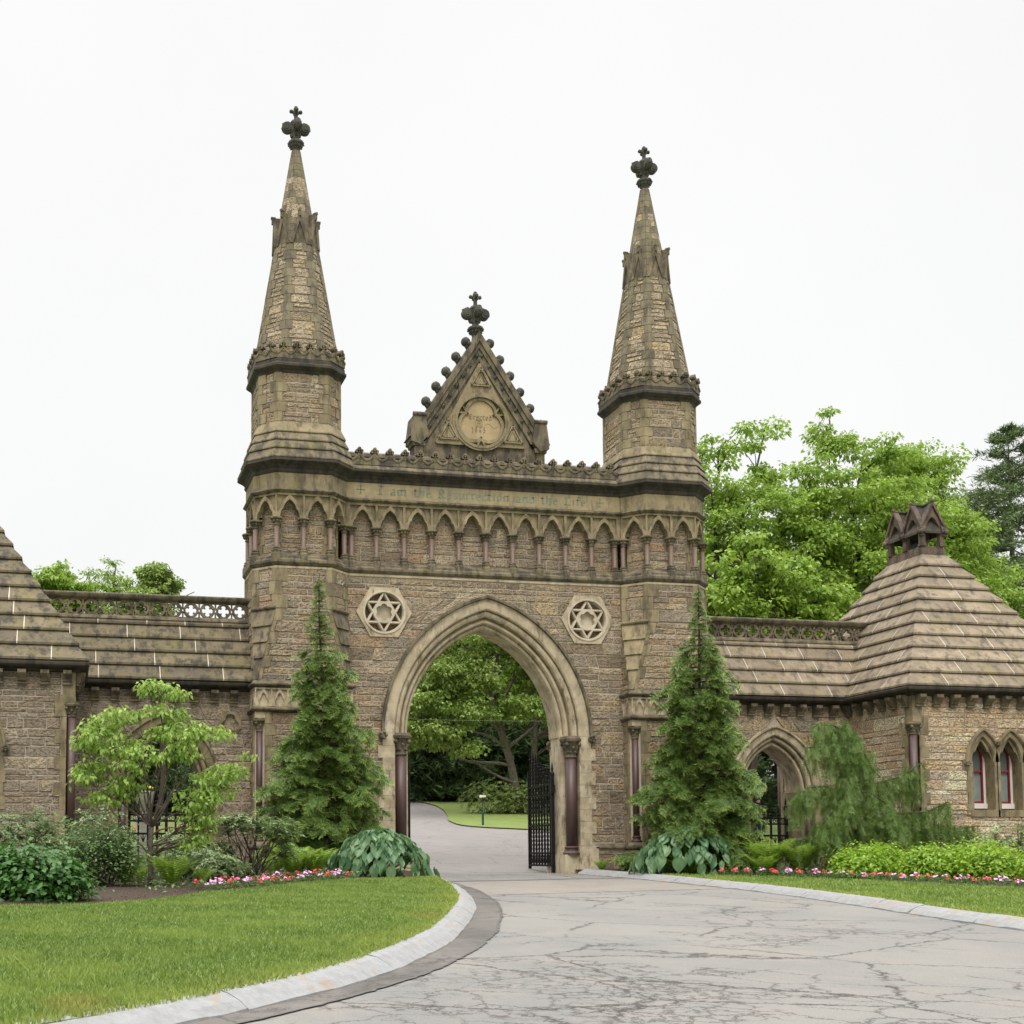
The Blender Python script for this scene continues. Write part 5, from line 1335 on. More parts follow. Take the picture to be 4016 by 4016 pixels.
G_SPRING = m_leaf('spring_green_leaves', (.075,.155,.012), (.18,.31,.03), (.36,.50,.08), .42, .45, clump=.5)
G_ARCH = m_leaf('soft_green_leaves', (.10,.18,.025), (.18,.29,.05), (.36,.46,.12), .4, .5, clump=.35)
G_PALE = m_leaf('fresh_dogwood_leaves', (.12,.24,.03), (.23,.37,.06), (.42,.56,.13), .45, .4, clump=3.)
G_PINE = m_leaf('dark_pine_needles', (.04,.07,.02), (.08,.125,.038), (.15,.21,.07), .15, .6, clump=.5)
G_DARK = m_leaf('dark_woodland_needles', (.03,.06,.02), (.055,.10,.035), (.11,.17,.06), .2, .6, clump=.4)
G_CYP = m_leaf('cypress_sprays', (.026,.068,.013), (.062,.13,.025), (.12,.20,.042), .3, .5, uvtip=(.55,.70,.15), clump=3.5)
G_WEEP = m_leaf('weeping_cedar_sprays', (.042,.095,.018), (.085,.155,.028), (.145,.23,.05), .3, .5, uvtip=(.36,.47,.12), clump=2)
G_HOSTA = m_leaf('blue_green_hosta_leaves', (.045,.13,.05), (.085,.19,.08), (.19,.30,.14), .25, .38, clump=2.5, spec=.5)
G_FERN = m_leaf('fern_fronds', (.10,.20,.015), (.18,.31,.03), (.29,.42,.06), .45, .5, clump=2.)
G_HYD = m_leaf('bright_hydrangea_leaves', (.13,.27,.01), (.22,.38,.02), (.34,.50,.045), .4, .42, clump=2.)
G_HYDD = m_leaf('dark_hydrangea_leaves', (.03,.10,.015), (.05,.15,.025), (.09,.21,.04), .3, .4, clump=2.)
G_RHO = m_leaf('rhododendron_leaves', (.09,.16,.05), (.17,.25,.085), (.34,.43,.20), .25, .35, clump=1.5, spec=.5)
G_RHOD = m_leaf('dull_shrub_leaves', (.065,.125,.04), (.11,.195,.06), (.21,.31,.115), .25, .45, clump=1.5)
G_BED = m_leaf('bedding_leaves', (.06,.14,.03), (.10,.20,.05), (.18,.28,.09), .3, .5, clump=4)
F_RED = m_plain('red_petals', (.72,.03,.05), (.60,.02,.035), 30, .6, 0); F_PINK = m_plain('lilac_pink_petals', (.74,.28,.62), (.80,.42,.70), 30, .6, 0); F_ROSE = m_plain('rose_petals', (.78,.10,.30), (.82,.22,.42), 30, .6, 0)

def limbs_mesh(limbs, mat, parent, n=7, name='trunk'):
    m = MB()
    for pts, r in limbs: m.tube(pts, r, n)
    return m.build(name, mat, parent, smooth=True)
def wob(p0, p1, n, amp, r0, r1, sag=0.):
    p0, p1 = np.array(p0, float), np.array(p1, float); out_ = []
    L = np.linalg.norm(p1-p0); ph = [random.uniform(0, 6.3) for _ in range(4)]
    for i in range(n+1):
        t = i/n; q = p0+(p1-p0)*t; w_ = sin(pi*t)*amp*L
        out_.append((q[0]+w_*sin(4*t+ph[0]), q[1]+w_*sin(5*t+ph[1]), q[2]+w_*.6*sin(4.5*t+ph[2])+sag*L*sin(pi*t)))
    return out_, [r0+(r1-r0)*(i/n) for i in range(n+1)]
def nearest_on(limbs, c, zmax=1e9, frac=.25):
    best = None
    for pts, r in limbs:
        for i in range(int(len(pts)*frac), len(pts)):
            p = pts[i]; d = np.linalg.norm(np.array(p)-c)+ (3*(p[2]-c[2]+.4) if p[2] > c[2]-.2 else 0)
            if best is None or d < best[0]: best = (d, p, r[i])
    return best
def broadleaf(name, label, cat_, base, limbs, lobes, nclump, per, leaf, mat, bark, grp=None, cr=.55, flat=.5, twigs=True, hang=.25, seed=0, uneven=.5, cname='crown'):
    """limbs: polylines in world coordinates; lobes: (x,y,z,rx,ry,rz) that foliage clumps fill"""
    random.seed(seed+11)
    T = thing(name, label, cat_, base, grp)
    vol = np.array([l[3]*l[4]*l[5] for l in lobes])**.8; pr = vol/vol.sum(); cs = []
    for li, k in zip(lobes, rng.multinomial(nclump, pr)):
        d = U3(k); rad = rng.uniform(.25, 1, k)**(uneven); cs.append(np.array(li[:3])+d*rad[:, None]*np.array(li[3:6]))
    cs = np.concatenate(cs); tw = []
    L2 = list(limbs)
    if twigs:
        for c in cs[::(1 if len(cs) < 400 else 2)]:
            b = nearest_on(limbs, c); 
            if b is None: continue
            pts, rr = wob(b[1], c, 4, .10, min(b[2]*.5, .012*np.linalg.norm(np.array(b[1])-c)+.012), .006 if leaf[0] < .15 else .012, .06); L2.append((pts, rr))
    limbs_mesh(L2, bark, T)
    P, D = [], []
    for c in cs:
        k = int(per*random.uniform(.6, 1.4)); r_ = cr*random.uniform(.6, 1.25)
        q = rng.normal(size=(k, 3)); q /= np.linalg.norm(q, axis=1)[:, None]; q *= (rng.random((k, 1))**.45)*r_; q[:, 2] *= flat
        P.append(c+q); out_ = q+np.array([0,0,0.])+rng.normal(size=(k,3))*.25*r_; out_[:, 2] -= hang*r_; D.append(out_)
    P, D = np.concatenate(P), np.concatenate(D); n = len(P)
    up = np.array([0,0,1.])+rng.normal(size=(n,3))*.55
    V, F = leaves(P, D, up, rng.uniform(leaf[0]*.7, leaf[0]*1.25, n), rng.uniform(leaf[1]*.75, leaf[1]*1.2, n), .18, .2)
    V -= np.array(base); me = np_mesh(cname, V, F, mat)
    link(cname, me, T, base); return T

# --- big trees behind the right wing
def big_tree(label, bx, by, limb_tops, lobes, seed, rr=.34, mat=G_SPRING, n=420, per=112, leaf=(.185,.13), grp='tall green trees behind the right wing', cr=.78, bark=TWIG, fork=5.):
    bz = gz(by)-.1; limbs = []
    tr, r1 = wob((bx, by, bz), (bx+.3, by, bz+fork), 6, .03, rr*1.15, rr*.75); limbs.append((tr, r1)); top = tr[-1]
    random.seed(seed)
    for (x, y, z) in limb_tops:
        p, r_ = wob(top, (x, y, z), 9, .07, rr*.55, .035, .0); limbs.append((p, r_))
        for i in (3, 4, 5, 6, 7):
            q = p[i]; e = (q[0]+random.uniform(-2.2,2.2), q[1]+random.uniform(-1.5,1.5), q[2]+random.uniform(.8,2.6)); p2, r2 = wob(q, e, 6, .1, r_[i]*.6, .02); limbs.append((p2, r2))
    return broadleaf('maple_tree', label, 'tree', (bx, by, bz), limbs, lobes, int(n*.98), int(per*.8), leaf, mat, bark, grp, cr*.86, .42, True, .3, seed, .5)
big_tree('tall bright green tree directly behind the right gate tower', 17.0, 15.,
    [(16.2,14.5,19),(18.4,15,19.6),(15.2,14,16.5),(19.5,14,15),(14.6,15,13)],
    [(15.4,14.5,17.6,1.2,2.,2.0),(17.7,14.3,19.2,.9,1.4,.9),(18.3,14.3,17.6,.8,1.4,1.0),(17.,14,15.4,2.6,2.5,1.9),(15.2,14,13.2,2.,2.4,2.2),(19.0,13.6,13.4,2.2,2,2.2),(17.2,13.2,11.2,3.2,2,2.0),(20,13.,10.6,2.5,2,1.6),(16,13.2,9.2,3,2,1.6)], 21, n=430, fork=3.8)
big_tree('tall bright green tree with the highest leafy tip, left of the right lodge lantern', 22.3, 16.5,
    [(22.4,16,21),(24.2,16,19.6),(20.6,15.5,18.6),(25.4,15.5,17),(22,15,16)],
    [(22.2,15.5,20.4,.8,1.2,.9),(22.6,15.5,19.0,1.2,1.2,1.1),(20.6,15,18.0,.9,1.4,1.1),(24.6,15,18.9,1.2,2,.9),(22.4,14.5,16.2,3.0,2.4,1.9),(20.2,14.5,15.2,1.8,2,1.5),(25.2,14.5,15.9,2.2,2,1.9),(22.6,14,13.0,3.4,2.4,2.1),(25.6,14.2,12.6,2.2,2,2),(21.6,14,10.2,3,2,1.8)], 22, n=470, fork=4.)
big_tree('tall bright green tree behind the right lodge roof, between lantern and central tree', 28.6, 18.5,
    [(27.8,18,20.3),(29.4,18,19.8),(26.8,17.5,18),(29.8,17.5,16)],
    [(27.6,18,19.6,1.3,2,1.3),(29.2,18,19.3,1.0,2,1.1),(26.8,17,17.4,1.8,2,1.6),(29,17,16.2,1.8,2.2,1.6),(27.6,16.6,13.6,2.6,2,1.8),(30.,17,13.2,1.6,2,1.5),(28.6,17,11.,2.6,2,1.6),(30.0,18,17.4,1.1,1.5,1.0),(31.0,18,15.6,1.5,1.5,1.3),(32.0,18,13.6,1.8,1.5,1.6),(33.6,18,12.4,1.6,1.5,1.5)], 23, n=520, fork=4.)
big_tree('darker green tree low behind the right railing, beneath the brighter crowns', 19.6, 22.,
    [(19,22,15),(22,22,15.6),(17,22,13.5)],
    [(17,21.5,13,3,2,2.4),(21,21.5,14,3.2,2,2.6),(25,21.5,13.6,3.2,2,2.6),(29,22,14,3,2,2.6),(19,20.5,10.5,4,2,2.2),(25,20.5,10.5,4.4,2,2.2)], 24, mat=G_ARCH, n=330, per=60, leaf=(.34,.26))
big_tree('yellow-green young tree crown just above the right railing beside the right tower', 13.9, 9.2,
    [(13.6,9,12.6),(15.6,9,12.),(12.6,9.2,10.6)],
    [(13.7,9,12.2,1.2,1.2,1.1),(15.6,9,11.6,1.5,1.2,1.1),(12.9,9,10.6,1.3,1.2,1.1),(15,8.8,10.1,1.9,1.2,1.1),(17.4,9,10.2,1.3,1.2,1.2),(13.8,8.8,8.7,1.9,1.2,.9),(16.4,8.8,8.7,1.7,1.2,.9)], 25, rr=.13, n=210, per=60, leaf=(.22,.17), cr=.62, fork=4.4)
# --- trees left behind
big_tree('bright green treetop seen over the far left end of the left railing', -14.6, 22., [(-14.2,22,12.6),(-12.9,22,12.9),(-15.5,22,12)],
    [(-14.6,22,12.9,1.1,1.2,.6),(-13.1,22,13.2,.8,1.2,.7),(-12.2,22,12.6,1.0,1.4,.5),(-13,21.6,11.4,3.,1.5,1.2)], 31, rr=.13, n=260, per=55, leaf=(.2,.16), grp='treetops over the left railing', cr=.5, fork=5)
big_tree('feathery green treetop with the highest twigs over the left railing', -10.6, 23., [(-10.4,23,14.),(-11.6,23,13.2),(-9.6,23,12.8)],
    [(-10.7,23,14.1,.35,.5,.8),(-11.4,23,13.4,.5,.6,.7),(-10.2,22.8,13.0,1.0,1.0,.7),(-10.8,22.6,11.8,2,1.5,1.2)], 32, rr=.12, n=200, per=30, leaf=(.17,.07), grp='treetops over the left railing', cr=.42, fork=6)
big_tree('rounded green treetop over the left railing, nearest the left tower', -8.4, 22.5, [(-8.6,22.5,13.2),(-7.7,22.5,12.7)],
    [(-8.7,22.5,13.7,.7,1,.6),(-8.0,22.5,13.2,.6,1,.6),(-8.9,22.2,12.2,1.2,1.4,1.1)], 33, rr=.12, n=190, per=55, leaf=(.17,.13), grp='treetops over the left railing', cr=.45, mat=G_ARCH, fork=6)

# --- pines and dark conifers
def conifer(name, label, base, H, R, seed, mat, nwh=26, grp=None, sparse=1., spray=(.5,.12), per=34, lean=0., z0=.12, bark=BARK, top=.06, pw=.75):
    random.seed(seed); T = thing(name, label, 'tree', base, grp); b = np.array(base, float)
    m = MB(); m.tube([tuple(b+np.array([lean*t*t*H, 0, t*H])) for t in np.linspace(0, 1, 10)], list(np.linspace(H*.014+.05, .015, 10)), 8)
    P, D = [], []
    for i in range(nwh):
        t = z0+(1-z0)*(i/(nwh-1))**.9; rr = R*((1-t)**pw*.95+top)*random.uniform(.75, 1.15)*(1 if t > .25 else .75+t)
        for j in range(random.randint(4, 6)):
            a = random.uniform(0, 2*pi); r_ = rr*random.uniform(.65, 1.12)
            p0 = b+np.array([lean*t*t*H, 0, t*H]); e = p0+np.array([cos(a)*r_, sin(a)*r_, r_*random.uniform(-.12, .22)]); pts, rad = wob(p0, e, 5, .05, .012*r_+.012, .01, -.05); m.tube(pts, rad, 4)
            k = int(per*sparse*(.3+r_/R)); 
            tt = rng.uniform(.3, 1.05, k)[:, None]; q = p0+(e-p0)*tt+rng.normal(size=(k, 3))*np.array([.14, .14, .06])*r_*(.4+tt)*.8; P.append(q)
            d = (e-p0)[None]/r_+rng.normal(size=(k,3))*.6; d[:, 2] = d[:, 2]*.5+rng.normal(size=k)*.2+.1; D.append(d)
    m.build('trunk', bark, T, smooth=True)
    P, D = np.concatenate(P), np.concatenate(D); n = len(P)
    # each needle tuft: three crossed blades
    parts = []
    for k in range(4):
        dd = D+rng.normal(size=(n,3))*.55; parts.append(leaves(P+rng.normal(size=(n,3))*.05, dd, U3(n), rng.uniform(.6, 1.2, n)*spray[0], spray[1]*rng.uniform(.6,1.2,n), .1, .0))
    V, F = cat(parts); link('crown', np_mesh('crown', V-b, F, mat), T, base); return T
conifer('pine_tree', 'tall dark pine against the sky at the right edge, thin top with open branches', (40.4, 26, gz(26)-.1), 22.8, 7.2, 41, G_PINE, 46, 'pines behind the right lodge', .95, (.38,.06), 90, pw=.55)
conifer('pine_tree', 'darker fuller pine mass right of the lodge lantern', (36.0, 23.0, gz(23)-.1), 17.0, 5.8, 42, G_PINE, 40, 'pines behind the right lodge', 1., (.36,.06), 90, pw=.5)
conifer('pine_tree', 'lower rounded pine at the right edge beside the lodge roof', (41.4, 21.5, gz(21)-.1), 13.6, 4.8, 43, G_PINE, 32, 'pines behind the right lodge', 1., (.36,.06), 90, pw=.5)

# dark woodland beyond the gate
k_ = 0
wood = [((9.5,47.5),13,4.6),((12.5,46.5),10,4.4),((14.5,50),15,5.2),((10.8,52),16,5.2),((17,54),20,5.6),((17.5,48),16,5.4),((20.5,46),14,5.2),((23.5,49),17,5.6),((13,58),21,5.8),((20,58),21,6),((8.2,57),18,6),((26.5,36),11,4.6),((27.5,50),17,6),((-8.5,33),9,3.8),((-5.8,36),10,4),((-11.2,36),9,3.8),((24.0,31),9,4.2),((29.5,33),10,4.5),((22.6,39),12,4.6)]
dk = ['far left in the arch','with drooping boughs low in the arch','centre left in the arch','at the left edge of the arch','rising behind the others left of the leaning trunk','just right of the leaning trunk','behind the rhododendron mass','behind the right iron gate leaf','tallest behind the leaning tree','behind the right pier','behind the left pier','seen through the right wing arch','farthest right in the wood','in the middle of the left wing arch','at the right of the left wing arch','at the left of the left wing arch','low behind the right wing arch','right of the one behind the right wing arch','deep behind the right gate tower']
protoW = conifer('spruce_tree', 'dark woodland spruce '+dk[0], (9.5,47.5,gz(47)-.2), 15, 5.2, 50, G_DARK, 30, 'dark spruces beyond the gate arch', 1., (.7,.12), 60, z0=.0)
for i, ((x, y), h, r_) in enumerate(wood[1:]):
    o = protoW.copy(); C.objects.link(o); o.location = (x, y, gz(y)-.2); o.rotation_euler = (0,0,random.uniform(0,6.28)); s_ = h/15; o.scale = (r_/5.2, r_/5.2, s_); o['label'] = 'dark woodland spruce '+dk[i+1]
    for ch in protoW.children: c_ = ch.copy(); C.objects.link(c_); c_.parent = o

# leaning tree in the arch
lt, lr = wob((13.2,33,gz(33)-.1), (11.0,32,10.2), 8, .03, .26, .17); 
lim = [(lt, lr)]
for e in ((7.2,31,11.2),(8.8,32,13.4),(11.6,32,14.4),(10.2,33,14.0),(13.6,33,13.2)):
    p, r_ = wob(lt[-1] if e[0] < 13 else lt[5], e, 8, .07, .13, .03); lim.append((p, r_))
    for i in (2,3,4,5,6): p2, r2 = wob(p[i], (p[i][0]+random.uniform(-1.8,1.6), p[i][1]+random.uniform(-1,1), p[i][2]+random.uniform(-.3,1.5)), 5, .1, r_[i]*.55, .018); lim.append((p2, r2))
for i, e in ((3,(7.0,31,7.1)),(4,(7.8,31,8.3)),(2,(9.0,32,6.6)),(4,(15,32,9)),(5,(8.4,31,9.8))):
    p, r_ = wob(lt[i], e, 7, .07, .10, .025, -.03); lim.append((p, r_))
broadleaf('oak_tree', 'green tree with a leaning grey trunk framed in the middle of the big arch', 'tree', (13.2,33,gz(33)-.1), lim,
    [(9.0,31,12.9,2.6,1.5,1.5),(11.6,31.5,13.6,2.,1.5,1.3),(7.0,30.5,10.9,2.4,1.4,1.4),(9.6,31,10.6,1.5,1.2,1.2),(6.6,30.5,8.9,2.2,1.4,1.1),(9.0,30.6,8.6,1.9,1.3,1.0),(7.2,30.5,7.3,2.,1.4,.8),(12.8,31,8.9,1.8,1.2,.9),(14.4,31.5,10.8,1.6,1.4,1.4),(13.2,31.5,12.2,1.5,1.4,1.3),(9.2,31,6.6,1.4,1.2,.5),(5.2,30.5,7.4,1.5,1.2,1.)], 400, 70, (.21,.16), G_ARCH, BARKG, None, .62, .5, True, .3, 60)
broadleaf('oak_tree', 'green broadleaf tree behind the right side of the arch, upright trunk beside the leaning one', 'tree', (15.2,36,gz(36)-.1), [wob((15.2,36,gz(36)-.1),(15.0,36,12),8,.02,.24,.1), wob((15.,36,9),(18,36,14),6,.06,.1,.03), wob((15.,36,10),(13,36,15),6,.06,.1,.03)],
    [(15.4,35.6,11.6,2.6,1.4,2.4),(17.6,35.4,8.6,2,1.4,1.6),(14.,35.6,14.4,2.4,1.4,1.6),(17.4,35.4,13.,2.2,1.4,2),(13,36,10,2,1.2,1.6)], 260, 60, (.26,.2), G_SPRING, BARKG, None, .7, .55, True, .3, 61)
broadleaf('oak_tree', 'lighter green tree filling the far back of the arch above the dark spruces', 'tree', (8,42,gz(42)-.1), [wob((8,42,gz(42)-.1),(8,42,14),8,.02,.24,.1), wob((8,42,11),(4,42,16),6,.06,.1,.03), wob((8,42,12),(12,42,17),6,.06,.1,.03)],
    [(5,41.6,13,3,1.4,2.4),(9,41.4,16,3,1.4,2),(12,41.6,13.4,3,1.4,2.4),(2.8,41.6,10,2.4,1.2,1.6),(8,41,11.4,3,1.4,1.6)], 280, 56, (.32,.25), G_ARCH, BARKG, None, .85, .55, True, .3, 62)

# --- the two columnar evergreens
def spray_mesh(P, D, N_, L, Wd, npair=5):
    """flat feathery sprays: a row of narrow leaflets each side of an axis"""
    n = len(P); D = D/np.linalg.norm(D, axis=1)[:, None]; s, nn = frames(D, N_); L = L[:, None]; W_ = Wd[:, None]; VV, FF, UU = [], [], []
    base_i = 0
    def addq(a, b, c, d, u0, u1):
        nonlocal base_i
        VV.append(np.stack([a, b, c, d], 1).reshape(-1, 3)); i = np.arange(n)[:, None]*4+base_i; FF.append(i+np.arange(4)[None]); UU.append(np.tile(np.array([[u0,0],[u0,0],[u1,0],[u1,0]]), (n, 1))); base_i += 4*n
    dz = np.array([0,0,-1.])
    ax = lambda t: P+D*L*t+dz*L*.28*t*t
    addq(ax(0)-s*W_*.04, ax(0)+s*W_*.04, ax(1.), ax(.55)-s*W_*.05, 0, 1)
    for i in range(npair):
        t = .12+.8*i/npair; k = (1-abs(t-.38)*1.1)
        for sg in (-1, 1):
            a = ax(t); e = a+D*L*.24*k+s*sg*W_*.5*k+dz*L*(.06+.04*rng.random((n,1)))+nn*W_*.1*rng.normal(size=(n,1)); wv = D*L*.05
            addq(a-wv, a+wv, e+wv*.35, e-wv*.35, t*.6, t*.6+.45)
    return np.concatenate(VV), np.concatenate(FF), np.concatenate(UU)
def columnar(label, base, H, prof, seed, mat, lean=0., bare=.06, dens=1.):
    random.seed(seed); T = thing('cypress_tree', label, 'tree', base, 'twin columnar evergreens before the gate towers'); b = np.array(base, float); rf_ = lambda h: float(np.interp(h, [p[0] for p in prof], [p[1] for p in prof]))
    m = MB(); ax = lambda h: b+np.array([lean*sin(h*1.1)*.12+lean*h/H*.5, 0, h]); m.tube([tuple(ax(h)) for h in np.linspace(0, H, 14)], list(np.linspace(.11, .012, 14)), 7)
    P, D, LL = [], [], []; h = .15
    while h < H*.985:
        rr = rf_(h); nb = max(2, int((3.5+rr*7.5)*dens))
        a0 = random.uniform(0, 6.28); lobe = [random.uniform(.78, 1.12) for _ in range(5)]
        for j in range(nb):
            a = a0+2*pi*j/nb+random.uniform(-.3,.3); r_ = rr*random.uniform(.72, 1.06)*(1.+.20*sin(a*2+h*2.1+seed)+.17*sin(a*3-h*4.3+seed)+.12*sin(h*7.+a)+.15*sin(h*10.5+1.5*sin(a)))
            if random.random() < .10: r_ *= 1.2
            rise = .12 if rr > .3 else .5
            p0 = ax(h); d = np.array([cos(a), sin(a), 0]); k = max(3, int(r_*14)); pts = []
            for i in range(4): t = i/3; pts.append(tuple(p0+d*r_*t+np.array([0,0,r_*(rise*t-.30*t*t)])))
            m.tube(pts, [.014, .012, .009, .005], 4)
            for q in range(k):
                t = random.uniform(.38, 1.0) if rr > .35 else random.uniform(.1,1); p = p0+d*r_*t+np.array([0,0,r_*(rise*t-.30*t*t)]); sd = np.array([-d[1], d[0], 0])*random.choice((-1,1))
                w_ = random.uniform(.2, .9)*(1.05-t*.5); dd = d*(.45+t*.6)+sd*w_*.8+np.array([0,0,random.uniform(-.75,.05)])
                P.append(p+sd*random.uniform(0,.10)*r_+np.array([0,0,random.uniform(-.05,.05)])); D.append(dd); LL.append(random.uniform(.22,.40)*(1 if rr > .4 else .6))
        h += random.uniform(.11, .2) if rr > .3 else random.uniform(.09, .16)
    m.build('trunk', TWIG, T, smooth=True); P, D, LL = np.array(P), np.array(D), np.array(LL)
    nrm = np.array([0,-.35,.8])+rng.normal(size=P.shape)*.45
    V, F, UV = spray_mesh(P, D, nrm, LL, LL*.9, 6); me = np_mesh('crown', V-b, F, mat, UV); link('crown', me, T, base)
    return T
columnar('left columnar evergreen, narrow feathered tip, in front of the left gate tower', (-5.52,-2.5,bed(-5.52,-2.5)-.05), 8.25, [(0,1.35),(.8,1.62),(1.6,1.5),(2.6,1.3),(3.6,1.08),(4.4,.85),(5.0,.74),(5.5,.5),(6.0,.45),(6.4,.28),(6.9,.26),(7.2,.16),(7.5,.12),(7.8,.03),(8.25,.01)], 71, G_CYP, -.35)
columnar('right columnar evergreen, broader, in front of the right gate tower', (5.62,-2.5,bed(5.6,-2.5)-.05), 8.4, [(0,1.5),(.8,1.75),(1.6,1.62),(2.6,1.25),(3.3,1.08),(4.4,1.02),(5.0,.95),(5.6,.78),(6.1,.55),(6.6,.42),(7.0,.30),(7.5,.22),(7.8,.1),(8.0,.03),(8.4,.01)], 72, G_CYP, .1)

# --- weeping cedar
def weeping():
    random.seed(80); base = (8.7,-5.0,bed(8.7,-5)-.05); T = thing('weeping_cedar', 'weeping evergreen with long hanging curtains of foliage between the right arch and right lodge', 'tree', base); b = np.array(base)
    arms = [[(8.7,-5,0),(8.6,-5,2.0),(8.75,-5,3.4),(8.72,-5,4.3)], [(8.7,-5,4.0),(8.3,-5,4.15),(7.7,-5.1,4.15)], [(8.6,-5,3.3),(8.0,-5.1,3.55),(7.45,-5.1,3.5)],
        [(8.7,-5,2.3),(9.5,-5.1,2.55),(10.3,-5.1,2.75),(10.9,-5.2,3.15)], [(8.7,-5,2.2),(7.9,-5.2,2.45),(7.3,-5.3,2.4),(6.95,-5.3,2.1)], [(8.7,-5,1.4),(9.9,-5.2,1.7),(10.9,-5.3,1.75),(11.6,-5.3,2.05)],
        [(8.7,-5,1.2),(10.2,-5.0,1.35),(11.6,-5.1,1.3),(12.5,-5.2,1.35)], [(8.6,-5,1.6),(7.8,-5.6,1.75),(7.2,-5.9,1.3)], [(8.7,-5,3.1),(9.1,-5.2,3.2),(9.5,-5.3,2.7)], [(8.6,-5,2.6),(8.2,-5.6,2.6),(8.0,-5.9,2.0)], [(8.7,-5,1.7),(9.2,-5.8,1.7),(9.6,-6.1,1.2)],
        [(8.7,-5,3.7),(8.95,-5.15,3.75),(9.2,-5.2,3.2)], [(8.7,-5,.9),(7.6,-5.3,1.1),(6.7,-5.4,.9)], [(8.7,-5,2.2),(9.0,-5.5,2.3),(9.4,-5.8,1.9)]]
    m = MB(); P, D, LL = [], [], []
    for ai, a in enumerate(arms):
        n = len(a); m.tube([(p[0], p[1], p[2]+(base[2] if ai == 0 else 0)) for p in a], list(np.linspace(.10 if ai == 0 else .045, .012, n)), 6)
        tot = sum(np.linalg.norm(np.array(a[i+1])-np.array(a[i])) for i in range(n-1)); K = int(tot*(38 if ai else 22))
        for q in range(K):
            t = random.uniform(.05 if ai else .45, 1)*(n-1); i = min(n-2, int(t)); p = np.array(a[i])+(np.array(a[i+1])-np.array(a[i]))*(t-i)
            zb = base[2]+.1; ln = min(random.uniform(.35, 1.05)*(1 if ai else .9), max(.2, p[2]-zb)); ox, oy = random.gauss(0,.09), random.gauss(0,.13); p = p+np.array([ox, oy, 0])
            k = max(3, int(ln/.10))
            for j in range(k):
                f = j/k; P.append(p+np.array([ox*.8*f, oy*.8*f, .06-ln*f])); D.append(np.array([random.uniform(-.4,.4), random.uniform(-.5,.4), -1.+random.uniform(0,.75)*(1-f)])); LL.append(random.uniform(.16,.28))
    m.build('trunk', TWIG, T, smooth=True); P, D, LL = np.array(P), np.array(D), np.array(LL)
    V, F, UV = spray_mesh(P, D, U3(len(P)), LL, LL*.8, 4); link('crown', np_mesh('crown', V-b, F, G_WEEP, UV), T, base)
weeping()

# --- dogwood in the left bed
def dogwood():
    random.seed(90); bx, by = -10.76, -9.7; bz = bed(bx, by)-.03; base = (bx, by, bz)
    limbs = [wob(base, (bx+.02, by, 1.15), 6, .02, .062, .055)]
    top = limbs[0][0][-1]; tips = []
    ends = [(-12.3,-9.7,2.9),(-12.0,-9.4,3.45),(-11.5,-9.8,3.6),(-11.1,-9.6,3.75),(-10.6,-9.7,4.2),(-10.2,-9.8,4.0),(-9.9,-9.5,3.35),(-9.3,-9.7,3.15),(-9.0,-9.9,2.3),(-9.3,-9.9,1.95),(-12.2,-9.9,2.3),(-11.9,-10.1,1.95),(-9.6,-9.3,2.8),(-10.9,-10.4,3.1),(-10.5,-9.,3.3),(-11.6,-9.1,2.7),(-10.2,-10.4,2.4),(-11.2,-9.1,3.3)]
    for e in ends:
        low = e[2] < 2.4; s0 = limbs[0][0][3 if low and random.random() < .6 else 6]; p, r_ = wob(s0, e, 8, .045, .02, .005, -.02 if not low else .02); limbs.append((p, r_))
        for i in (3,4,5,6,7):
            if random.random() < .75:
                q = (p[i][0]+random.uniform(-.45,.45), p[i][1]+random.uniform(-.4,.4), p[i][2]+random.uniform(.05,.45)); p2, r2 = wob(p[i], q, 4, .06, .010, .004); limbs.append((p2, r2))
    lobes = [(-12.15,-9.7,2.95,.38,.4,.16),(-11.8,-9.6,3.3,.5,.4,.2),(-11.35,-9.7,3.55,.42,.4,.16),(-11.5,-9.7,2.85,.6,.5,.25),(-10.7,-9.7,4.15,.4,.3,.13),(-10.3,-9.7,4.05,.4,.3,.14),(-10.5,-9.7,3.65,.5,.4,.18),(-10.0,-9.6,3.35,.5,.4,.16),(-9.5,-9.7,3.15,.6,.4,.16),(-10.3,-9.8,3.1,.6,.5,.2),
        (-12.0,-9.8,2.35,.45,.4,.25),(-12.3,-9.8,2.15,.25,.3,.12),(-9.1,-9.8,2.35,.42,.35,.16),(-9.6,-9.9,2.1,.55,.4,.25),(-9.8,-9.9,1.75,.5,.4,.3),(-9.3,-9.9,2.0,.4,.3,.2),(-10.1,-9.9,2.75,.5,.4,.22),(-11.0,-10.1,2.6,.5,.4,.3),(-8.7,-9.8,2.7,.2,.2,.1),(-9.7,-9.8,1.35,.35,.3,.2),(-11.3,-9.8,2.0,.4,.4,.25),(-9.75,-9.9,1.05,.3,.3,.2),(-9.95,-9.8,.85,.25,.3,.15),(-11.7,-9.8,1.75,.4,.3,.15)]
    broadleaf('dogwood_tree', 'small young tree with fresh light green leaves and one slim trunk in the left bed', 'tree', base, limbs, lobes, 560, 11, (.11,.07), G_PALE, BARK, None, .17, .55, True, .55, 91)
dogwood()

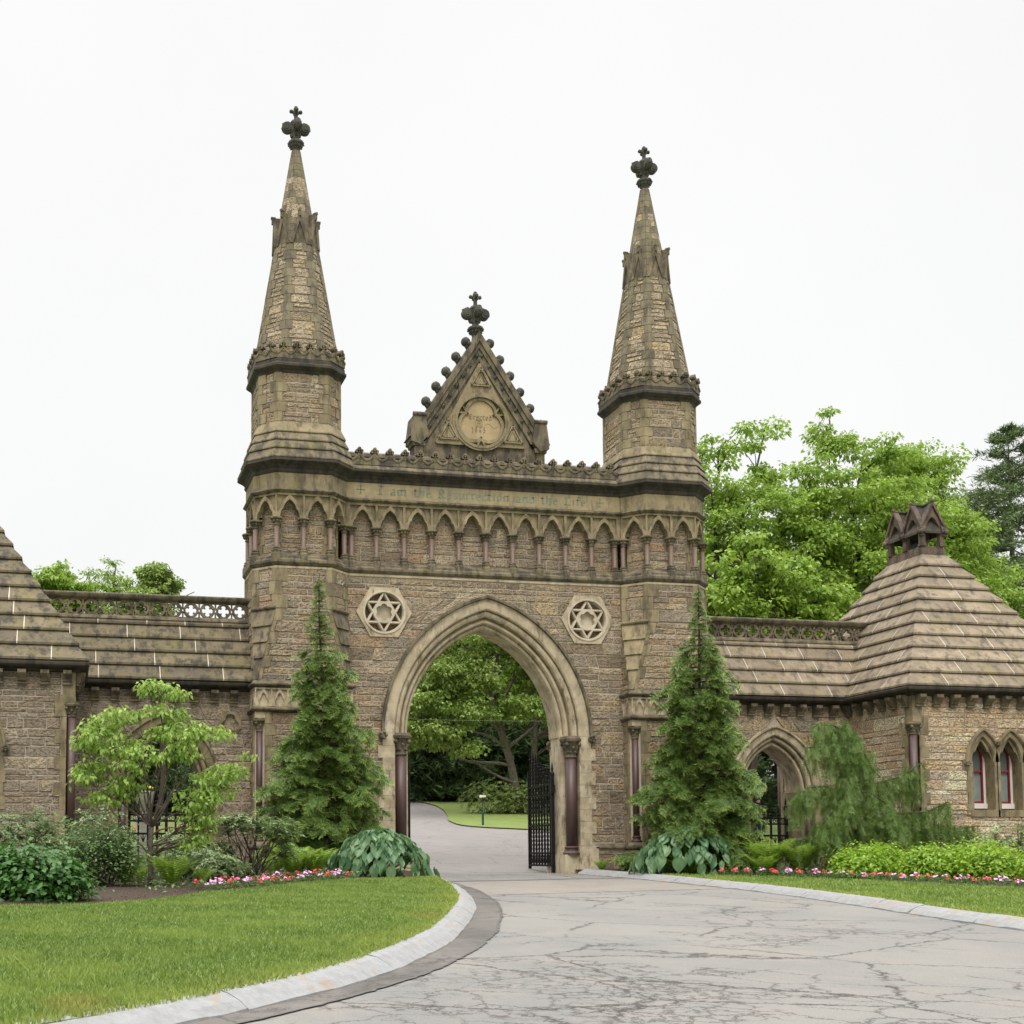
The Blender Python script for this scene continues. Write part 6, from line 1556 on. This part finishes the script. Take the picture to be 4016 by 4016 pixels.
# --- shrubs
def mound(name, label, base, lobes, n, leaf, mat, grp=None, seed=0, stems=14, shell=.5, cr=.1, whorl=0, upw=.3, bark=TWIG, cat_='shrub', bare=False):
    """dome of leaves around many stems"""
    random.seed(seed); T = thing(name, label, cat_, base, grp); b = np.array(base, float); m = MB(); cs = []
    vol = np.array([l[3]*l[4]+l[3]*l[5]+l[4]*l[5] for l in lobes]); pr = vol/vol.sum(); nc = max(1, n//(whorl or 6))
    for l, k in zip(lobes, rng.multinomial(nc, pr)):
        d = U3(k); d[:, 2] = np.abs(d[:, 2])*np.where(rng.random(k) < .72, 1, -.6); cs.append(np.array(l[:3])+d*(rng.uniform(shell, 1.02, k)[:, None])*np.array(l[3:6]))
    cs = np.concatenate(cs); cs = cs[cs[:, 2] > b[2]+.05]
    for c in cs[rng.permutation(len(cs))[:stems]]: m.tube(*wob((b[0]+random.uniform(-.12,.12)*3*lobes[0][3], b[1]+random.uniform(-.1,.1), b[2]), c, 6, .08, .02, .006, .03), 5)
    m.build('stem', bark, T, smooth=True)
    P, D, U_ = [], [], []; k = whorl or 6
    ctr = np.array([np.mean([l[0] for l in lobes]), np.mean([l[1] for l in lobes]), b[2]+.1])
    for c in cs:
        out_ = c-ctr; out_ /= np.linalg.norm(out_)+1e-6; ax = out_*.7+np.array([0,0,upw+.3])+rng.normal(size=3)*.2; ax /= np.linalg.norm(ax)
        s = np.cross(ax, [.3,.8,.1]); s /= np.linalg.norm(s); t = np.cross(ax, s); kk = k+random.randint(-1,2)
        for j in range(kk):
            a = 2*pi*j/kk+random.uniform(-.3,.3); dd = s*cos(a)+t*sin(a)+ax*(random.uniform(-.15,.55) if whorl else random.uniform(-.4,.8)); P.append(c+(rng.normal(size=3)*cr if not whorl else ax*random.uniform(-.03,.03))); D.append(dd); U_.append(ax)
    P, D, U_ = np.array(P), np.array(D), np.array(U_)+rng.normal(size=(len(P),3))*.2; N2 = len(P)
    V, F = leaves(P, D, U_, rng.uniform(.75,1.2,N2)*leaf[0], rng.uniform(.8,1.15,N2)*leaf[1], .12, .25); link('foliage', np_mesh('foliage', V-b, F, mat), T, base); return T
B3 = lambda x, y: (x, y, bed(x, y)-.03)
mound('hydrangea_shrub', 'dense dark green rounded shrub at the left edge, nearest the lawn', B3(-13.1,-14.0), [(-13.1,-14.0,.05,.95,.7,.68),(-13.7,-13.8,.1,.6,.6,.6),(-12.5,-13.9,-.1,.5,.5,.5)], 5200, (.12,.085), G_HYDD, 'hydrangea shrubs', 101, 20, .55)
# leafy shrubs at the back left
mound('rhododendron', 'dull green rhododendron at the far left against the left lodge wall', B3(-14.2,-8.6), [(-14.2,-8.6,.75,1.0,.7,.85),(-13.2,-8.3,.8,.9,.7,.85)], 4200, (.13,.045), G_RHOD, 'rhododendrons in the left bed', 102, 22, .3, whorl=8)
mound('rhododendron', 'rhododendron with pale leaf whorls under the left lodge corner shaft', B3(-12.0,-8.4), [(-12.1,-8.4,.7,.9,.7,.85),(-11.4,-8.3,.5,.7,.6,.7)], 3600, (.13,.045), G_RHO, 'rhododendrons in the left bed', 103, 22, .3, whorl=8)
mound('viburnum_shrub', 'tall dark open shrub with upright stems just left of the slim tree trunk', B3(-11.75,-10.6), [(-11.75,-10.6,.55,.55,.45,1.05),(-11.35,-10.6,.4,.45,.4,.8),(-12.3,-10.5,.4,.5,.4,.9)], 4600, (.075,.05), G_RHOD, None, 104, 26, .2)
mound('rhododendron', 'low pale green rhododendron in front of the left arch gate', B3(-10.0,-7.4), [(-10.0,-7.4,.5,.8,.6,.6),(-9.4,-7.3,.4,.7,.6,.55)], 3800, (.13,.045), G_RHO, 'rhododendrons in the left bed', 105, 20, .35, whorl=8)
mound('rhododendron', 'open branching rhododendron with bare brown stems left of the columnar evergreen', B3(-8.3,-7.2), [(-8.85,-7.1,1.25,.5,.4,.38),(-8.2,-7.2,1.2,.6,.4,.4),(-7.55,-7.2,1.05,.5,.4,.45),(-8.9,-7.1,.7,.35,.3,.3),(-7.4,-7.2,.6,.4,.3,.4)], 3400, (.13,.045), G_RHO, 'rhododendrons in the left bed', 106, 32, .25, whorl=8)
mound('rhododendron', 'small low leafy rhododendron between the slim tree and the open brown stemmed one', B3(-9.5,-8.5), [(-9.5,-8.5,.3,.6,.45,.45),(-8.9,-8.3,.2,.5,.4,.4)], 2200, (.12,.045), G_RHO, 'rhododendrons in the left bed', 108, 14, .4, whorl=8)
mound('rhododendron', 'rhododendron under the red framed windows of the right lodge', B3(13.6,-5.4), [(13.4,-5.4,.75,1.0,.6,.75),(14.6,-5.4,.85,1.0,.6,.8),(12.6,-5.3,.5,.6,.5,.6)], 3200, (.13,.05), G_RHO, None, 107, 22, .3, whorl=8)
for i, (x, y, r_, h, lb) in enumerate([(7.75,-7.0,.85,.66,'first, leftmost'),(8.6,-6.6,.75,.66,'second, small and set back'),(9.0,-8.1,.9,.70,'third'),(9.9,-9.2,.9,.74,'fourth'),(10.5,-10.6,1.0,.8,'fifth, at the right edge'),(10.4,-8.0,.9,.78,'rear one behind the fourth')]):
    mound('hydrangea_shrub', f'bright lime green rounded shrub of the right bed row, {lb}', B3(x, y), [(x,y,bed(x,y)+.12,r_,r_*.8,h),(x-.25,y+.1,bed(x,y)+.1,r_*.6,r_*.6,h*.9)], int(3300*r_/.7), (.11,.06), G_HYD, 'lime green shrubs in the right bed', 110+i, 14, .55)
mound('rhododendron', 'big rhododendron mass on the far lawn behind the right iron gate leaf', (11.6,33,gz(33)-.05), [(10.9,32,3.6,1.7,1.2,1.35),(12.9,32,3.5,1.7,1.2,1.3),(15,32,3.6,1.8,1.2,1.5)], 9000, (.16,.07), m_leaf('far_shrub_leaves', (.08,.14,.03), (.15,.22,.05), (.28,.34,.10), .25, .5, clump=.8), None, 120, 20, .5, whorl=6)

# --- hostas
def hosta(label, cx, cy, rx, ry, h, n, seed):
    random.seed(seed); base = B3(cx, cy); T = thing('hosta', label, 'hosta', base, 'big hosta clumps beside the gate'); b = np.array(base)
    V, F = [], []; m = MB()
    for i in range(n):
        t = (i+.5)/n; el = t**.75; a = i*2.39996+random.uniform(-.2,.2); rr = el*random.uniform(.86,1.05); L = random.uniform(.27,.44)*(1.-.15*(1-el)); W_ = L*random.uniform(.72,.86)
        px, py, pz = cx+cos(a)*rx*rr*.82, cy+sin(a)*ry*rr*.82, b[2]+.08+h*(1-rr**2.2)*.95+random.uniform(-.03,.05)
        tilt = -.15-1.15*el+random.uniform(-.2,.2); out_ = np.array([cos(a), sin(a), 0]); sd = np.array([-sin(a), cos(a), 0]); D = out_*cos(tilt)+np.array([0,0,sin(tilt)]); nn = -out_*sin(tilt)+np.array([0,0,cos(tilt)])
        rl = random.uniform(-.35,.35); sd, nn = sd*cos(rl)+nn*sin(rl), nn*cos(rl)-sd*sin(rl)
        if i % 3 == 0: m.tube([tuple(b+np.array([0,0,.02])), tuple((b+np.array([px,py,pz+.05]))/2+np.array([0,0,.12])), (px,py,pz)], [.014,.012,.009], 4)
        o = len(V); NU, NV = 7, 8
        for u in range(NU):
            tu = u/(NU-1); wd = W_*.5*(sin(pi*min(1, tu*1.02+.06)**.72))**.75*(1-tu**4*.6) if tu < 1 else .004
            if u == 0: wd = W_*.20
            for v in range(NV+1):
                s_ = (v/NV)*2-1; cup = abs(s_)**1.6*.20*W_; rib = .006*cos(v*pi); back = -.10*L*(1-tu)**3*abs(s_)*2 if u < 3 else 0
                p = np.array([px,py,pz])+D*(L*tu+back-.04)+sd*s_*wd+nn*(cup+rib+.02*sin(tu*9+i)*abs(s_)-.22*L*tu*tu); V.append(p)
        for u in range(NU-1):
            for v in range(NV): q = o+u*(NV+1)+v; F.append((q, q+1, q+NV+2, q+NV+1))
    m.build('stem', G_FERN, T); V, F = np.array(V), np.array(F); me = np_mesh('foliage', V-b, F, G_HOSTA, smooth=True); link('foliage', me, T, base)
hosta('large blue-green hosta at the left side of the drive, before the left gate column', -4.72, -5.3, 1.78, 1.1, 1.08, 210, 131)
hosta('large blue-green hosta at the right side of the drive, draping over the kerb', 4.5, -3.9, 2.15, 1.15, 1.15, 240, 132)

# --- ferns
def fern(label, cx, cy, L, n, seed, up=.9):
    random.seed(seed); base = B3(cx, cy); T = thing('fern', label, 'fern', base, 'ferns in the beds'); b = np.array(base); V, F = [], []
    for i in range(n):
        a = 2*pi*i/n+random.uniform(-.25,.25); ln = L*random.uniform(.8,1.15); e0 = random.uniform(1.1,1.45)*up; out_ = np.array([cos(a), sin(a), 0]); sd = np.array([-sin(a), cos(a), 0]); p = b.copy(); K = 17; el = e0
        for k in range(K):
            t = k/(K-1); step = ln/K; d = out_*cos(el)+np.array([0,0,sin(el)]); q = p+d*step; nn = -out_*sin(el)+np.array([0,0,cos(el)]); wl = ln*.20*(sin(pi*min(1, (t*.93+.08)))**.75)
            o = len(V); V += [p-sd*.006, p+sd*.006, q+sd*.005, q-sd*.005]; F.append((o, o+1, o+2, o+3))
            if k > 1:
                for sg in (-1, 1):
                    tip = p+sd*sg*wl+d*wl*.35-nn*wl*.12; w_ = step*.42; o = len(V); mid = p+sd*sg*wl*.5+d*wl*.12+nn*.004; V += [p, mid-d*w_, tip, mid+d*w_]; F.append((o, o+1, o+2, o+3))
            p = q; el -= (1.7*t+.15)*e0/K*1.05
    V, F = np.array(V), np.array(F); link('frond', np_mesh('frond', V-b, F, G_FERN), T, base)
for i, (x, y, L, n, lb) in enumerate([(-11.3,-10.2,.95,15,'tall green fern just left of the slim tree trunk'),(-10.35,-10.1,.95,15,'tall green fern just right of the slim tree trunk'),(-9.6,-9.3,.55,11,'small fern behind the left flower row, near the slim tree'),(-7.1,-6.2,1.1,18,'fern left of the left hosta, behind the flowers'),(-6.5,-5.9,1.05,18,'bright fern touching the left hosta'),(-7.5,-5.6,.7,12,'fern under the left columnar evergreen'),(-9.0,-8.4,.5,10,'low fern beneath the open rhododendron'),(-10.9,-8.9,.6,11,'fern behind the slim tree in the left bed'),
        (6.3,-4.9,1.35,20,'bright yellow-green fern right of the right hosta'),(7.0,-5.3,1.25,20,'bright fern between the right hosta fern and lime shrubs'),(5.9,-5.3,.85,14,'small bright fern close to the right flower row'),(2.95,-1.5,.5,11,'small fern at the foot of the right gate column'),(3.6,-1.7,.55,11,'small fern by the plinth between column and right hosta'),(4.2,-1.6,.5,10,'small fern half hidden by the right hosta'),(12.2,-6.2,.7,12,'bright fern under the right lodge corner shaft'),(-12.6,-11.6,.6,12,'fern behind the dark rounded shrub')]):
    fern(lb, x, y, L, n, 140+i)
# low weedy ground cover
def cover():
    P = []
    for _ in range(5200):
        if random.random() < .62: y = random.uniform(-12.5,-1); x = bedL(max(y,-15)) - random.uniform(.7, 6.5)
        else: y = random.uniform(-9,-1); x = (bedR(y) if y < -4.6 else 4.6)+random.uniform(1.2, 8)
        if sin(x*2.3)+sin(y*1.9+x) < -.5: continue
        P.append((x, y, bed(x, y)+random.uniform(0,.14)))
    P = np.array(P); n = len(P); D = rng.normal(size=(n,3)); D[:, 2] = np.abs(D[:, 2])*.6; V, F = leaves(P, D, np.array([0,0,1.])+rng.normal(size=(n,3))*.5, rng.uniform(.06,.15,n), rng.uniform(.03,.07,n)); o = link('ground_cover', np_mesh('ground_cover', V, F, G_RHOD)); o['kind'] = 'stuff'; o['label'] = 'low green ground cover under the shrubs'; o['category'] = 'ground cover'
cover()

# --- bedding flowers
def bloom_mesh(seed, k):
    random.seed(seed); V, F = [], []
    for i in range(k):
        a = random.uniform(0, 6.28); r_ = random.uniform(0,.085); c = np.array([r_*cos(a), r_*sin(a), random.uniform(.13,.20)]); nrm = np.array([random.uniform(-.5,.5), random.uniform(-.9,.1), 1.]); nrm /= np.linalg.norm(nrm); s = np.cross(nrm, [1,.2,0]); s /= np.linalg.norm(s); t = np.cross(nrm, s)
        for j in range(5):
            b_ = 2*pi*j/5+i; d = s*cos(b_)+t*sin(b_); e = s*cos(b_+1.57)+t*sin(b_+1.57); R = random.uniform(.020,.032); o = len(V); V += [c, c+d*R*.6-e*R*.5+nrm*.004, c+d*R*1.15, c+d*R*.6+e*R*.5+nrm*.004]; F.append((o, o+1, o+2, o+3))
    return np.array(V), np.array(F)
FLM = {}
for c_, mt in (('red', F_RED), ('pink', F_PINK), ('rose', F_ROSE)):
    for v_ in range(3):
        V, F = bloom_mesh(200+v_*7+len(c_), 7+3*v_); FLM[c_, v_] = np_mesh('blossoms', V, F, mt)
def folm(seed):
    random.seed(seed); n = 75; a = rng.uniform(0, 2*pi, n); r_ = rng.uniform(.0,.10,n); P = np.stack([r_*np.cos(a), r_*np.sin(a), rng.uniform(.02,.15,n)], 1); D = np.stack([np.cos(a), np.sin(a), rng.uniform(-.3,.8,n)], 1)
    V, F = leaves(P, D, np.array([0,0,1.])+rng.normal(size=(n,3))*.3, rng.uniform(.05,.08,n), rng.uniform(.025,.035,n)); return np_mesh('foliage', V, F, G_BED)
FOL = [folm(300+i) for i in range(4)]
ORD = ['1st','2nd','3rd']+[f'{i}th' for i in range(4,80)]
for i in (21,31,41,51,61): ORD[i-1] = f'{i}st'
for i in (22,32,42,52,62): ORD[i-1] = f'{i}nd'
for i in (23,33,43,53,63): ORD[i-1] = f'{i}rd'
CN = {'red': 'red', 'pink': 'lilac pink', 'rose': 'rose pink'}
def plant(x, y, c_, label, grp, h=1., z=None, s_=1.):
    T = thing('flower_plant', label, 'flowers', (x, y, bed(x, y) if z is None else z), grp); T.rotation_euler = (0,0,random.uniform(-.6,.6)); q = s_*random.uniform(.95,1.25); T.scale = (q, q, q*h)
    f = bpy.data.objects.new('foliage', random.choice(FOL)); C.objects.link(f); f.parent = T
    b = bpy.data.objects.new('blossoms', FLM[c_, random.randint(0,2)]); C.objects.link(b); b.parent = T
random.seed(5)
def lay(n, curve, seq, side, grp, rowname):
    pts = []
    for i in range(n):
        t = (i+.5)/n; x, y = curve(t); off = (.26 if i % 2 else -.2)+random.uniform(-.1,.1); pts.append((x+side*off*.7, y+off*.7+random.uniform(-.05,.05)))
    for i, (x, y) in enumerate(pts):
        c_ = seq[i % len(seq)]; plant(x, y, c_, f'{CN[c_]} bedding plant, {ORD[i]} from the left in the {rowname}', grp)
def poly(pts):
    P = np.array(pts, float); S = np.concatenate([[0], np.cumsum(np.linalg.norm(np.diff(P, axis=0), axis=1))]); return lambda t: (float(np.interp(t*S[-1], S, P[:, 0])), float(np.interp(t*S[-1], S, P[:, 1])))
SQ = ['pink','red','pink','pink','red','red','pink','rose','red','pink','pink','red','red','pink','rose','red','red','pink','pink','red']
lay(30, poly([(-9.85,-11.35),(-9.2,-10.6),(-8.5,-9.75),(-7.6,-8.3),(-6.6,-7.15),(-5.7,-6.55)]), SQ, -1, 'bedding flowers in the left row', 'left flower row')
SQ2 = ['red','rose','red','pink','red','pink','pink','red','red','pink','pink','red','red','pink','rose','red','pink','red','pink','pink','red','pink','rose']
lay(52, poly([(4.75,-5.15),(5.6,-5.75),(6.45,-6.75),(7.1,-7.95),(7.85,-9.45),(8.75,-11.6),(9.1,-12.6)]), SQ2, 1, 'bedding flowers in the right row', 'right flower row')
random.seed(6)
for i in range(12):
    plant(-10.6+.42*i, 14+.1*(i % 3), 'red', f'red flower plant beyond the left arch gate, {ORD[i]} from the left', 'red flowers beyond the left arch', 2.2, gz(14)-.05, 1.3)
# --- small things
U = thing('flower_urn', 'tall stone urn planted with yellow flowers beyond the left arch', 'urn', (-9.97, 6.2, gz(6.2)))
m = MB(); m.lathe((-9.97,6.2,gz(6.2)-.1), [(.34,0),(.34,.2),(.27,.3),(.25,1.35),(.3,1.45),(.3,1.55),(.12,1.6),(.10,1.75),(.2,1.85),(.31,2.1),(.36,2.3),(.37,2.38),(.33,2.40)], 18); m.build('pedestal', WHP if 0 else m_plain('pale_grey_stone', (.55,.53,.5), (.45,.43,.4), 5), U)
V, F = bloom_mesh(400, 90); V = V*np.array([3.2,3.2,1.6])+np.array([0,0,2.25]); link('blossoms', np_mesh('blossoms', V, F, m_plain('yellow_petals', (.80,.72,.10), (.7,.6,.08), 20, .6, 0)), U, (-9.97,6.2,gz(6.2)-.1))
V, F = folm(401).vertices, None
po = thing('marker_post', 'slim dark green post with a small white head on the far lawn', 'post', (7.45, 22.7, gz(22.7)+.05))
m = MB(); m.lathe((7.45,22.7,gz(22.7)), [(.055,0),(.055,.62),(.065,.63),(.06,.68),(.028,.7),(.026,1.42)], 10); m.build('pole', m_plain('dark_green_paint', (.01,.07,.055), (.008,.05,.04), 3, .45, 0), po)
m = MB(); m.box(7.30,7.60,22.66,22.74,gz(22.7)+1.42,gz(22.7)+1.52); m.box(7.28,7.42,22.62,22.70,gz(22.7)+1.40,gz(22.7)+1.49); m.build('head', WHP, po)
wr = thing('overhead_wire', 'thin pale wire strung across the view inside the big arch', 'wire', (3, 24, 5.5))
m = MB(); m.tube([(1.5,24,7.42),(5,24,7.28),(9.5,24,7.30),(14,24,7.42)], .0045, 4); m.build('cable', m_plain('pale_cable', (.28,.30,.24), (.2,.22,.17), 3, .6, 0), wr)
# a visitor half hidden behind the right arch
def person():
    px, py = 17.0, 14.; z0_ = gz(py)+.06; T = thing('person', 'person in dark blue top with light blue straps, glimpsed beyond the right arch gate', 'person', (px, py, z0_))
    nd = {'pel':(0,0,.92,.15),'sp':(0,-.03,1.15,.15),'ch':(0,-.06,1.38,.17),'nk':(.0,-.10,1.52,.06),'hd0':(.0,-.13,1.60,.09),'hd':(.0,-.15,1.70,.105),
      'sl':(-.19,-.06,1.42,.06),'el':(-.28,-.1,1.14,.045),'wl':(-.22,-.28,.95,.032),'hl':(-.2,-.34,.90,.035),'sr':(.19,-.06,1.42,.06),'er':(.30,-.12,1.15,.045),'wr':(.26,-.30,1.0,.032),'hr':(.24,-.36,.97,.035),
      'hpl':(-.1,0,.86,.1),'kl':(-.11,-.05,.48,.07),'al':(-.11,.02,.08,.045),'tl':(-.11,-.14,.03,.04),'hpr':(.1,0,.86,.1),'kr':(.12,-.03,.48,.07),'ar':(.12,.04,.08,.045),'tr':(.12,-.12,.03,.04)}
    ed = [('pel','sp'),('sp','ch'),('ch','nk'),('nk','hd0'),('hd0','hd'),('ch','sl'),('sl','el'),('el','wl'),('wl','hl'),('ch','sr'),('sr','er'),('er','wr'),('wr','hr'),('pel','hpl'),('hpl','kl'),('kl','al'),('al','tl'),('pel','hpr'),('hpr','kr'),('kr','ar'),('ar','tr')]
    ks = list(nd); me = bpy.data.meshes.new('body'); me.from_pydata([nd[k][:3] for k in ks], [(ks.index(a), ks.index(b)) for a, b in ed], []); o = link('body', me, T)
    sk = o.modifiers.new('skin', 'SKIN'); 
    for i, k in enumerate(ks): me.skin_vertices[0].data[i].radius = (nd[k][3],)*2; me.skin_vertices[0].data[i].use_root = (k == 'pel')
    o.modifiers.new('sub', 'SUBSURF').levels = 2; o.modifiers['sub'].render_levels = 2
    me.materials.append(m_plain('navy_clothes', (.015,.02,.06), (.012,.015,.045), 5, .8, 0))
    m = MB()
    for s_ in (-1, 1): m.tube([(s_*.10,-.16,1.52),(s_*.12,-.235,1.38),(s_*.10,-.22,1.18)], .022, 5)
    m.build('strap', m_plain('light_blue_strap', (.08,.28,.75), (.08,.25,.7), 4, .7, 0), T, loc=T.location[:])
    m = MB(); m.ball((0,-.16,1.71), .10, 12, 8, (.85,.95,1.12)); m.ball((0,-.262,1.69), .02, 5, 4)
    m.build('face', m_plain('skin', (.55,.33,.24), (.5,.3,.21), 6, .6, 0), T, loc=T.location[:])
    m = MB(); m.ball((0,-.135,1.75), .115, 12, 8, (.92,1,1.)); m.build('hair', m_plain('dark_hair', (.03,.02,.015), (.02,.015,.01), 8, .7, 0), T, loc=T.location[:])
person()
